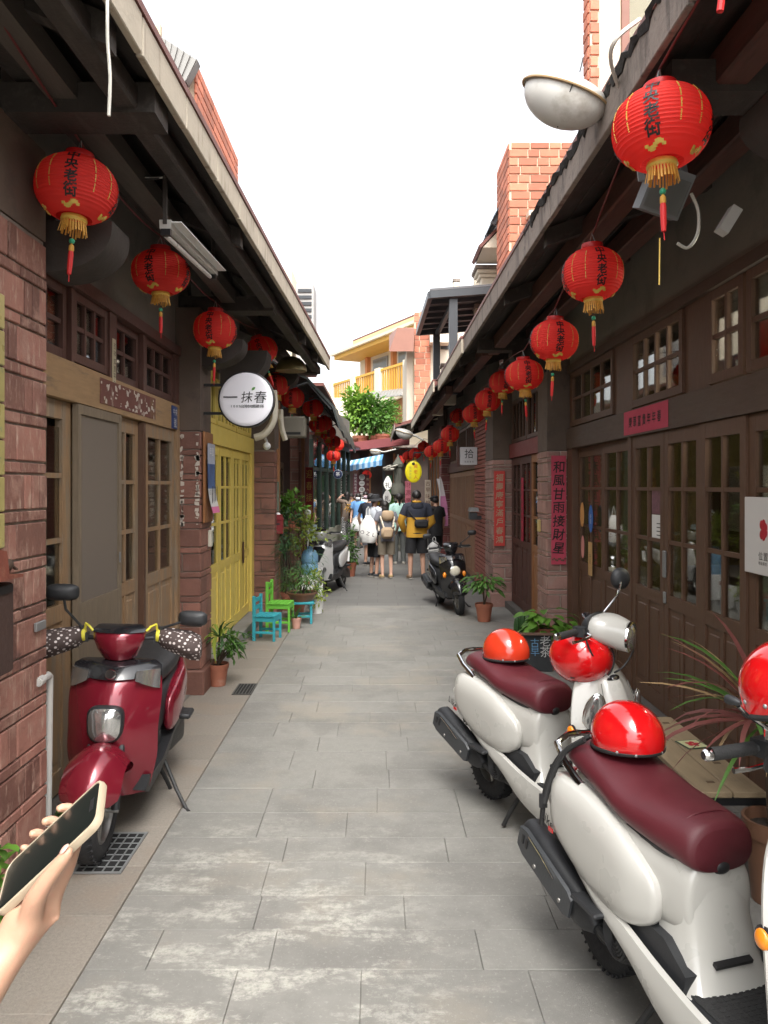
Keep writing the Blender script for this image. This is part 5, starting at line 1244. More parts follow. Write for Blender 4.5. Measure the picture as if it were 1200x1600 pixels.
# air conditioning ducts on the left above the yellow doors
cable('duct_hose', 'thick cream duct hose bending from the yellow lintel up to eave', [wp(398,684,8.6), wp(412,679,8.6), wp(424,664,8.6), wp(429,645,8.6), wp(427,610,8.6)], .042, M('cream_duct', (.55,.50,.40), .6, .1), 'duct', sag=0)
cable('duct_hose', 'cream duct hose on the third pillar on the left', [wp(438,640,10.2), wp(440,668,10.2), wp(446,688,10.2)], .04, M('cream_duct', None), 'duct', sag=0)
o = thing('exhaust_hood', 'olive dome shaped hood under the left eave end', 'hood', tuple(wp(455,572,9.8)), world=True)
MB().ell(wp(455,580,9.8), (.20,.20,.19), 20, 8, z0=0).build('dome', M('olive_metal', (.24,.20,.09), .4, .2, metal=.4), o, 60)
o = thing('air_conditioner', 'beige air conditioning unit on the third pillar on the left', 'air conditioner', tuple(wp(458,670,10.9)), world=True)
MB().cbox(wx(459,11.1), 11.1, wz(668,11.1), .36, .25, .30, .02).build('case', M('beige_case', (.20,.18,.14), .6, .1), o, 0); MB().box(wx(447,11.1), wx(471,11.1), 10.970, 10.974, wz(680,11.1), wz(676,11.1)).build('grille', BLACK, o, 0)
o = thing('wall_lamp', 'small white security lamp beside the duct on the third pillar', 'lamp', tuple(wp(417,697,9.9)), world=True)
MB().ell(wp(417,697,9.95), (.05,.06,.05), 12, 8).build('globe', WHITE, o); MB().tube([wp(417,692,9.95), wp(414,684,10.2)], .02, 8).build('arm', GREYW, o)
# ================================================================ scooters
PEARL = M('pearl_white_paint', (.46,.45,.415), .28, .02, 3, coat=.6, rvar=.03)
MAROON = M('maroon_candy_paint', (.21,.011,.025), .25, .06, 5, metal=.35, coat=.8, rvar=.03)
BLKP = M('gloss_black_paint', (.012,.012,.014), .22, .1, 5, coat=.6, rvar=.03)
SILV = M('silver_paint', (.50,.50,.49), .3, .03, 5, metal=.3, coat=.5, rvar=.03)
LEATH = M('maroon_seat_vinyl', (.092,.013,.019), .45, .08, 8, .18, 380, rvar=.06)
BLKV = M('black_seat_vinyl', (.020,.020,.021), .5, .1, 8, .2, 300)
MATT = M('matt_black_plastic', (.020,.021,.023), .5, .15, 9, .15, 200)
CHR = M('chrome', (.80,.80,.80), .10, .02, 5, metal=1., rvar=.02)
ALU = M('dull_alloy', (.32,.31,.29), .4, .2, 20, metal=.8)
ENG = M('engine_black', (.025,.025,.025), .55, .3, 14, .3, 60, metal=.2)
ORANGE = M('amber_lens', (.85,.26,.015), .15, .04, 20, coat=.5)
REDL = M('red_lens', (.45,.01,.01), .15, .05, 20, coat=.5)
LENS = M('clear_lamp_lens', (.55,.55,.54), .12, .25, 14, coat=1., rvar=.03, metal=.85, stretch=(5,5,.6))
LENSY = M('cream_lamp_lens', (.66,.62,.50), .15, .1, 30, coat=1.)
MIRR = M('mirror_glass', (.62,.66,.68), .05, .05, 5, metal=1., rvar=0)
HELM = M('red_helmet_paint', (.60,.006,.008), .15, .05, 5, coat=1., rvar=.04, dirt=[((.62,.10,.08,1), 55, .70, .5)])
STRAP = M('black_strap', (.014,.014,.014), .7, .15, 20)
DOT = bpy.data.materials.new('polka_dot_cloth'); DOT.use_nodes = True
def _dots():
    t = NT(DOT); v = t.new('ShaderNodeTexVoronoi'); v.inputs['Scale'].default_value = 46.; v.inputs['Randomness'].default_value = 0.
    tc = t.new('ShaderNodeTexCoord'); mp = t.new('ShaderNodeMapping'); mp.inputs['Rotation'].default_value = (.5,.6,.78); t.link(tc.outputs['Object'], mp.inputs[0]); t.link(mp.outputs[0], v.inputs['Vector'])
    c = t.mix(t.ramp(v.outputs['Distance'], [(.30,(1,1,1)),(.36,(0,0,0))]), (.060,.040,.036), (.62,.56,.54)); t.link(c, t.n['Principled BSDF'].inputs['Base Color']); t.n['Principled BSDF'].inputs['Roughness'].default_value = .8
_dots()
TREADM = M('tyre_rubber', (.016,.016,.017), .8, .25, 30, .4, 60)
MAT_R = M('ribbed_floor_rubber', (.022,.022,.022), .8, .2, 30, .5, 90)

def sec(x, zc, hw, hh, p=2.6, n=28, dy=0., top=None):
    """rounded cross section in the yz plane at x"""
    out = []
    for k in range(n):
        a = 2*pi*k/n; c, s = cos(a), sin(a)
        y = hw*math.copysign(abs(c)**(2/p), c); z = hh*math.copysign(abs(s)**(2/p), s)
        if top is not None and s > 0: y *= top+(1-top)*(1-abs(s))
        out.append((x, y+dy, zc+z))
    return out
def wheel(o, c, R, w, rimmat=ALU, spokes=5):
    wh = MB(); c = Vector(c)
    pr = []
    for k in range(13):
        a = -pi*.78+2*pi*.78*k/12; pr.append((R-w*.55+w*.55*cos(a), w*.5*sin(a)))
    t = MB().lathe(pr, 36, c, (0,1,0)).build('wheel', TREADM, o, 40)
    MB().lathe([(R*.64,-w*.36),(R*.60,-w*.40),(R*.57,-w*.30),(R*.57,w*.30),(R*.60,w*.40),(R*.64,w*.36)], 32, c, (0,1,0)).build('rim', rimmat, t, 40)
    sp = MB().lathe([(.035,-w*.42),(.035,w*.42)], 14, c, (0,1,0), caps=(True,True))
    for k in range(spokes):
        a = 2*pi*k/spokes; d = Vector((cos(a),0,sin(a))); sp.bar(c+d*.02, c+d*R*.59, .022, .05, up=(0,1,0))
    sp.build('spokes', rimmat, t, 30)
    tr = MB()
    for k in range(40):
        a = 2*pi*k/40; d = Vector((cos(a),0,sin(a)))
        for sg in (-1,1): tr.obox(c+d*(R-.0085)+Vector((0,sg*w*.22,0)), (.009,.034,.012), Matrix.Rotation(-a+pi/2, 3, 'Y')@Matrix.Rotation(.5*sg, 3, 'Z'))
    tr.build('tread', TREADM, t, 0, kind='stuff')
    return t
def mirror(o, base, head, r, side, round_=True, chrome=False):
    b, h = Vector(base), Vector(head); mid = b.lerp(h, .45)+Vector((.02, side*.03, .03))
    st = MB().tube([b, b+Vector((0,0,.04))], .012, 8).tube([b+Vector((0,0,.03)), mid, h+Vector((.02,-side*.01,-.01))], .0065, 8).build('mirror', CHR if chrome else MATT, o)
    rr = (r, r) if round_ else (r*1.25, r*.72)
    R = Matrix.Rotation(-.15*side, 3, 'Z')
    n = 24
    def ring(s, x): return [h+R@Vector((x, s*rr[0]*math.copysign(abs(cos(2*pi*k/n))**(1. if round_ else .6), cos(2*pi*k/n)), s*rr[1]*math.copysign(abs(sin(2*pi*k/n))**(1. if round_ else .6), sin(2*pi*k/n)))) for k in range(n)]
    MB().loft([ring(.3,.034), ring(.75,.026), ring(1.,.006), ring(1.,-.004), ring(.93,-.008)], (True, False)).build('mirror_shell', MATT, st, 50)
    MB().loft([ring(.93,-.008), ring(.02,-.0085)], (False, True)).build('mirror_glass', MIRR, st, 0)
def running_gear(o, P, fx=.66, rx=-.62, R=.225, w=.105, headx=.40, headz=.86):
    for sg in (-1,1): MB().tube([(fx, sg*.075, R), (fx-.10, sg*.065, R+.27), (headx+.07, sg*.05, headz-.20)], .019, 10).build('fork_leg', MATT, o)
    MB().tube([(headx+.10,0,headz-.34), (headx,0,headz)], .03, 12).build('steering_stem', MATT, o)
    wheel(o, (fx,0,R), R, w*.92); wheel(o, (rx,0,R), R, w)
    MB().tube([(fx,-.09,R),(fx,.09,R)], .012, 8).build('axle', ALU, o)
    # swing-arm engine on the left, hub cover right
    e = MB().loft([sec(*q, p=3.5) for q in ((rx-.10,.235,.03,.05),(rx-.05,.24,.05,.085),(rx+.12,.27,.055,.085),(rx+.36,.30,.06,.075),(rx+.42,.31,.05,.06))])
    e.v = [(p[0], p[1]+.115, p[2]) for p in e.v]; e.build('engine_case', ENG, o, 40)
    MB().lathe([(.0,.06),(.075,.06),(.085,.045),(.085,.0)], 20, (rx+.30,-.10,.30), (0,-1,0)).build('fan_cover', ENG, o, 40)
    g = MB()
    for k in range(5): g.lathe([(.014+.012*k,.066),(.019+.012*k,.070),(.024+.012*k,.066)], 20, (rx+.30,-.10,.30), (0,-1,0))
    g.build('fan_grille', MATT, o, 40)
    MB().cbox(rx+.42,0,.34,.24,.20,.20,.03).build('engine_block', ENG, o, 0)
    for sg in (-1,1): MB().tube([(rx-.02, sg*.10, R+.03), (rx-.05, sg*.105, .56)], .022, 10).build('shock_absorber', ENG, o)
    # muffler
    a, b = Vector((rx+.10,-.165,.30)), Vector((rx-.30,-.190,.43)); d = (b-a).normalized(); up = Vector((0,0,1)); sd = d.cross(up).normalized(); u2 = sd.cross(d)
    def ms(t, hw, hh, n=20): c = a.lerp(b, t); return [c+sd*(hw*math.copysign(abs(cos(2*pi*k/n))**.75, cos(2*pi*k/n)))+u2*(hh*math.copysign(abs(sin(2*pi*k/n))**.75, sin(2*pi*k/n))) for k in range(n)]
    m = MB().loft([ms(-.22,.022,.022), ms(-.12,.040,.05), ms(0,.046,.066), ms(.6,.052,.075), ms(.94,.050,.070), ms(1.,.036,.052)]).build('muffler', MATT, o, 40)
    g = -sd if (-sd).y < 0 else sd
    def ms2(t, hh): c = a.lerp(b, t)+g*.050; return [c+g*.0+u2*hh, c+g*.010+u2*hh*.85, c+g*.010-u2*hh*.85, c-u2*hh]
    MB().loft([ms2(.02,.040), ms2(.10,.058), ms2(.85,.064), ms2(.96,.045)]).build('heat_shield', M('dark_grey_shield', (.040,.043,.047), .45, .15, 8, .1, 100), m, 40)
    MB().tube([a.lerp(b,.30)+g*.064+u2*.030, a.lerp(b,.55)+g*.064+u2*.045, a.lerp(b,.78)+g*.064+u2*.050], .0028, 6).build('trim_line', CHR, m)
    for t in (.80,.87): MB().obox(a.lerp(b,t)+g*.0605+u2*.012, (.014,.006,.036), Matrix((d, g, u2)).transposed()).build('shield_slot', BLACK, m, 0)
    for t, q in ((.18,-.02),(.62,-.03)): MB().lathe([(.0,.004),(.008,.004),(.009,0)], 10, a.lerp(b,t)+g*.060+u2*q, g).build('bolt', ALU, m)
    MB().tube([a-d*.08, a-d*.17+Vector((0,.03,-.03)), Vector((rx+.45,-.06,.22))], .017, 8).build('exhaust_pipe', ENG, o)
    # stands
    for sg in (-1,1): MB().tube([(-.12,sg*.09,.24),(-.20,sg*.15,.07),(-.22,sg*.17,.012)], .012, 8).build('stand_leg', ENG, o)
    MB().tube([(-.05,.16,.24),(.02,.24,.10),(.07,.30,.012),(.11,.32,.012)], .010, 8).build('kick_stand', ENG, o)
def grips(o, x, z, hw, steer=0., mirrors=None, chrome=False, mat=MATT, cover=None, droop=.03):
    S = Matrix.Rotation(steer, 3, 'Z'); c0 = Vector((x,0,z))
    W = lambda p: c0+S@Vector(p)
    for sg in (-1,1):
        a, b = (-.01, sg*.10, 0), (-.09, sg*hw, -droop+.03); b2 = (-.055, sg*(hw-.13), .0)
        MB().tube([W((0,0,-.01)), W(a), W(b2), W((-.09, sg*hw, -.005))], .0115, 10).build('handlebar', MATT, o)
        g = MB().tube([W((-.058, sg*(hw-.125), 0)), W((-.090, sg*(hw-.002), -.005))], .0175, 14).build('grip', BLKRUB, o)
        MB().lathe([(.0,.022),(.011,.022),(.016,.015),(.016,0)], 14, W((-.090, sg*hw, -.005)), S@Vector((-.25,sg,-.03))).build('bar_end', CHR, g)
        MB().obox(W((-.045, sg*(hw-.155), .0)), (.055,.05,.045), S).build('switch_block', MATT, o, 0)
        MB().tube([W((-.015, sg*(hw-.15), -.005)), W((.02, sg*(hw-.13), -.012)), W((.0, sg*(hw-.03), -.022)), W((-.012, sg*(hw+.01), -.022))], [.008,.007,.006,.008], 8).build('brake_lever', ALU if not chrome else CHR, o)
        if mirrors: 
            h = mirrors[0 if sg < 0 else 1]
            if h: mirror(o, W((-.03, sg*(hw-.15), .02)), W(h[:3]), h[3], sg, h[4], chrome)

def white_scooter(name, label, origin, hd, steer=0., nomirror=(), mz=.20, my=.36, mr=.056):
    o = thing('scooter', label, 'scooter', (origin[0], origin[1], 0), atan2(hd[1], hd[0]), 'white rental scooters on the right')
    o.scale = (.90, 1, 1)
    running_gear(o, PEARL)
    K = lambda rows: [(q[0]*.88 if q[0] < 0 else q[0],)+tuple(q[1:]) for q in rows]
    # body under the seat
    rows = smooth_secs(K([(-.90,.655,.03,.03),(-.86,.65,.085,.075),(-.72,.635,.135,.115),(-.50,.605,.165,.135),(-.28,.575,.165,.145),(-.10,.555,.140,.145),(.00,.54,.12,.135),(.02,.53,.10,.12)]))
    MB().loft([sec(*q, p=3.0) for q in rows]).build('rear_body', PEARL, o, 60)
    for sg in (-1,1):      # swelling side panels
        L = smooth_secs(K([(-.905,.66,.02,.02),(-.87,.645,.05,.060),(-.75,.610,.075,.115),(-.55,.565,.074,.150),(-.36,.535,.070,.150),(-.22,.520,.060,.120),(-.12,.515,.03,.07),(-.09,.515,.01,.02)]))
        MB().loft([sec(x, zc, hw, hh, p=2.7, dy=sg*(.075+.09*min(1,max(0,(x+.92)/.25)))*.92) for x, zc, hw, hh in L]).build('side_panel', PEARL, o, 60)
        # pale trim blade that runs from the tail down to the floor
        T = smooth_secs(K([(-.90,.60,.020),(-.70,.485,.026),(-.45,.405,.028),(-.22,.345,.046),(-.02,.285,.068),(.20,.250,.075),(.38,.255,.078),(.50,.31,.06)]))
        mb = MB(); L = []
        for x, z, h in T:
            yo = sg*(.150+.045*min(1,max(0,(x+.9)/.5))-.03*max(0,(x-.25))/.25)
            L.append([(x, yo+sg*.014, z+h*.3), (x, yo+sg*.006, z+h*1.05), (x, yo-sg*.014, z+h*1.1), (x, yo-sg*.02, z-h), (x, yo-sg*.004, z-h*1.05), (x, yo+sg*.012, z-h*.4)])
        mb.loft(L); mb.build('side_skirt', PEARL, o, 50)
        # black foot-rest panel between side panel and trim
        mb = MB(); L = []
        for x, z0, z1 in ((-.72,.50,.53),(-.50,.425,.47),(-.25,.365,.44),(-.05,.315,.43),(.06,.30,.37)):
            yo = sg*.172; L.append([(x, yo, z0), (x, yo-sg*.015, z1), (x, yo-sg*.07, z1), (x, yo-sg*.07, z0)])
        mb.loft(L); mb.build('footrest_panel', MATT, o, 40)
        MB().cbox(-.40, sg*.215, .375, .17, .06, .018, .006).build('passenger_peg', MATT, o, 0)
    # cowl below the seat nose
    mb = MB(); L = []
    for z, x, hw in ((.665,-.02,.115),(.60,-.005,.118),(.50,.015,.120),(.40,.04,.128),(.335,.075,.145),(.318,.095,.155)):
        L.append([(x-.15, -hw, z), (x-.015, -hw, z), (x+.012, -hw*.80, z), (x+.022, -hw*.4, z), (x+.024, 0, z), (x+.022, hw*.4, z), (x+.012, hw*.80, z), (x-.015, hw, z), (x-.15, hw, z)])
    mb.loft(L); mb.build('seat_cowl', PEARL, o, 50)
    MB().obox((.062+.012, 0, .395), (.02,.13,.012), Matrix.Rotation(.35, 3, 'Y')).build('vent_slot', BLACK, o, 0)
    # floor
    MB().cbox(.22, 0, .295, .50, .33, .05, .015).build('floorboard', MATT, o, 0)
    fm = MB()
    fm.cbox(.235,0,.3225,.42,.30,.008,.003)
    fm.build('floor_mat', MAT_R, o, 0)
    rb = MB()
    for i in range(20):
        for j in range(13): rb.cbox(.045+i*.020, -.132+j*.022, .3268, .013,.014,.0022,.0006)
    rb.build('floor_studs', MAT_R, o, 0, kind='stuff')
    MB().cbox(.0,0,.235,.75,.24,.08,.02).build('belly', ENG, o, 0)
    # leg shield: an outward bowed shell
    mb = MB(); L = []
    for z, xc, hw, dep in smooth_secs([(.255,.44,.165,.05),(.32,.475,.195,.08),(.45,.50,.215,.10),(.60,.485,.215,.105),(.74,.455,.200,.095),(.86,.425,.165,.085),(.94,.405,.115,.07),(.98,.395,.08,.05)], 4):
        out, inn = [], []; n = 12
        for k in range(n+1):
            t = -1+2*k/n; out.append((xc+dep*(1-abs(t)**2.2)-.02, hw*t, z)); inn.append((xc+(dep-.028)*(1-abs(t)**2.2)-.030, hw*t*.985, z))
        L.append(out+list(reversed(inn)))
    mb.loft(L); mb.build('leg_shield', PEARL, o, 50)
    MB().cbox(.425,0,.62,.10,.22,.40,.03).build('inner_box', MATT, o, 0)
    # raised centre panel with badge
    mb = MB(); L = []
    for z, xc, hw in smooth_secs([(.40,.600,.05),(.50,.610,.068),(.65,.596,.080),(.78,.560,.085),(.88,.515,.075),(.92,.48,.06)], 3):
        L.append([(xc-.06,-hw,z),(xc-.016,-hw*.8,z),(xc+.004,-hw*.4,z),(xc+.008,0,z),(xc+.004,hw*.4,z),(xc-.016,hw*.8,z),(xc-.06,hw,z)])
    mb.loft(L); mb.build('front_panel', PEARL, o, 50)
    MB().ell((.492,0,.915), (.010,.036,.021), 20, 8, Matrix.Rotation(.30, 3, 'Y')).build('badge', BLKP, o); MB().ell((.500,0,.918), (.006,.018,.008), 12, 6, Matrix.Rotation(.30, 3, 'Y')).build('badge_mark', CHR, o)
    for sg in (-1,1):      # tall lamp lenses at both sides of the shield, amber markers on the edge
        R = Matrix.Rotation(sg*.62, 3, 'Z')@Matrix.Rotation(.14, 3, 'Y')@Matrix.Rotation(sg*.22, 3, 'X')
        MB().ell((.505,sg*.122,.765), (.014,.052,.105), 20, 12, R).build('lamp_bezel', CHR, o); MB().ell((.510,sg*.125,.765), (.016,.044,.096), 20, 12, R).build('side_lamp', LENS, o)
        MB().ell((.440,sg*.206,.685), (.026,.014,.026), 14, 8).build('side_marker', ORANGE, o); MB().lathe([(.032,0),(.033,.006),(.026,.009)], 16, (.440,sg*.196,.685), (0,sg,0)).build('marker_rim', MATT, o)
    # front mudguard
    mb = MB(); L = []
    for k in range(13):
        a = radians(-8+150*k/12); w = .072*min(1, .35+1.6*sin(pi*min(1,max(0,(k+1)/13)))); Rr = .262+.02*sin(pi*k/12); row = []
        for j in range(9):
            t = -1+2*j/8; r = Rr-.055*abs(t)**2.5
            row.append((.66+r*cos(a), w*t, .225+r*sin(a)))
        L.append(row+[(.66+(q_-.0)*cos(a), 0, .225+q_*sin(a)) for q_ in ()])
    mb.loft(L, (False,False), closed=False).loft([[(.66+(p[0]-.66)*.97, p[1]*.96, .225+(p[2]-.225)*.97) for p in r] for r in L], (False,False), closed=False)
    mb.build('front_mudguard', PEARL, o, 60, fix=False)
    # handlebar cowl and headlight, turned with the steering
    S = Matrix.Rotation(steer, 3, 'Z'); hx, hz = .395, 1.125
    rows = smooth_secs([(-.075,.00,.055,.035),(-.05,.008,.10,.055),(.0,.012,.128,.075),(.06,.005,.118,.085),(.12,-.012,.092,.085),(.155,-.022,.078,.078)], 4); rows = [(q[0]*.92, q[1]*.9, q[2]*.88, q[3]*.88) for q in rows]
    mb = MB().loft([sec(*q, p=2.5) for q in rows]); mb.v = [tuple(Vector((hx,0,hz))+S@Vector(p)) for p in mb.v]; mb.build('handlebar_cowl', PEARL, o, 60)
    MB().lathe([(.069,0),(.074,.006),(.072,.016),(.064,.018)], 28, Vector((hx,0,hz))+S@Vector((.139,0,-.020)), S@Vector((1,0,-.08))).build('headlight_rim', CHR, o); MB().ell(Vector((hx,0,hz))+S@Vector((.146,0,-.0213)), (.026,.065,.065), 24, 10, S).build('headlight', LENS, o)
    MB().ell(Vector((hx,0,hz))+S@Vector((-.045,0,.05)), (.05,.06,.014), 16, 8, S@Matrix.Rotation(.5, 3, 'Y')).build('dial', BLKP, o)
    MB().tube([(hx-.03,0,hz-.08),(hx+.0,0,hz-.13)], .05, 14).build('steering_neck', MATT, o)
    mb = MB().loft([sec(*q, p=2.5) for q in smooth_secs([(-.082,.0,.045,.03),(-.072,.0,.072,.046),(-.045,.010,.108,.061),(-.022,.012,.124,.069)], 3)]); mb.v = [tuple(Vector((hx,0,hz))+S@Vector(p)) for p in mb.v]; mb.build('dash_cover', MATT, o, 50)
    for sg in (-1,1):
        MB().tube(smooth_secs([(hx+.02,sg*.11,hz-.01),(hx+.09,sg*.13,hz-.07),(hx+.09,sg*.07,hz-.16),(hx+.05,sg*.03,hz-.2)], 4), .0045, 6).build('brake_cable', BLACK, o)
        MB().tube([(.598,sg*.070,.50),(.592,sg*.086,.64),(.556,sg*.092,.78),(.50,sg*.078,.90)], .002, 5).build('panel_gap', M('panel_gap_grey', (.12,.12,.11), .6), o)
    MR = [(-.02,-my,mz,mr,True), (-.02,.36,.20,.056,True)]
    for i in nomirror: MR[i] = None
    grips(o, hx-.01, hz+.005, .285, steer, MR, True)
    # seat
    S_ = smooth_secs(K([(-.885,.775,.070,.030),(-.84,.785,.115,.044),(-.70,.785,.140,.055),(-.52,.765,.155,.060),(-.36,.738,.165,.058),(-.20,.728,.158,.066),(-.06,.722,.140,.074),(.010,.715,.122,.075),(.030,.708,.100,.062)]), 5)
    st = MB().loft([sec(x, z, hw, hh, p=2.9, top=.80) for x, z, hw, hh in S_]).build('seat', LEATH, o, 60)
    MB().loft([sec(x, .672+.012*abs(x), hw, .028, p=3.) for x, hw in ((-.74,.10),(-.6,.135),(-.35,.150),(-.1,.128),(.012,.10))]).build('seat_base', MATT, o, 50)
    def seam(x, z, hw, hh): 
        q = sec(x, z, hw*1.004, hh*1.01, p=2.9, top=.80); return [v for v in q if v[2] > z-hh*.7]
    MB().tube(sorted(sec(-.045,.735,.1135,.0632,p=2.9,top=.80,n=40), key=lambda v: atan2(v[2]-.735, v[1]) if v[2] > .69 else 9)[:24], .0022, 5).build('seam', LEATH, st)
    MB().ell((.005,0,.655), (.035,.036,.026), 14, 8).build('seat_latch', BLACK, o)
    # rail, tail lamp, plate
    MB().tube([(-.56,-.155,.72),(-.70,-.150,.765),(-.81,-.125,.800),(-.855,-.06,.812),(-.865,0,.814),(-.855,.06,.812),(-.81,.125,.800),(-.70,.150,.765),(-.56,.155,.72)], .0135, 10).build('grab_rail', CHR, o)
    MB().ell((-.80,0,.665), (.025,.085,.05), 18, 8).build('tail_lamp', REDL, o)
    for sg in (-1,1): MB().ell((-.775,sg*.105,.655), (.025,.03,.038), 12, 8).build('rear_indicator', LENS, o)
    MB().obox((-.82,0,.50), (.02,.20,.20), Matrix.Rotation(-.35, 3, 'Y')).build('mudflap', MATT, o, 0); MB().obox((-.855,0,.50), (.006,.15,.26), Matrix.Rotation(-.35, 3, 'Y')).build('number_plate', WHITE, o, 0)
    MB().obox((-.72,0,.47), (.30,.13,.02), Matrix.Rotation(.55, 3, 'Y')).build('rear_mudguard', MATT, o, 0)
    g = MB(); V, Fc = text2d('Like', .052, bold=.02, slant=.3, step=.45); g.add([(-.80-u*1., -.222, .565+v+u*-.2) for u, v in V], [tuple(reversed(f)) for f in Fc]); 
    g.v = [(-.70+u, -.224, .560+v-u*.25) for u, v in V]; g.f = Fc; g.build('lettering', BLACK, o, 0, fix=False)
    MB().obox((-.67,-.225,.530), (.035,.003,.016)).build('red_mark', REDL, o, 0)
    return o

def modern_scooter(label, origin, hd, main, second=MATT, lean=0., steer=0., seat=BLKV, nose='trapeze', mirr=None, covers=False, group=None, cat='scooter'):
    """angular commuter scooter: tall apron, big lamp low on the apron, separate mudguard"""
    o = thing('scooter', label, cat, (origin[0], origin[1], 0), 0, group)
    o.rotation_euler = (Matrix.Rotation(atan2(hd[1], hd[0]), 3, 'Z')@Matrix.Rotation(lean, 3, 'X')).to_euler()
    running_gear(o, main, fx=.64, rx=-.60, R=.24, headx=.37, headz=.84)
    rows = smooth_secs([(-.90,.70,.03,.02),(-.84,.69,.075,.055),(-.60,.64,.125,.085),(-.35,.58,.150,.115),(-.12,.52,.145,.13),(.0,.48,.13,.14),(.05,.45,.11,.12)])
    MB().loft([sec(*q, p=3.2) for q in rows]).build('rear_body', second, o, 60)
    for sg in (-1,1):
        L = [(-.88,.69,.015,.02),(-.70,.645,.028,.062),(-.45,.575,.040,.105),(-.25,.52,.048,.12),(-.12,.49,.030,.10),(-.08,.49,.008,.04)]
        MB().loft([sec(x, zc, hw, hh, p=2.6, dy=sg*(.075+.085*min(1,(x+.92)/.45))) for x, zc, hw, hh in smooth_secs(L)]).build('side_panel', main, o, 60)
        MB().loft([[(x, sg*.165, z0), (x, sg*.18, z1), (x, sg*.10, z1), (x, sg*.10, z0)] for x, z0, z1 in ((-.50,.33,.42),(-.2,.27,.37),(.1,.22,.31),(.36,.22,.32),(.44,.26,.34))]).build('floor_side', second, o, 40)
        MB().cbox(-.42, sg*.20, .40, .16, .08, .03, .01).build('passenger_peg', MATT, o, 0)
    MB().cbox(.18,0,.285,.44,.32,.05,.015).build('floorboard', second, o, 0); MB().cbox(.0,0,.235,.7,.22,.08,.02).build('belly', ENG, o, 0)
    MB().loft([[(x-.12,-hw,z),(x,-hw*.8,z),(x+.015,0,z),(x,hw*.8,z),(x-.12,hw,z)] for z, x, hw in ((.67,0,.09),(.5,.02,.12),(.31,.06,.14))]).build('seat_cowl', second, o, 50)
    # apron
    mb = MB(); L = []
    for z, xc, hw, dep in smooth_secs([(.235,.41,.165,.09),(.42,.44,.203,.14),(.58,.45,.205,.16),(.72,.43,.212,.15),(.82,.405,.205,.13),(.875,.385,.190,.10)], 4):
        out, inn = [], []; n = 14
        for k in range(n+1):
            t = -1+2*k/n; out.append((xc+dep*(1-abs(t)**1.7)-.03, hw*t, z)); inn.append((xc+(dep-.03)*(1-abs(t)**1.7)-.045, hw*t*.97, z))
        L.append(out+list(reversed(inn)))
    mb.loft(L); mb.build('front_apron', main, o, 50)
    MB().cbox(.39,0,.60,.10,.26,.46,.03).build('inner_box', second, o, 0)
    # dark top band with indicators
    mb = MB(); L = []
    for z, xc, hw, dep in ((.835,.410,.206,.135),(.885,.390,.198,.115),(.905,.375,.17,.09)):
        n = 14; L.append([(xc+dep*(1-abs(-1+2*k/n)**1.7)-.024, hw*1.01*(-1+2*k/n), z) for k in range(n+1)]+[(xc-.05, hw*.9, z), (xc-.05, -hw*.9, z)])
    mb.loft(L); mb.build('top_band', BLKP, o, 40)
    for sg in (-1,1):
        mb = MB(); L = []
        for k in range(5):
            t = sg*(.52+.46*k/4); xx = lambda d, x: x+d*(1-abs(t)**1.7)
            h0, h1 = .775+.055*(1-k/4)**1.2, .872
            L.append([(xx(.145,.405)+.002, .209*t, h0), (xx(.120,.390)+.004, .206*t, h1), (xx(.08,.37)-.01, .19*t, h1), (xx(.10,.385)-.02, .19*t, h0)])
        mb.loft(L); mb.build('front_indicator', LENS, o, 40)
    MB().lathe([(.0,.012),(.022,.012),(.026,.006),(.026,0)], 18, (.513,0,.862), (1,0,.35)).build('badge', CHR, o)
    if nose == 'trapeze':   # big rounded-square lamp
        n = 28
        def ring(s, x): return [(x+.02-.10*abs(.075*s*cos(2*pi*k/n))*1.5, .072*s*math.copysign(abs(cos(2*pi*k/n))**.6, cos(2*pi*k/n))*(1+.10*sin(2*pi*k/n)), .635+.082*s*math.copysign(abs(sin(2*pi*k/n))**.6, sin(2*pi*k/n))) for k in range(n)]
        MB().loft([ring(1.10,.545), ring(1.10,.575), ring(1.0,.585)], (True, False)).build('headlight_rim', second, o, 40); MB().loft([ring(1.0,.583), ring(.8,.597), ring(.4,.605), ring(.05,.607)], (False, True)).build('headlight', LENS, o, 60)
        MB().ell((.600,0,.605), (.012,.022,.022), 14, 8).build('headlight_bulb', LENSY, o); MB().loft([[(.604-.01*abs(t), t*.055, .640+dz) for t in (-1,-.5,0,.5,1)]+[(.595-.01*abs(t), t*.055, .640+dz) for t in (1,.5,0,-.5,-1)] for dz in (0,.006)]).build('lamp_divider', GRMETAL, o, 0)
    elif nose == 'round':
        MB().lathe([(.082,0),(.088,.012),(.082,.024),(.076,.026)], 28, (.545,0,.66), (1,0,.12)).build('headlight_rim', CHR, o); MB().ell((.568,0,.662), (.025,.076,.076), 24, 10).build('headlight', LENSY, o)
        for sg in (-1,1): MB().ell((.49,sg*.155,.60), (.03,.03,.045), 14, 8, Matrix.Rotation(sg*.6, 3, 'Z')).build('amber_indicator', ORANGE, o)
    else:                   # pointed dark lamp in a light apron
        mb = MB(); mb.loft([[(.592-.25*abs(y)*(1 if True else 0), y, z) for y, z in ((-.11,.74),(0,.50),(.11,.74),(.06,.80),(-.06,.80))], [(.56-.25*abs(y), y, z) for y, z in ((-.12,.75),(0,.48),(.12,.75),(.065,.81),(-.065,.81))]]).build('headlight', BLKP, o, 30)
    # mudguard with pointed nose
    mb = MB(); L = []
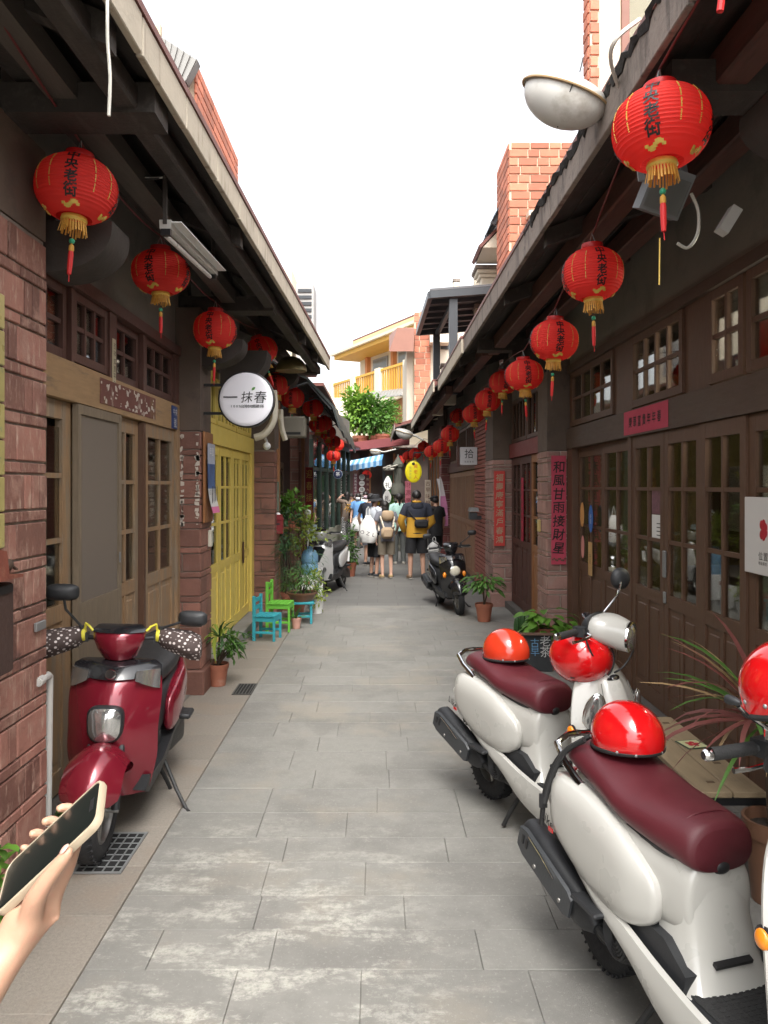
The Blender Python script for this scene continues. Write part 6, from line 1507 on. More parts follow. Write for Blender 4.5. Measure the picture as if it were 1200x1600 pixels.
    for k in range(13):
        a = radians(18+120*k/12); w = .128*min(1, .5+1.2*sin(pi*(k+.5)/13)); Rr = .255+.045*sin(pi*k/12); row = []
        for j in range(9):
            t = -1+2*j/8; r = Rr-.09*abs(t)**2.; row.append((.64+r*cos(a), w*t, .265+r*sin(a)))
        L.append(row)
    mb.loft(L, (False,False), closed=False).loft([[(.64+(p[0]-.64)*.97, p[1]*.96, .265+(p[2]-.265)*.97) for p in r] for r in L], (False,False), closed=False); mb.build('front_mudguard', main, o, 60, fix=False)
    # head cowl
    S = Matrix.Rotation(steer, 3, 'Z'); hx, hz = .36, 1.01
    mb = MB(); L = []
    for z, x0, x1, hw in ((-.10,-.04,.055,.07),(-.05,-.05,.085,.095),(.01,-.05,.095,.115),(.045,-.045,.080,.118),(.066,-.03,.05,.10)):
        n = 10; L.append([(x1-.06*abs(-1+2*k/n)**2, hw*(-1+2*k/n), z) for k in range(n+1)]+[(x0, hw*.9, z),(x0, -hw*.9, z)])
    mb.loft(L); mb.v = [tuple(Vector((hx,0,hz))+S@Vector(p)) for p in mb.v]; mb.build('handlebar_cowl', main, o, 50)
    mb = MB().loft([[(x1-.05*abs(t)**2, hw*t, z) for t in (-1,-.5,0,.5,1)]+[(-.03,hw*.85,z),(-.03,-hw*.85,z)] for z, x1, hw in ((.044,.088,.116),(.058,.070,.118),(.074,.035,.10))]); mb.v = [tuple(Vector((hx,0,hz))+S@Vector(p)) for p in mb.v]; mb.build('dash_screen', BLKP, o, 50)
    grips(o, hx-.01, hz+.0, .33, steer, mirr or [(-.0,-.36,.20,.062,False), (-.0,.36,.20,.062,False)])
    S_ = smooth_secs([(-.88,.775,.05,.022),(-.82,.785,.10,.040),(-.62,.775,.135,.055),(-.40,.735,.150,.060),(-.20,.715,.135,.060),(-.04,.70,.10,.055),(.02,.69,.07,.045)], 4)
    MB().loft([sec(x, z, hw, hh, p=2.8, top=.85) for x, z, hw, hh in S_]).build('seat', seat, o, 60)
    MB().tube([(-.60,-.14,.74),(-.85,-.13,.78),(-.96,-.08,.80),(-.97,0,.80),(-.96,.08,.80),(-.85,.13,.78),(-.60,.14,.74)], .013, 8).build('grab_rail', MATT, o)
    MB().ell((-.91,0,.68), (.03,.09,.045), 14, 8).build('tail_lamp', REDL, o); MB().obox((-.93,0,.52), (.012,.18,.20), Matrix.Rotation(-.35, 3, 'Y')).build('number_plate', WHITE, o, 0)
    if covers:              # polka-dot weather muffs over the grips
        for sg in (-1,1):
            L = []
            for t, a_, b_ in ((0,.028,.030),(.12,.055,.050),(.45,.082,.060),(.8,.088,.068),(1.,.070,.060),(1.04,.03,.03)):
                c = Vector((hx-.045, sg*(.17+.20*t), hz+.008-.035*t)) ; n = 18
                L.append([Vector((hx,0,hz))+S@(c-Vector((hx,0,hz))+Vector(((a_*1.0)*cos(2*pi*k/n)+.028*t, 0, b_*sin(2*pi*k/n)*(1+.15*sin(3*k))-(.02*t)))) for k in range(n)])
            g = MB().loft(L).build('grip_cover', DOT, o, 60)
            MB().lathe([(.0,0),(.030,-.004),(.034,.006),(.030,.014)], 14, Vector((hx,0,hz))+S@Vector((-.04,sg*.165,.012)), S@Vector((0,sg,0))).build('yellow_tie', M('yellow_cord', (.62,.55,.05), .6, .1), g)
            MB().tube([Vector((hx,0,hz))+S@Vector(q) for q in ((-.03,sg*.165,.045),(-.02,sg*.16,.075),(.01,sg*.14,.068),(.02,sg*.12,.045))], .006, 6).build('yellow_bow', M('yellow_cord', None), g)
    return o

WS1 = white_scooter('scooter', 'white classic scooter with maroon seat nearest the camera, helmet strap over its tail', (1.03,2.33), (.29,-.957), .22, nomirror=(1,), mz=.15, my=.30, mr=.012)
WS2 = white_scooter('scooter', 'white classic scooter with maroon seat parked in front of the middle dark doors', (.90,3.94), (.42,-.907), .55, nomirror=(0,))
RS = modern_scooter('dark red scooter with polka dot grip covers parked by the brown doors', (-1.405,4.34), (.07,-1.), MAROON, lean=radians(-2.5), steer=.10, covers=True, mirr=[(-.0,-.27,.235,.060,False),(.0,.33,.11,.056,False)])
RS.scale = (1, 1.10, 1)
BS = modern_scooter('black scooter with round cream headlight parked by the brick pier', (1.06,11.35), (.15,-.99), BLKP, MATT, lean=radians(4), nose='round', mirr=[(0,-.36,.2,.055,False),(0,.36,.2,.055,False)]); BS.scale = (.92,.92,.92)
GS = modern_scooter('silver white and black scooter beside the plants on the left', (-.80,13.2), (-.25,-.97), SILV, MATT, lean=radians(4), nose='point', mirr=[(0,-.36,.2,.055,False),None])
# ---------------- helmets
HELM2 = M('orange_red_helmet_paint', (.60,.040,.014), .18, .06, 6, coat=.8, rvar=.04, dirt=[((.50,.12,.06,1), 30, .68, .5)])
def helmet(label, loc, rot, R=.125, sticker=None, text=None, strap=True, vents=False):
    o = thing('helmet', label, 'helmet', loc); o.rotation_euler = rot; o['group'] = 'red helmets on the white scooters'
    mb = MB(); L = []
    for i in range(15):
        a = radians(-16)+(radians(90)-radians(-16))*i/14; n = 36; rr = max(cos(a), .02)
        L.append([(R*1.14*rr*cos(2*pi*k/n), R*rr*sin(2*pi*k/n), R*1.02*sin(a)-(.02*cos(2*pi*k/n) if i == 0 else 0)) for k in range(n)])
    mb.loft(L, (False, True)); mb.loft([[(p[0]*.90, p[1]*.90, p[2]*.90-.002) for p in l] for l in L], (False, True)); mb.build('shell', HELM2 if vents else HELM, o, 60, fix=False)
    n = 36; MB().tube([(R*1.125*cos(radians(16))*cos(2*pi*k/n), R*.985*cos(radians(16))*sin(2*pi*k/n), -R*.285-.02*cos(2*pi*k/n)) for k in range(n+1)], .0085, 8, caps=False).build('rim_trim', STRAP, o)
    for a in (.5, 1.0, 2.2, 2.7, -.5, -1., -2.2, -2.7): MB().ell((R*1.13*cos(radians(8))*cos(a), R*.99*cos(radians(8))*sin(a), -R*.14), (.006,.006,.006), 8, 6).build('rivet', GRMETAL, o)
    if text:
        t = MB(); V, Fc = text2d(text, .030, vertical=True, bold=.03, step=.95)
        for V_ in (V,):
            pts = []
            for u, v in V_:
                a = -.95*pi/2+u/R*1.0; e = .25+v/R; pts.append((R*1.145*cos(e)*cos(a), R*1.005*cos(e)*sin(a), R*1.025*sin(e)))
            t.add(pts, Fc)
        t.build('lettering', INK2, o, 0, fix=False)
    if sticker:
        st = MB(); L = []
        for e in (-.02,.10,.22): L.append([(R*1.143*cos(e)*cos(a), R*1.003*cos(e)*sin(a), R*1.023*sin(e)) for a in (-1.25,-1.1,-.95)])
        st.loft(L, (0,0), closed=False).build('sticker', sticker, o, 60, fix=False)
    if vents:
        v = MB().tube([(R*1.15*cos(e)*cos(-1.65), R*1.01*cos(e)*sin(-1.65), R*1.03*sin(e)) for e in (-.25,-.05,.18,.42)], .011, 6).build('strap_loop', STRAP, o)
    return o
def aim(d, up=(0,0,1)):
    """euler that turns local +Z to d"""
    return Vector(d).to_track_quat('Z', 'Y').to_euler()
def on(sc_, x, y, z):
    return sc_.matrix_basis@Vector((x, y, z))
hz_ = atan2(-.957, .29); hz2 = atan2(-.907, .42)
h3 = helmet('glossy red helmet with black rim on the seat of the nearest white scooter', on(WS1,-.55,.03,.885), (0,-.06,hz_+pi))
for sgn, P in ((1, [(-.62,-.11,.865),(-.70,-.15,.80),(-.735,-.185,.70),(-.74,-.215,.60)]), (0, [(-.66,-.06,.865),(-.73,-.15,.78),(-.755,-.20,.66),(-.745,-.225,.52)])):
    Q = [on(WS1, *p) for p in P]; o_ = tag(MB().tube(smooth_secs([tuple(q) for q in Q], 5), .0105, 6).build('helmet_strap', STRAP, h3, 60, fix=False)); o_.matrix_parent_inverse = h3.matrix_basis.inverted()
b_ = MB().obox(on(WS1,-.745,-.218,.61), (.03,.012,.05)).build('strap_buckle', BLACK, h3, 0); b_.matrix_parent_inverse = h3.matrix_basis.inverted()
helmet('orange red helmet with stickers lying on the rear seat of the second white scooter', on(WS2,-.50,.02,.865), (0,-.08,hz2+pi*1.05), sticker=M('orange_label', (.70,.22,.06), .5, .2, 40), vents=True)
h2 = helmet('round glossy red helmet with black characters hung on the second white scooter', (.955,3.62,1.0), aim((-.62,-.72,.32)), R=.128, text='平安街')
P = [(.98,3.60,.93),(.985,3.66,.86),(1.0,3.70,.80),(1.03,3.68,.87)]
o_ = MB().tube(smooth_secs(P, 5), .012, 6).build('helmet_strap', STRAP, h2, 60, fix=False); o_.matrix_parent_inverse = h2.matrix_basis.inverted()
h4_ = helmet('red helmet with black characters and grey rim at the right edge', (1.05,1.90,1.30), (0,.15,2.6), R=.127, text='中央街', sticker=M('white_oval_label', (.66,.62,.60), .5, .1))
P = [(.98,1.84,1.27),(.955,1.83,1.21),(.95,1.85,1.16),(.955,1.87,1.11)]
o_ = MB().tube(smooth_secs(P, 5), .015, 6).build('helmet_strap', STRAP, h4_, 60, fix=False); o_.matrix_parent_inverse = h4_.matrix_basis.inverted()
# ================================================================ bench, chairs, stools, pots
o = thing('bench', 'low pale wooden bench with black frame beside the white scooters', 'bench', (1.63,4.05,0), world=True)
BW = M('pale_bench_wood', (.30,.225,.135), .6, .25, 6, .2, 40, stretch=(5,.8,5), dirt=[((.20,.15,.10,1), 6, .58, .6)])
for k in range(2): MB().cbox(1.535+k*.155, 4.05, .40, .150, 1.14, .028, .004).build('plank', BW, o, 0)
MB().box(1.48,1.50,3.50,4.60,.345,.384).box(1.76,1.78,3.50,4.60,.345,.384).box(1.50,1.76,3.50,3.52,.345,.384).box(1.50,1.76,4.58,4.60,.345,.384).build('frame', BLACK, o, 0)
for x in (1.49,1.77):
    for y in (3.53,4.57): MB().box(x-.014,x+.014,y-.014,y+.014,0,.344).build('leg', BLACK, o, 0)
for x,y in ((1.56,3.60),(1.70,3.85),(1.57,4.2),(1.69,4.5)): MB().box(x-.018,x+.018,y-.012,y+.012,.4141,.4155).build('knot', M('dark_knot', (.12,.075,.04), .7), o, 0)
Yb = 4.12
o = thing('coaster_card', 'small square card with red flower print lying on the bench', 'card', (1.69,Yb,.4142), rz=.2)
MB().cbox(0,0,.002,.13,.13,.004,.001).build('border', M('dark_green_print', (.03,.06,.03), .5), o, 0); MB().cbox(0,0,.0045,.112,.112,.0012,.0002).build('print', M('pale_yellow_print', (.58,.58,.32), .6, .1), o, 0)
for k in range(5): MB().ell((.022*cos(k*1.26), .022*sin(k*1.26), .0055), (.018,.014,.001), 10, 4, Matrix.Rotation(k*1.26, 3, 'Z')).build('petal', M('crimson_print', None), o)
def kid_chair(label, x, y, rz, col, sh=.28, bh=.52, w=.27):
    o = thing('chair', label, 'chair', (x, y, 0), rz, 'small painted wooden chairs'); t = .028
    for sx in (-1,1):
        MB().cbox(sx*(w/2-t/2), -w/2+t/2, sh/2, t, t, sh, .003).build('leg', col, o, 0); MB().cbox(sx*(w/2-t/2), w/2-t/2, bh/2, t, t*1.3, bh, .003).build('leg', col, o, 0)
        MB().cbox(sx*(w/2-t/2), 0, sh*.35, t*.7, w-2*t, t, .003).build('stretcher', col, o, 0); MB().cbox(sx*(w/2-t/2), 0, sh-.03, t*.7, w-2*t, .05, .003).build('apron', col, o, 0)
    for k in range(5): piece('seat_slat', (w+.02, w/5-.006, .016), (0, -w/2+w/10+k*w/5, sh+.009), col, o, .003)
    for z in (bh-.05, bh-.14): MB().cbox(0, w/2-t/2, z, w-2*t, t*.7, .05, .003).build('back_slat', col, o, 0)
    for yy in (-w/2+t/2,): MB().cbox(0, yy, sh-.03, w-2*t, t*.7, .05, .003).build('apron', col, o, 0)
    return o
TEAL = M('teal_paint', (.03,.30,.36), .5, .12, 8, dirt=[((.02,.18,.22,1), 6, .6, .5)]); GRN = M('grass_green_paint', (.13,.42,.045), .5, .12, 8)
kid_chair('small teal painted wooden chair in front of the green one', -1.30, 9.05, radians(80), TEAL); kid_chair('small grass green wooden chair behind the teal one', -1.22, 9.62, radians(86), GRN, sh=.34, bh=.62, w=.30)
o = thing('stool', 'teal wooden stool under the brown bowl planter', 'stool', (-1.0, 10.15, 0), .1)
for sx in (-1,1):
    for sy in (-1,1): MB().cbox(sx*.12, sy*.12, .13, .03, .03, .26, .003).build('leg', TEAL, o, 0)
MB().cbox(0,0,.275,.32,.32,.03,.005).build('seat', TEAL, o, 0); MB().cbox(0,-.12,.10,.21,.02,.03,.003).cbox(0,.12,.10,.21,.02,.03,.003).build('stretcher', TEAL, o, 0)
TERRA = M('terracotta', (.30,.105,.06), .75, .2, 8, .2, 60, dirt=[((.40,.24,.18,1), 6, .60, .5)]); SOIL = M('potting_soil', (.03,.022,.016), .95, .4, 30, .5, 90)
BOWL = M('brown_glazed_bowl', (.17,.085,.05), .4, .2, 8); PINKP = M('pink_pot', (.52,.28,.22), .6, .1, 8)
def pot(o, c, r, h, mat=TERRA):
    c = Vector(c); n = 24
    MB().lathe([(.0,.002),(r*.72,.002),(r*.95,h*.80),(r*1.03,h*.80),(r*1.06,h),(r*.95,h),(r*.90,h*.86),(.0,h*.86)], n, c).build('pot', mat, o, 40)
    MB().lathe([(r*.90,h*.87),(0.002,h*.90)], n, c).build('soil', SOIL, o, 0)
# ================================================================ plants
def green(name, col, tr=.25, var=.4): return M(name, col, .5, var, 9, spec=.4, trans=tr, rnd=.18)
L_MID = green('mid_green_leaf', (.075,.17,.030)); L_YEL = green('yellow_green_leaf', (.24,.30,.045)); L_DRK = green('dark_green_leaf', (.032,.085,.022)); L_BRT = green('bright_green_leaf', (.11,.24,.03)); L_BLU = green('blue_green_leaf', (.05,.13,.05)); L_RED = green('reddish_blade', (.20,.065,.055)); L_TAN = green('tan_blade', (.30,.20,.10)); L_LIME = green('lime_green_leaf', (.17,.31,.04))  # the lime green is a lighter, slightly yellow leaf colour
STEM = M('green_stem', (.06,.09,.025), .6, .2, 8); TWIG = M('brown_twig', (.06,.04,.025), .8, .3, 8)
def leaf_mb(L, W, bend=.3, fold=.15, n=4, tipw=.08):
    mb = MB(); rows = []
    for i in range(n+1):
        t = i/n; w = W*.5*(sin(pi*min(1, t*.92+.06))**.8) if i < n else W*tipw; a = bend*t
        y = L*(t*cos(a*.6)); z = -L*t*sin(a*.6)+.0
        rows.append([(-w, y, z+fold*w), (0, y, z), (w, y, z+fold*w)])
    return mb.loft(rows, (0,0), closed=False)
def rot_to(d, roll=0.):
    """euler that lays local +Y along d, leaf face up, rolled"""
    d = Vector(d).normalized(); s = d.cross(Vector((0,0,1)))
    s = s.normalized() if s.length > 1e-3 else Vector((1,0,0)); u = s.cross(d)
    return (Matrix((s, d, u)).transposed()@Matrix.Rotation(roll, 3, 'Y'))
def leaves_parts(o, spots, key, mb, mat):
    for p, d, sc_, roll in spots:
        q = piece('leaf', (key,), p, mat, o, mb=mb, key=('leaf', key, mat.name)) if False else None
        k = ('leaf', key, mat.name)
        if k not in _pc: _pc[k] = mb.mesh('leaf', mat, 60)
        ob = bpy.data.objects.new('leaf', _pc[k]); COL.objects.link(ob); ob.parent = o
        oo = o.get('_o'); ob.location = Vector(p)-Vector(oo) if oo is not None else Vector(p)
        ob.rotation_euler = rot_to(d, roll).to_euler(); ob.scale = (sc_,)*3
def foliage(o, name, c, rad, n, L, W, mat, seed=1, shell=.55, droop=.2, kind='stuff', clumps=7, stemmat=TWIG, base=None, bend=.5):
    """many separate small leaves spread unevenly over a crown volume, clumped on twigs"""
    r = random.Random(seed); mb = MB(); c = Vector(c); cl = []
    for k in range(clumps):
        while True:
            v = Vector((r.uniform(-1,1), r.uniform(-1,1), r.uniform(-.9,1)))
            if .35 < v.length < 1: break
        cl.append(Vector((v.x*rad[0], v.y*rad[1], v.z*rad[2])))
    for i in range(n):
        q = r.choice(cl); d = Vector((r.gauss(0,1), r.gauss(0,1), r.gauss(0,.8)))
        p = c+q+Vector((d.x*rad[0], d.y*rad[1], d.z*rad[2]))*.26
        out = (p-c); out = Vector((out.x/rad[0], out.y/rad[1], out.z/rad[2]+.3))+Vector((r.gauss(0,.6), r.gauss(0,.6), r.gauss(0,.5)-droop))
        R = rot_to(out if out.length > .01 else (1,0,0), r.uniform(-.9,.9)); s = r.uniform(.6,1.25)
        m = leaf_mb(L*s, W*s, bend*r.uniform(.3,1.5), .2, 2)
        mb.add([p+R@Vector(v) for v in m.v], m.f)
    f = mb.build(name, mat, o, 0, kind=kind, fix=False)
    if base is not None:
        t = MB(); b = Vector(base)
        for q in cl[:max(4, clumps//2)]: m_ = b.lerp(c+q, .5)+Vector((0,0,.15*(c+q-b).length*.4)); t.tube([b, m_, c+q], [.010,.007,.003], 5)
        t.build('stem', stemmat, o)
    return f
def blades(o, c, n, L, W, mats, seed=1, up=(.2,1.1), arch=1.3, key='blade'):
    r = random.Random(seed)
    for v in range(3):
        pass
    for i in range(n):
        v = i % 3; a = 2*pi*i/n+r.uniform(-.3,.3); e = r.uniform(*up); m = mats[i % len(mats)]
        d = Vector((cos(a)*cos(e), sin(a)*cos(e), sin(e)))
        leaves_parts(o, [(Vector(c)+Vector((cos(a),sin(a),0))*.008, d, r.uniform(.7,1.15), r.uniform(-.5,.5))], (key, v, L), leaf_mb(L, W*(1+.2*v), arch*(.7+.3*v), .3, 6, .02), m)
# bottom-left leafy plant
def leafy_things(label, c, n, rad, L, W, mat, seed, stems=5, catn='plant', name='leafy_plant', base=None):
    o = thing(name, label, catn, base or (c[0], c[1], 0), world=True); r = random.Random(seed); sp = []; t = MB(); b = Vector(base or (c[0], c[1], 0))
    tips = [Vector(c)+Vector((r.uniform(-1,1)*rad[0], r.uniform(-1,1)*rad[1], r.uniform(-.4,1)*rad[2])) for _ in range(stems)]
    for q in tips: t.tube([b, b.lerp(q,.5)+Vector((r.uniform(-.02,.02),0,.04)), q], [.006,.005,.003], 6)
    t.build('stem', STEM, o)
    for i in range(n):
        q = tips[i % stems]; f = r.uniform(.35,1.); p = b.lerp(q,f)+Vector((0,0,.04*(1-f))); a = r.uniform(0,2*pi); d = Vector((cos(a), sin(a), r.uniform(-.1,.7)))
        sp.append((p, d, r.uniform(.6,1.2), r.uniform(-.4,.4)))
    leaves_parts(o, sp, (name, L), leaf_mb(L, W, .5, .25, 4), mat); return o
leafy_things('bright green leafy plant at the lower left corner by the pillar foot', (-1.36,2.78,.42), 34, (.10,.10,.14), .095, .045, L_BRT, 3, base=(-1.43,2.85,0))
leafy_things('low dark green plant behind the front wheel of the red scooter', (-1.60,3.75,.16), 16, (.10,.06,.08), .09, .05, L_MID, 5, base=(-1.62,3.78,0))
o = thing('potted_plant', 'potted long leaved plant at the foot of the pillar before the yellow doors', 'potted plant', (-1.45,6.95,0), world=True)
pot(o, (-1.445,6.95,0), .095, .20); MB().tube([(-1.445,6.95,.17),(-1.44,6.96,.33),(-1.43,6.95,.47)], [.010,.009,.007], 8).build('stem', TWIG, o)
blades(o, (-1.43,6.95,.44), 26, .30, .022, [L_MID, L_DRK, L_YEL], 4, (.1,1.3), 1.3)
foliage(o, 'foliage', (-1.40,6.93,.34), (.17,.14,.15), 170, .07, .030, L_MID, 6, base=(-1.445,6.95,.18))
# planting along the left wall
def potplant(label, x, y, r, h, crown, rad, n, L, W, mat, seed, pm=TERRA, z=0., cat='potted plant', clumps=8, bend=.5):
    o = thing('potted_plant', label, cat, (x, y, z), world=True); pot(o, (x,y,z), r, h, pm); foliage(o, 'foliage', crown, rad, n, L, W, mat, seed, clumps=clumps, base=(x,y,z+h*.85), bend=bend); return o
potplant('feathery green potted bush on the left behind the green chair', -1.13,10.6,.14,.26,(-1.14,10.55,.78),(.30,.22,.30),620,.11,.008,L_BLU,11,clumps=16,bend=1.)
potplant('yellow green bush above the blue bottle left of the silver scooter', -1.12,12.3,.15,.30,(-1.13,12.2,1.08),(.26,.22,.36),480,.07,.035,L_YEL,12,clumps=14)
potplant('dark leafy plant under the small red mailbox', -1.34,11.2,.12,.25,(-1.33,11.1,1.18),(.17,.15,.32),300,.09,.04,L_DRK,13,clumps=12)
potplant('brown bowl planter with grassy plants on the teal stool', -1.0,10.15,.20,.12,(-.98,10.12,.56),(.22,.18,.14),380,.10,.012,L_MID,14,pm=BOWL,z=.29,clumps=12,bend=1.)
potplant('trailing pale green plant by the white planter box at the left', -.86,10.9,.10,.22,(-.86,10.85,.32),(.12,.14,.26),300,.05,.028,L_YEL,15,pm=WHITE,clumps=12)
potplant('flowering green plant right of the silver scooter', -.56,15.4,.14,.28,(-.60,15.3,.62),(.20,.2,.42),420,.08,.04,L_MID,16,clumps=12)
potplant('green plant hanging above the red mailbox on left wall', -1.30,11.6,.09,.14,(-1.28,11.5,1.52),(.17,.15,.18),180,.10,.055,L_BRT,17,z=1.18,clumps=9)
o = thing('wall_bracket_shelf', 'narrow wooden shelf holding the hanging plant on the left wall', 'shelf', (-1.4,11.6,1.15), world=True); MB().box(-1.62,-1.18,11.48,11.72,1.155,1.18).build('board', W_TEAK, o, 0); MB().box(-1.60,-1.55,11.58,11.62,.9,1.155).build('support', W_TEAK, o, 0)
o = potplant('small pink pot with three broad leaves on the pavement at the left', -1.03,9.72,.065,.14,(-1.03,9.72,.24),(.05,.05,.05),4,.06,.03,L_MID,18,pm=PINKP)
leaves_parts(o, [(Vector((-1.03,9.72,.13)), Vector(d), s, 0) for d, s in (((.25,-.1,1),1.2),((-1,-.2,.35),1.),((1,-.2,.45),.95),((-.3,-.6,.5),.8))], 'broad', leaf_mb(.15,.085,.35,.2,5), L_MID)
o = thing('water_bottle', 'large blue plastic water bottle among the plants on the left', 'water bottle', (wx(484,12.3),12.3,0), world=True)
xb_ = wx(484,12.3); MB().lathe([(.0,.40),(.12,.40),(.135,.43),(.135,.55),(.125,.565),(.135,.58),(.135,.70),(.10,.77),(.045,.80),(.045,.84),(.0,.84)], 24, (xb_,12.3,0)).build('bottle', M('blue_plastic', (.22,.42,.60), .2, .1, 4, trans=.3), o, 40); MB().cbox(xb_,12.3,.2,.30,.30,.395,.01).build('crate', WHITE, o, 0)
o = thing('planter_box', 'white planter box at the foot of the trailing plant', 'planter', (wx(495,11.2),11.2,0), world=True); MB().cbox(wx(494,11.4),11.4,.16,.18,.3,.32,.01).build('box', M('chalky_white', (.52,.52,.50), .8, .15, 6), o, 0)
o = thing('paper_sign', 'pale blue paper sign standing among the left plants', 'sign', (wx(487,13),13,0), world=True); MB().obox(wp(487,832,13.2), (.16,.012,.28), Matrix.Rotation(.08, 3, 'Y')).build('board', M('pale_blue_paper', (.40,.52,.60), .6, .05), o, 0); MB().box(wx(487,13.2)-.01, wx(487,13.2)+.01, 13.2, 13.22, 0, .95).build('stake', W_TEAK, o, 0)
o = thing('globe_lamp', 'white globe garden lamp on white post left of the silver scooter', 'lamp', (wx(480,12.6),12.6,0), world=True); MB().ell(wp(481,801,12.6), (.055,.055,.055), 14, 10).build('globe', WHITE, o); MB().tube([(wx(481,12.6),12.6,.0),(wx(481,12.6),12.6,wz(806,12.6))], .022, 10).build('post', WHITE, o)
o = thing('signal_pole', 'dark wooden pole leaning on the left wall above the plants', 'pole', (-1.5,13.4,0), world=True); MB().tube([(wx(468,13.4),13.4,.9),(wx(469,13.4),13.4,2.4)], .028, 8).build('pole', W_RED, o)
# right-hand plants
o = thing('potted_shrub', 'glossy green shrub in terracotta pot beside the black scooter', 'potted plant', (1.42,10.25,0), world=True); pot(o, (1.42,10.25,0), .115, .24)
MB().tube([(1.42,10.25,.2),(1.41,10.22,.42),(1.38,10.2,.62)], [.012,.01,.006], 8).tube([(1.42,10.25,.2),(1.48,10.25,.45),(1.56,10.25,.6)], [.01,.008,.005], 8).build('stem', TWIG, o)
r_ = random.Random(8); sp = []
for i in range(120):
    a = r_.uniform(0,2*pi); e = r_.uniform(-.4,1.2); q = r_.uniform(.3,1.); p = Vector((1.42,10.25,.46))+Vector((cos(a)*cos(e)*.26, sin(a)*cos(e)*.2, sin(e)*.20+.02))*q; sp.append((p, Vector((cos(a),sin(a),.3*e-.25)), r_.uniform(.7,1.3), r_.uniform(-.5,.5)))
leaves_parts(o, sp, 'shrub', leaf_mb(.11,.04,.6,.25,4), L_MID)
o = thing('potted_plant', 'pothos with broad variegated leaves in terracotta pot behind the chalkboard', 'potted plant', (1.72,7.9,0), world=True); pot(o, (1.70,7.75,.18), .12, .20); MB().cbox(1.70,7.78,.09,.34,.30,.17,.01).build('box', W_RED, o, 0); sp = []
for i in range(95):
    a = r_.uniform(0,2*pi); e = r_.uniform(-.9,1.1); q = r_.uniform(.35,1.); p = Vector((1.70,7.72,.40))+Vector((cos(a)*cos(e)*.27, sin(a)*cos(e)*.17, sin(e)*.20))*q; sp.append((p, Vector((cos(a),sin(a)-.25,.35*e-.2)), r_.uniform(.7,1.25), r_.uniform(-.5,.5)))
leaves_parts(o, sp, 'pothos', leaf_mb(.12,.075,.6,.2,4), L_BRT)
o = thing('cactus', 'columnar green cactus in a wooden crate behind the chalkboard', 'cactus', (1.50,8.1,0), world=True)
for x, y, h in ((1.475,8.1,.42),(1.535,8.08,.46),(1.51,8.18,.36)):
    mb = MB(); n = 20; L = []
    for z, r in ((.12,.028),(.2,.034),(h-.08,.034),(h-.02,.026),(h,.006)): L.append([(x+r*(1+.18*cos(8*2*pi*k/n))*cos(2*pi*k/n), y+r*(1+.18*cos(8*2*pi*k/n))*sin(2*pi*k/n), z) for k in range(n)])
    mb.loft(L); mb.build('column', L_DRK, o, 60)
for k in range(3): MB().cbox(1.50,7.985,.03+k*.065,.34,.014,.055,.003).build('slat', W_TEAK, o, 0)
for k in range(3):
    for sx in (-1,1): MB().cbox(1.50+sx*.165,8.1,.03+k*.065,.014,.22,.055,.003).build('slat', W_TEAK, o, 0)
for sx in (-1,1): MB().cbox(1.50+sx*.165,7.985,.14,.03,.03,.30,.003).build('post', W_TEAK, o, 0)
o = thing('chalkboard_sign', 'small black chalkboard with blue and white chalk writing behind scooter helmet', 'chalkboard', (1.55,7.5,0), rz=-.05)
CH = M('chalk_black', (.020,.022,.024), .8, .2, 8); Rc = Matrix.Rotation(-.18, 3, 'X')
MB().obox((0,0,.18), (.30,.016,.36), Rc).build('board', CH, o, 0); MB().obox((0,-.006,.36), (.33,.03,.026), Rc).obox((0,.006,.0), (.33,.03,.026), Rc).build('frame', W_DARK, o, 0)
flat_text('lettering', '老茶', .11, Vector((.085,-.010,.24)), (1,0,0), Rc@Vector((0,0,1)), M('white_chalk', (.40,.40,.39), .9, .2), o, vertical=True, step=.95); flat_text('lettering', '古早', .09, Vector((-.015,-.010,.23)), (1,0,0), Rc@Vector((0,0,1)), M('blue_chalk', (.10,.22,.36), .9, .2), o, vertical=True, step=.95); flat_text('lettering', '清涼茶', .07, Vector((.06,-.010,.08)), (1,0,0), Rc@Vector((0,0,1)), M('blue_chalk', None), o)
o = thing('cordyline', 'spiky reddish bladed plant between the bench and dark doors at right', 'plant', (1.72,3.3,0), world=True)
pot(o, (1.72,3.34,0), .12, .36, BOWL); MB().tube([(1.72,3.34,.3),(1.71,3.35,.55),(1.70,3.35,.76)], [.022,.02,.016], 8).build('stem', TWIG, o)
blades(o, (1.68,3.35,.76), 84, .52, .019, [L_RED, L_TAN, L_RED, L_MID], 21, (-.1,1.35), .9, key='cordy')
# shrubs and pots on the far terrace
Yt = 27.7
def terr(label, px, py, rad, n, mat, seed, L=.16, W=.07, potpx=None, clumps=12):
    o = thing('terrace_shrub', label, 'shrub', tuple(wp(px,690,Yt)), world=True); c = wp(px,py,Yt); bz = 3.30
    foliage(o, 'foliage', c, rad, n, L, W, mat, seed, clumps=clumps, base=(c.x, Yt, bz+.3)); 
    if potpx: pot(o, (wx(potpx,Yt), Yt, bz-.2), .30, .52)
    return o
terr('tall sunlit shrub at the left of far terrace', 562,640, (.52,.4,.70), 1200, L_LIME, 31, L=.20, W=.10, potpx=564, clumps=18)
terr('broad bright green shrub in the middle of the far terrace', 583,650, (.60,.45,.68), 1400, L_MID, 32, L=.20, W=.10, potpx=588, clumps=20)
terr('loose green bamboo like shrub at the right of the far terrace', 604,662, (.44,.4,.66), 800, L_BRT, 33, L=.2, W=.03, potpx=604, clumps=14)
o = thing('flower_pot', 'empty orange clay pot on the red beam of the far terrace', 'pot', tuple(wp(576,690,27.3)), world=True); pot(o, (wx(598,27.4),27.4,wz(696,27.4)), .26, .40)
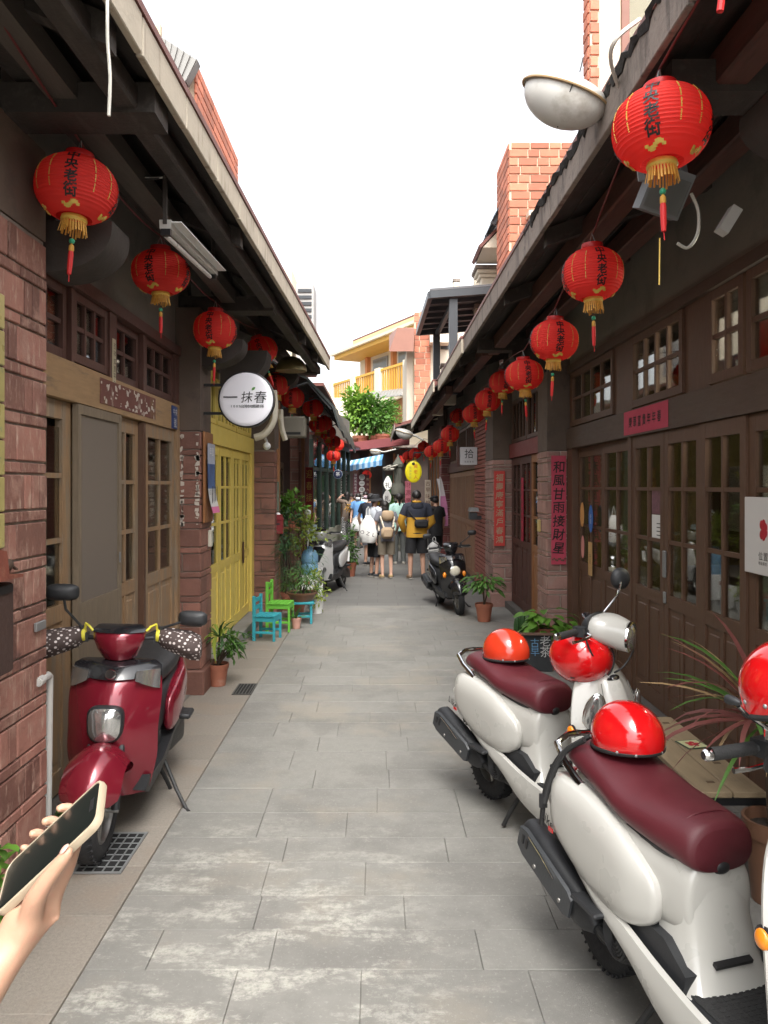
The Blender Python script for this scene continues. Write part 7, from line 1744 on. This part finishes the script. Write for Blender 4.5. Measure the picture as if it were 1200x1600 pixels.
o = thing('flower_pot', 'wide brown clay planter at the left end of the far terrace', 'pot', tuple(wp(545,690,27.3)), world=True); pot(o, (wx(546,27.4),27.4,wz(698,27.4)), .28, .30, BOWL)
terr2 = thing('climber', 'green climbing plant in front of the far shop below the white banners', 'plant', (wx(612,26.9),26.9,0), world=True); foliage(terr2, 'foliage', (wx(611,26.9),26.9,1.1), (.25,.2,.8), 420, .14, .06, L_MID, 41, clumps=12, base=(wx(611,26.9),26.9,0))
terr3 = thing('climber', 'dark green leafy plant beside the red couplet at the far right', 'plant', (wx(634,21.9),21.9,0), world=True); foliage(terr3, 'foliage', (wx(631,21.9),21.9,1.25), (.20,.2,.5), 260, .10, .05, L_DRK, 42, clumps=9, base=(wx(631,21.9),21.9,0))
# ================================================================ people
SKIN = M('skin', (.46,.265,.185), .55, .08, 30, rvar=.03); SKIN_L = M('light_skin', (.56,.335,.245), .55, .07, 25, rvar=.03)
HAIR = M('black_hair', (.014,.011,.010), .5, .25, 50, stretch=(3,3,.5))
def cloth(name, col, var=.16, dirt=None): return M(name, col, .85, var, 7, .25, 60, dirt=dirt)
def skin_obj(name, V, E, R, mat, parent, sub=1):
    """one continuous skinned body"""
    me = bpy.data.meshes.new(name); me.from_pydata([tuple(v) for v in V], E, []); ob = bpy.data.objects.new(name, me); COL.objects.link(ob)
    m = ob.modifiers.new('skin', 'SKIN'); m.use_smooth_shade = True
    for i, r in enumerate(R):
        r = r if isinstance(r, (tuple, list)) else (r, r); me.skin_vertices[0].data[i].radius = r
    me.skin_vertices[0].data[0].use_root = True
    s = ob.modifiers.new('subsurf', 'SUBSURF'); s.levels = sub; s.render_levels = sub
    me.materials.append(mat); ob.parent = parent; return ob
def person(label, loc, H, rz, shirt, pants, pose=None, skin=SKIN, hair='short', sleeve=.55, short=.0, shirt2=None, shoes=None, female=False, build=1., hat=None, mask=None, lean=0., shirt_hem=.80):
    """faces local +Y; joints can be moved with pose = {name: (dx,dy,dz)}; lengths for a 1.70 m figure scaled to H"""
    k = H/1.70; o = thing('person', label, 'person', loc, rz); o.scale = (k, k, k)
    J = dict(pel=(0,0,.93), sp=(0,.0,1.12), ch=(0,-.005,1.30), nk=(0,-.005,1.43), nk2=(0,.01,1.49), hd=(0,.025,1.56), ht=(0,.015,1.645))
    sw = (.165 if female else .185)*(.5+.5*build)
    for n, s in (('L',-1),('R',1)):
        J['cl'+n] = (s*.07,0,1.40); J['sh'+n] = (s*sw,0,1.375); J['el'+n] = (s*(sw+.055),-.02,1.09); J['wr'+n] = (s*(sw+.06),.06,.86); J['hn'+n] = (s*(sw+.055),.085,.79)
        J['hp'+n] = (s*.09,0,.88); J['kn'+n] = (s*.095,.02,.49); J['an'+n] = (s*.095,-.015,.09); J['hl'+n] = (s*.095,-.04,.035); J['bt'+n] = (s*.105,.12,.022)
    for n, d in (pose or {}).items():
        a = J[n]; J[n] = (a[0]+d[0], a[1]+d[1], a[2]+d[2])
    if lean:
        for n in J:
            if J[n][2] > .95 or n[:2] in ('wr','hn','el'): p = J[n]; q = Vector((p[0], p[1], p[2]-.93)); q = Matrix.Rotation(-lean, 3, 'X')@q; J[n] = (q.x, q.y, q.z+.93)
    R = dict(pel=.105, sp=.095, ch=.10, nk=.05, nk2=.05, hd=.078, ht=.055); b = build
    for n in 'LR': R.update({'cl'+n:.055, 'sh'+n:.050, 'el'+n:.038, 'wr'+n:.026, 'hn'+n:.030, 'hp'+n:.085, 'kn'+n:.052, 'an'+n:.036, 'hl'+n:.034, 'bt'+n:.026})
    names = list(J); idx = {n: i for i, n in enumerate(names)}; V = [J[n] for n in names]; RR = [R[n]*(b if n not in ('hd','ht','nk2','wrL','wrR') else 1) for n in names]
    E = [('pel','sp'),('sp','ch'),('ch','nk'),('nk','nk2'),('nk2','hd'),('hd','ht')]
    for n in 'LR': E += [('ch','cl'+n),('cl'+n,'sh'+n),('sh'+n,'el'+n),('el'+n,'wr'+n),('wr'+n,'hn'+n),('pel','hp'+n),('hp'+n,'kn'+n),('kn'+n,'an'+n),('an'+n,'hl'+n),('hl'+n,'bt'+n)]
    E = [(idx[a], idx[c]) for a, c in E]
    for n, s in (('L',-1),('R',1)):    # fingers and thumb
        w, h = Vector(J['wr'+n]), Vector(J['hn'+n]); d = (h-w).normalized(); side = d.cross(Vector((s,0,0))).normalized(); pal = Vector((-s*.3,0,0))
        for q, (off, L) in enumerate(((-.028,.070),(-.010,.082),(.010,.078),(.027,.062))):
            a = len(V); base = h+side*off+d*.012; V += [base, base+d*L*.55+pal*.04, base+d*L+pal*.10]; RR += [.0085,.0075,.006]; E += [(idx['hn'+n], a),(a,a+1),(a+1,a+2)]
        a = len(V); tb = w.lerp(h,.55)-side*.030; V += [tb, tb-side*.018+d*.04]; RR += [.010,.0075]; E += [(idx['hn'+n], a),(a,a+1)]
    skin_obj('body', V, E, RR, skin, o)
    hd, htv = Vector(J['hd']), Vector(J['ht'])
    # face, ears
    f = MB().ell(hd+Vector((0,.082,-.005)), (.012,.018,.018), 10, 6)
    f.build('nose', skin, o); 
    for s in (-1,1): MB().ell(hd+Vector((s*.078,.0,-.005)), (.010,.020,.030), 8, 6).build('ear', skin, o); MB().ell(hd+Vector((s*.030,.074,.022)), (.012,.006,.007), 8, 6).build('eye', HAIR, o)
    MB().ell(hd+Vector((0,.074,-.045)), (.022,.006,.006), 8, 6).build('mouth', M('lips', (.35,.12,.10), .5, .1), o)
    hm = MB()
    hm.ell(hd+Vector((0,-.010,.032)), (.090,.100,.095), 20, 12, Matrix.Rotation(.42, 3, 'X'), z0=-.25 if hair != 'long' else -.5)
    if hair == 'long': hm.ell(hd+Vector((0,-.055,-.06)), (.080,.050,.13), 16, 10)
    h_ = hm.build('hair', HAIR, o, 60)
    if hair == 'pony': MB().tube([hd+Vector((0,-.095,.06)), hd+Vector((0,-.145,.04)), hd+Vector((0,-.140,-.06)), hd+Vector((0,-.12,-.17))], [.022,.034,.032,.008], 10).build('ponytail', HAIR, h_)
    if hair == 'long' : MB().tube([hd+Vector((0,-.09,-.1)), hd+Vector((0,-.10,-.2))], [.05,.02], 10).build('hair_end', HAIR, h_)
    # clothes
    def ringz(z, hw, hd_, yo=0., xo=0., n=22): return [(xo+hw*math.copysign(abs(cos(2*pi*i/n))**.85, cos(2*pi*i/n)), yo+hd_*sin(2*pi*i/n), z) for i in range(n)]
    TM = lambda v: tuple(Vector((0,0,.93))+Matrix.Rotation(-lean, 3, 'X')@(Vector(v)-Vector((0,0,.93)))) if lean else tuple(v)
    w = .93 if female else 1.; hw = lambda q: q*w*b
    rows = [(shirt_hem,hw(.180),hw(.135)),(.93,hw(.178),hw(.132)),(1.08,hw(.165),hw(.122)),(1.22,hw(.178),hw(.128)),(1.32,hw(.185),hw(.122)),(1.385,hw(.165),hw(.098)),(1.425,hw(.110),hw(.075)),(1.450,.068,.062)]
    L = [[TM(v) for v in ringz(z, a, c, -.004)] for z, a, c in smooth_secs(rows, 3)]
    def sleeve_mb(mb, frac, r0=.078, r1=.068, wrinkle=0.):
        for n in 'LR':
            a, e, wv = Vector(J['cl'+n]), Vector(J['el'+n]), Vector(J['wr'+n]); sh = Vector(J['sh'+n])
            pts = [a.lerp(sh,.2), sh, sh.lerp(e,.5)] + ([sh.lerp(e,frac)] if frac <= 1 else [e, e.lerp(wv,.5), e.lerp(wv,frac-1)])
            rr = [r0*.85, r0*.93, r0*.9] + ([r1] if frac <= 1 else [r1*.85, r1*.72, r1*.66]); mb.tube(pts, [q*b for q in rr], 14)
    if shirt2:                       # two-colour jacket: split by height
        zs = 1.18; n_ = len(L); cut = max(i for i in range(n_) if L[i][0][2] <= zs)
        mb = MB().loft(L[:cut+1]); lo = mb.build('jacket_lower', shirt2, o, 60); mb = MB().loft(L[cut:]); sleeve_mb(mb, .62); up = mb.build('jacket_upper', shirt, o, 60)
        for n in 'LR':
            sh, e, wv = Vector(J['sh'+n]), Vector(J['el'+n]), Vector(J['wr'+n]); MB().tube([sh.lerp(e,.60), e, e.lerp(wv,.55), e.lerp(wv,.92)], [.068*b,.060*b,.052*b,.042*b], 14).build('jacket_sleeve', shirt2, o, 60)
    else:
        mb = MB().loft(L); sleeve_mb(mb, sleeve); mb.build('shirt', shirt, o, 60)
    mb = MB(); zb = short
    mb.loft([ringz(z, hw(a), hw(c)) for z, a, c in ((.80,.176,.135),(.88,.178,.138),(.96,.165,.128),(1.0,.155,.118))])
    for n in 'LR':
        h, kn, an = Vector(J['hp'+n]), Vector(J['kn'+n]), Vector(J['an'+n]); s = -1 if n == 'L' else 1
        if short > .2:
            t = (h.z-short)/(h.z-kn.z); e = h.lerp(kn, min(1,t)) if t <= 1 else kn.lerp(an, (kn.z-short)/(kn.z-an.z)); pts, rr = [h+Vector((0,0,.04)), h.lerp(e,.4), e], [.095,.098,.095]
        else: pts, rr = [h+Vector((0,0,.04)), h.lerp(kn,.5), kn, kn.lerp(an,.5), an+Vector((0,0,-.02))], [.095,.090,.074,.068,.064]
        mb.tube(pts, [q*b for q in rr], 16)
    mb.build('shorts' if short > .2 else 'trousers', pants, o, 60)
    if shoes:
        for n in 'LR':
            a, t = Vector(J['hl'+n]), Vector(J['bt'+n]); d = (t-a).normalized(); sd = Vector((0,0,1)).cross(d); R3 = Matrix((sd, d, Vector((0,0,1)))).transposed(); c = a.lerp(t,.5)
            MB().ell(Vector((c.x,c.y,a.z+.012)), (.048,.135,.050), 16, 8, R3, z0=-.85).build('shoe', shoes, o); MB().obox(Vector((c.x,c.y,.012)), (.09,.265,.022), R3).build('sole', M('shoe_sole', (.30,.28,.25), .8, .1), o, 0)
    if hat:
        MB().lathe([(.165,-.03),(.15,-.01),(.104,.012),(.098,.06),(.085,.095),(.04,.105),(.0,.107)], 24, hd+Vector((0,-.005,.045)), (0,-.12,1)).build('hat', hat, o, 50)
    if mask: MB().ell(hd+Vector((0,.052,-.038)), (.066,.045,.050), 14, 10).build('face_mask', mask, o)
    o['J'] = 0
    return o, J
NAVY = cloth('navy_cotton', (.016,.019,.032)); BLACKC = cloth('black_cotton', (.012,.012,.014)); GREYT = cloth('pale_grey_cotton', (.42,.44,.48)); MUST = cloth('mustard_nylon', (.50,.27,.025)); BROWNC = cloth('brown_taupe_cotton', (.18,.135,.105)); KHAKI = cloth('khaki_cotton', (.15,.125,.09)); MINT = cloth('mint_cotton', (.40,.62,.55)); BLUEC = cloth('sky_blue_cotton', (.12,.28,.55)); WHITEC = cloth('white_cotton', (.68,.67,.64)); GREYP = cloth('dark_grey_cotton', (.085,.09,.085)); SLATE = cloth('slate_cotton', (.13,.13,.15)); BEIGE = cloth('beige_canvas', (.36,.26,.165)); MASKW = cloth('white_mask', (.70,.72,.75), .05); MASKY = cloth('yellow_mask', (.62,.42,.05), .1); MASKP = cloth('pink_mask', (.62,.48,.55), .05)
CHECK = bpy.data.materials.new('checked_cloth'); CHECK.use_nodes = True
def _chk():
    t = NT(CHECK); c = t.new('ShaderNodeTexChecker'); c.inputs['Scale'].default_value = 26.; c.inputs[1].default_value = (.03,.03,.032,1); c.inputs[2].default_value = (.45,.45,.44,1)
    tc = t.new('ShaderNodeTexCoord'); t.link(tc.outputs['Object'], c.inputs['Vector']); t.link(c.outputs[0], t.n['Principled BSDF'].inputs['Base Color']); t.n['Principled BSDF'].inputs['Roughness'].default_value = .85
_chk()
def gp(px, py):
    Y = 2160./(py-760); return (wx(px, Y), Y, 0)
SH_DK = M('dark_shoe', (.02,.02,.022), .6, .2); SH_WH = M('pale_shoe', (.55,.52,.46), .6, .1); SH_BE = M('beige_sandal', (.42,.30,.16), .7, .1); SH_GR = M('grey_orange_shoe', (.20,.13,.08), .6, .4, 30)
# 1 jacket man
p, J = person('man in navy and mustard jacket with black shorts seen from behind', gp(651,905), 1.74, .10, NAVY, BLACKC, dict(elL=(-.05,.02,.02), wrL=(.04,.10,.03), hnL=(.06,.13,.05), elR=(.05,.02,.0), wrR=(-.10,.10,.06), hnR=(-.14,.12,.10), knL=(-.02,0,0), knR=(.02,0,0), anL=(-.03,0,0), anR=(.03,0,0), hlL=(-.03,0,0), hlR=(.03,0,0), btL=(-.04,0,0), btR=(.04,0,0)), short=.50, shirt2=MUST, shoes=SH_GR, build=1.12)
hd = MB().loft([[(q*cos(2*pi*i/20), -.075+.06*sin(2*pi*i/20)*(q/.1), z) for i in range(20)] for z, q in ((1.30,.06),(1.34,.115),(1.40,.125),(1.45,.10))]); hd.build('hood', NAVY, p, 60); MB().lathe([(.075,1.44),(.09,1.47),(.08,1.49)], 20).build('collar', MUST, p)
MB().cbox(.06,-.20,1.06,.26,.11,.16,.04).build('waist_bag', BLACKC, p, 40); MB().tube([(-.17,-.10,1.30),(-.10,-.155,1.20),(.0,-.16,1.08),(.16,-.14,1.0),(.20,0,.99)], .014, 6).build('bag_strap', BLACKC, p)
# 2 man in black with plastic bag
p, J = person('man dressed all in black with black cap looking down, far right of the group', gp(681,893), 1.62, .75, BLACKC, BLACKC, dict(elR=(.02,.02,0), wrR=(.0,.0,0), elL=(0,.08,.03), wrL=(.06,.16,.20), hnL=(.08,.2,.22), hd=(0,.03,-.01), ht=(0,.05,-.02)), short=.50, shoes=SH_DK, hat=None)
MB().ell((0,.05,1.63), (.094,.10,.055), 18, 8, Matrix.Rotation(-.25, 3, 'X'), z0=-.1).build('cap', BLACKC, p); MB().ell((0,.15,1.615), (.07,.06,.010), 14, 6).build('cap_brim', BLACKC, p)
def bag(label, c, r, h, cat='bag', mat=None, txt=None, name='plastic_bag', w=None, rz=0.):
    o = thing(name, label, cat, c, rz); rq = random.Random(int(c[0]*100)); n = 22; L = []
    for z, q in ((0,.62),(.04,.85),(.3,1.0),(.6,.93),(.82,.62),(.92,.35),(1.0,.30)):
        L.append([(r*q*(1+.10*sin(5*t+z*9))*cos(t)*(w or 1), r*q*(1+.10*sin(4*t-z*7))*sin(t)*(.42 if w else .75), z*h) for t in [2*pi*i/n for i in range(n)]])
    MB().loft(L).build('sack', mat or M('white_plastic', (.68,.68,.67), .35, .1, 8, trans=.2), o, 60); MB().tube([(-.03,0,h*.95),(-.03,0,h*1.2),(0,0,h*1.32),(.03,0,h*1.2),(.03,0,h*.95)], .008, 6).build('handle', mat or M('white_plastic', None), o)
    if txt: flat_text('lettering', txt, r*.62, (0,-r*.80,h*.36), (1,0,-.25), (.25,0,1), INK2, o)
    return o
q = gp(679,893); bag('white plastic carrier bag held by the man dressed in black', (q[0]-.02,q[1]-.18,.38), .135, .28)
# 3 woman with beige backpack
p, J = person('woman in slate top and khaki shorts with a beige hooded backpack', gp(604,904), 1.55, .25, SLATE, KHAKI, dict(elR=(.05,.05,.05), wrR=(.06,.14,.16), hnR=(.08,.18,.20), elL=(-.05,.02,.03), wrL=(.02,.10,.08), hd=(-.02,.02,-.01)), skin=SKIN_L, hair='long', short=.52, shoes=SH_BE, female=True, lean=.06)
MB().loft([[(q*cos(2*pi*i/20), -.10+q*.55*sin(2*pi*i/20), z) for i in range(20)] for z, q in ((1.24,.07),(1.28,.115),(1.34,.14),(1.42,.13),(1.46,.09))]).build('hood', BEIGE, p, 60)
MB().cbox(-.04,-.20,.99,.26,.13,.24,.05).build('backpack', BEIGE, p, 40)
for s in (-1,1): MB().tube([(s*.10,-.14,1.10),(s*.15,-.08,1.30),(s*.13,.06,1.40),(s*.16,.10,1.2),(s*.17,-.02,1.02)], .020, 6).build('backpack_strap', M('cream_strap', (.55,.48,.38), .8, .1), p)
# 4 man in hat with tote bag
p, J = person('man in grey shirt with black bucket hat and yellow mask carrying a tote bag', gp(585,902), 1.64, -.95, GREYT, BLACKC, dict(elL=(-.02,.02,0), elR=(.04,.06,.03), wrR=(.03,.16,.20), hnR=(.02,.2,.24)), short=.42, hat=BLACKC, mask=MASKY, shoes=SH_DK)
q = gp(577,902); bag('white canvas tote bag with black letters hanging from a shoulder', (q[0]-.02,q[1]-.30,.70), .165, .54, mat=WHITEC, txt='OZL', name='tote_bag', w=1.05)
# 5 navy tee man
person('man in navy tee shirt standing behind the tote bag, head bowed', gp(577,884), 1.68, -.6, NAVY, SLATE, dict(elL=(-.05,0,.0), wrL=(-.03,.02,0), hd=(0,.05,-.02), ht=(0,.07,-.03)), short=.48, shoes=SH_DK, mask=None)
# 6 mint woman
person('woman in mint top with black ponytail and grey trousers', gp(624,882), 1.66, .0, MINT, GREYP, dict(elR=(.02,.04,.03), wrR=(-.10,.16,.14)), skin=SKIN_L, hair='pony', short=0, shoes=SH_WH, female=True)
# 7 brown top woman
p, J = person('woman in taupe top and checked trousers with one arm raised to her head', gp(542,855), 1.66, .5, BROWNC, CHECK, dict(elL=(-.10,.02,.34), wrL=(.10,.02,.72), hnL=(.16,.02,.79), elR=(.03,.05,.05), wrR=(.0,.12,.12)), skin=SKIN_L, hair='long', shoes=SH_WH, female=True, sleeve=1.0)
MB().cbox(.10,-.19,1.03,.26,.10,.18,.04).build('shoulder_bag', BLACKC, p, 40); MB().tube([(-.12,-.12,1.38),(.0,-.15,1.2),(.1,-.16,1.1)], .014, 6).build('bag_strap', BLACKC, p)
# 8 blue top, facing
person('woman in sky blue top, white shorts and face mask facing the camera', gp(560,857), 1.62, pi-.2, BLUEC, WHITEC, dict(), skin=SKIN_L, hair='long', short=.55, shoes=SH_DK, female=True, mask=MASKW)
q = gp(558,857); bag('white plastic bag carried by the woman in sky blue', (q[0]-.02,q[1]-.28,.52), .16, .34)
person('person with a pale pink mask standing farthest back in the group', gp(571,853), 1.66, pi+.1, WHITEC, GREYP, dict(), skin=SKIN_L, hair='short', shoes=SH_DK, mask=MASKP)
person('person in white holding flowers behind the woman in taupe', gp(549,851), 1.60, pi-.1, WHITEC, SLATE, dict(wrR=(-.1,.2,.2), hnR=(-.12,.24,.24)), skin=SKIN_L, hair='long', shoes=SH_WH, female=True)
o = thing('flower_bunch', 'bunch of orange yellow flowers held up behind the group', 'flowers', tuple(wp(550,802,22.5)), world=True); foliage(o, 'petals', wp(550,793,22.4), (.13,.1,.15), 90, .07, .04, M('orange_petal', (.60,.32,.03), .6, .3, 20), 7, clumps=6, stemmat=STEM, base=wp(550,803,22.5))

# ================================================================ hand with phone (person just left of the camera)
ctr = Vector((-.3626,.86,1.397)); pa = Vector((.7297,0,.6838)); pn = Vector((-.634,-.375,.677)); pe = pn.cross(pa).normalized(); 
if pe.y > 0: pe = -pe
pn = (pa.cross(pe)).normalized(); pn = pn if pn.z > 0 else -pn
Rph = Matrix((pa, pn.cross(pa), pn)).transposed()
ph = thing('phone', 'black screened phone in a pale beige case held in the outstretched hand', 'phone', tuple(ctr)); ph.rotation_euler = Rph.to_euler()
def rrect(hx, hy, r, z, n=6):
    out = []
    for cx, cy, a0 in ((hx-r,hy-r,0),(-hx+r,hy-r,pi/2),(-hx+r,-hy+r,pi),(hx-r,-hy+r,3*pi/2)):
        for k in range(n+1): a = a0+pi/2*k/n; out.append((cx+r*cos(a), cy+r*sin(a), z))
    return out
sgn = 1 if (Rph.determinant() > 0) else -1
MB().loft([rrect(.072,.0345,.010,-.0050), rrect(.0755,.038,.0125,-.0035), rrect(.0765,.039,.013,.001), rrect(.0757,.0382,.0125,.0050), rrect(.0732,.0357,.011,.0056), rrect(.0728,.0353,.011,.0046)]).build('case', M('beige_phone_case', (.38,.31,.22), .5, .05), ph, 50)
MB().loft([rrect(.0728,.0353,.011,.0030), rrect(.0728,.0353,.011,.0049), rrect(.0722,.0347,.0105,.0052)]).build('screen', M('black_screen', (.006,.008,.007), .22, .05, rvar=0, spec=.3), ph, 30)
MB().cbox(.064,0,.0055,.006,.02,.0006,.0002).build('camera_notch', BLACK, ph, 0)
W_ = lambda a, e, n: ctr+pa*a+pe*e+pn*n
VA, EA, RA = [], [], []
def addv(p, r): VA.append(tuple(p)); RA.append(r); return len(VA)-1
def chain(i0, pts):
    for p, r in pts: j = addv(p, r); EA.append((i0, j)); i0 = j
    return i0
base = Vector((-.86,.30,0))
pel = addv(base+Vector((0,0,.92)), .11); ch0 = chain(pel, [(base+Vector((0,0,1.1)), .10), (base+Vector((0,.0,1.30)), .105)])
chain(ch0, [(base+Vector((0,.0,1.43)), .052), (base+Vector((0,.02,1.50)), .052), (base+Vector((0,.03,1.58)), .08), (base+Vector((0,.02,1.66)), .055)])
for s in (-1,1): chain(pel, [(base+Vector((s*.09,0,.88)), .085), (base+Vector((s*.10,.02,.49)), .052), (base+Vector((s*.10,-.01,.09)), .036), (base+Vector((s*.10,.10,.03)), .028)])
chain(ch0, [(base+Vector((-.07,0,1.40)), .055), (base+Vector((-.19,0,1.38)), .05), (base+Vector((-.24,.0,1.10)), .038), (base+Vector((-.22,.06,.86)), .026), (base+Vector((-.21,.08,.78)), .03)])
wr = Vector(W_(-.088,.048,-.030)); el = Vector((-.470,.615,1.150))
sh = chain(ch0, [(base+Vector((.08,.02,1.40)), .055), (base+Vector((.20,.06,1.375)), .052), (base.lerp(el,.0)+Vector((.31,.18,1.25)), .046), (el, .037), (el.lerp(wr,.30), .0355), (el.lerp(wr,.62), .0290), (el.lerp(wr,.86), .0235)])
w0 = chain(sh, [(wr, (.0225,.0225))]); pm = chain(w0, [(W_(-.066,.036,-.029), .0215), (W_(-.048,.024,-.028), .0215), (W_(-.026,.013,-.027), .0205)])
def fing(r, *pts): chain(pm, [(W_(*q), rr) for q, rr in zip(pts, r)])
fing((.0100,.0086,.0076,.0068,.0056), (.006,.004,-.020), (.016,-.020,-.018), (.019,-.045,-.013), (.014,-.0515,.002), (.008,-.0435,.0125))
fing((.0104,.0088,.0079,.0070,.0058), (-.012,.002,-.021), (-.006,-.022,-.019), (-.006,-.047,-.013), (-.010,-.0525,.003), (-.014,-.0425,.0130))
fing((.0100,.0086,.0076,.0068,.0056), (-.029,.001,-.021), (-.027,-.022,-.019), (-.029,-.047,-.012), (-.032,-.052,.003), (-.035,-.0430,.0125))
fing((.0090,.0076,.0067,.0060,.0050), (-.045,.004,-.020), (-.047,-.018,-.018), (-.050,-.042,-.010), (-.053,-.048,.002), (-.054,-.044,.009))
chain(w0+1, [(W_(-.044,.0445,-.017), .0150), (W_(-.024,.0500,-.006), .0120), (W_(-.002,.0500,.000), .0098), (W_(.012,.0490,.002), .0094), (W_(.030,.0480,.0045), .0083), (W_(.043,.0462,.007), .0062)])
P0 = thing('person', 'person at the lower left edge stretching out a bare arm with a phone', 'person', (0,0,0))
SKIN_H = bpy.data.materials.new('hand_skin'); SKIN_H.use_nodes = True
def _sk():
    t = NT(SKIN_H); bs = t.n['Principled BSDF']; v = t.pos()
    c = t.mix(t.noise(v, 30, 4), (.41,.235,.155), (.46,.275,.185)); c = t.mix(t.ramp(t.noise(v, 90, 6), [(.5,(0,0,0)),(.75,(.35,)*3)]), c, (.52,.22,.16)); t.link(c, bs.inputs['Base Color'])
    bs.inputs['Roughness'].default_value = .5; bs.inputs['Subsurface Weight'].default_value = .12; bs.inputs['Subsurface Radius'].default_value = (.01,.004,.002); bs.inputs['Subsurface Scale'].default_value = .3
    b = t.new('ShaderNodeBump'); b.inputs['Strength'].default_value = .12; b.inputs['Distance'].default_value = .002; t.link(t.noise(v, 420, 4), b.inputs['Height']); t.link(b.outputs[0], bs.inputs['Normal'])
_sk()
hb = skin_obj('body', VA, EA, RA, SKIN_H, P0, 2)
rm = hb.modifiers.new('remesh', 'REMESH'); rm.mode = 'VOXEL'; rm.voxel_size = .0024; rm.use_smooth_shade = True
sm = hb.modifiers.new('smooth', 'SMOOTH'); sm.factor = .5; sm.iterations = 16
NAIL = M('finger_nail', (.68,.40,.33), .3, .05)
for q, d in (((.036,.0470,.0115),(1,.0,.25)),): MB().ell(W_(*q), (.0050,.0066,.0014), 12, 6, Matrix((pe, pa, pn)).transposed()).build('thumb_nail', NAIL, P0)
mb = MB().loft([[(base.x+a*cos(2*pi*i/20), base.y+c*sin(2*pi*i/20), z) for i in range(20)] for z, a, c in ((.80,.19,.14),(1.08,.175,.13),(1.3,.195,.13),(1.39,.165,.10),(1.44,.08,.07))])
mb.tube([base+Vector((.06,.01,1.38)), base+Vector((.20,.06,1.37)), base+Vector((.25,.11,1.32))], [.075,.075,.066], 14).tube([base+Vector((-.06,0,1.38)), base+Vector((-.19,0,1.37)), base+Vector((-.215,0,1.25))], [.075,.075,.068], 14); mb.build('shirt', WHITEC, P0, 60)
mb = MB().loft([[(base.x+a*cos(2*pi*i/20), base.y+c*sin(2*pi*i/20), z) for i in range(20)] for z, a, c in ((.80,.18,.14),(.98,.165,.125))])
for s in (-1,1): mb.tube([base+Vector((s*.09,0,.90)), base+Vector((s*.10,.02,.49)), base+Vector((s*.10,-.01,.08))], [.10,.078,.066], 14)
mb.build('trousers', SLATE, P0, 60); MB().ell(base+Vector((0,.01,1.61)), (.09,.10,.095), 18, 10, Matrix.Rotation(.4, 3, 'X'), z0=-.3).build('hair', HAIR, P0, 60)
# bright worn scraps on the paving near the camera are part of the stone itself; a dry twig lies by them
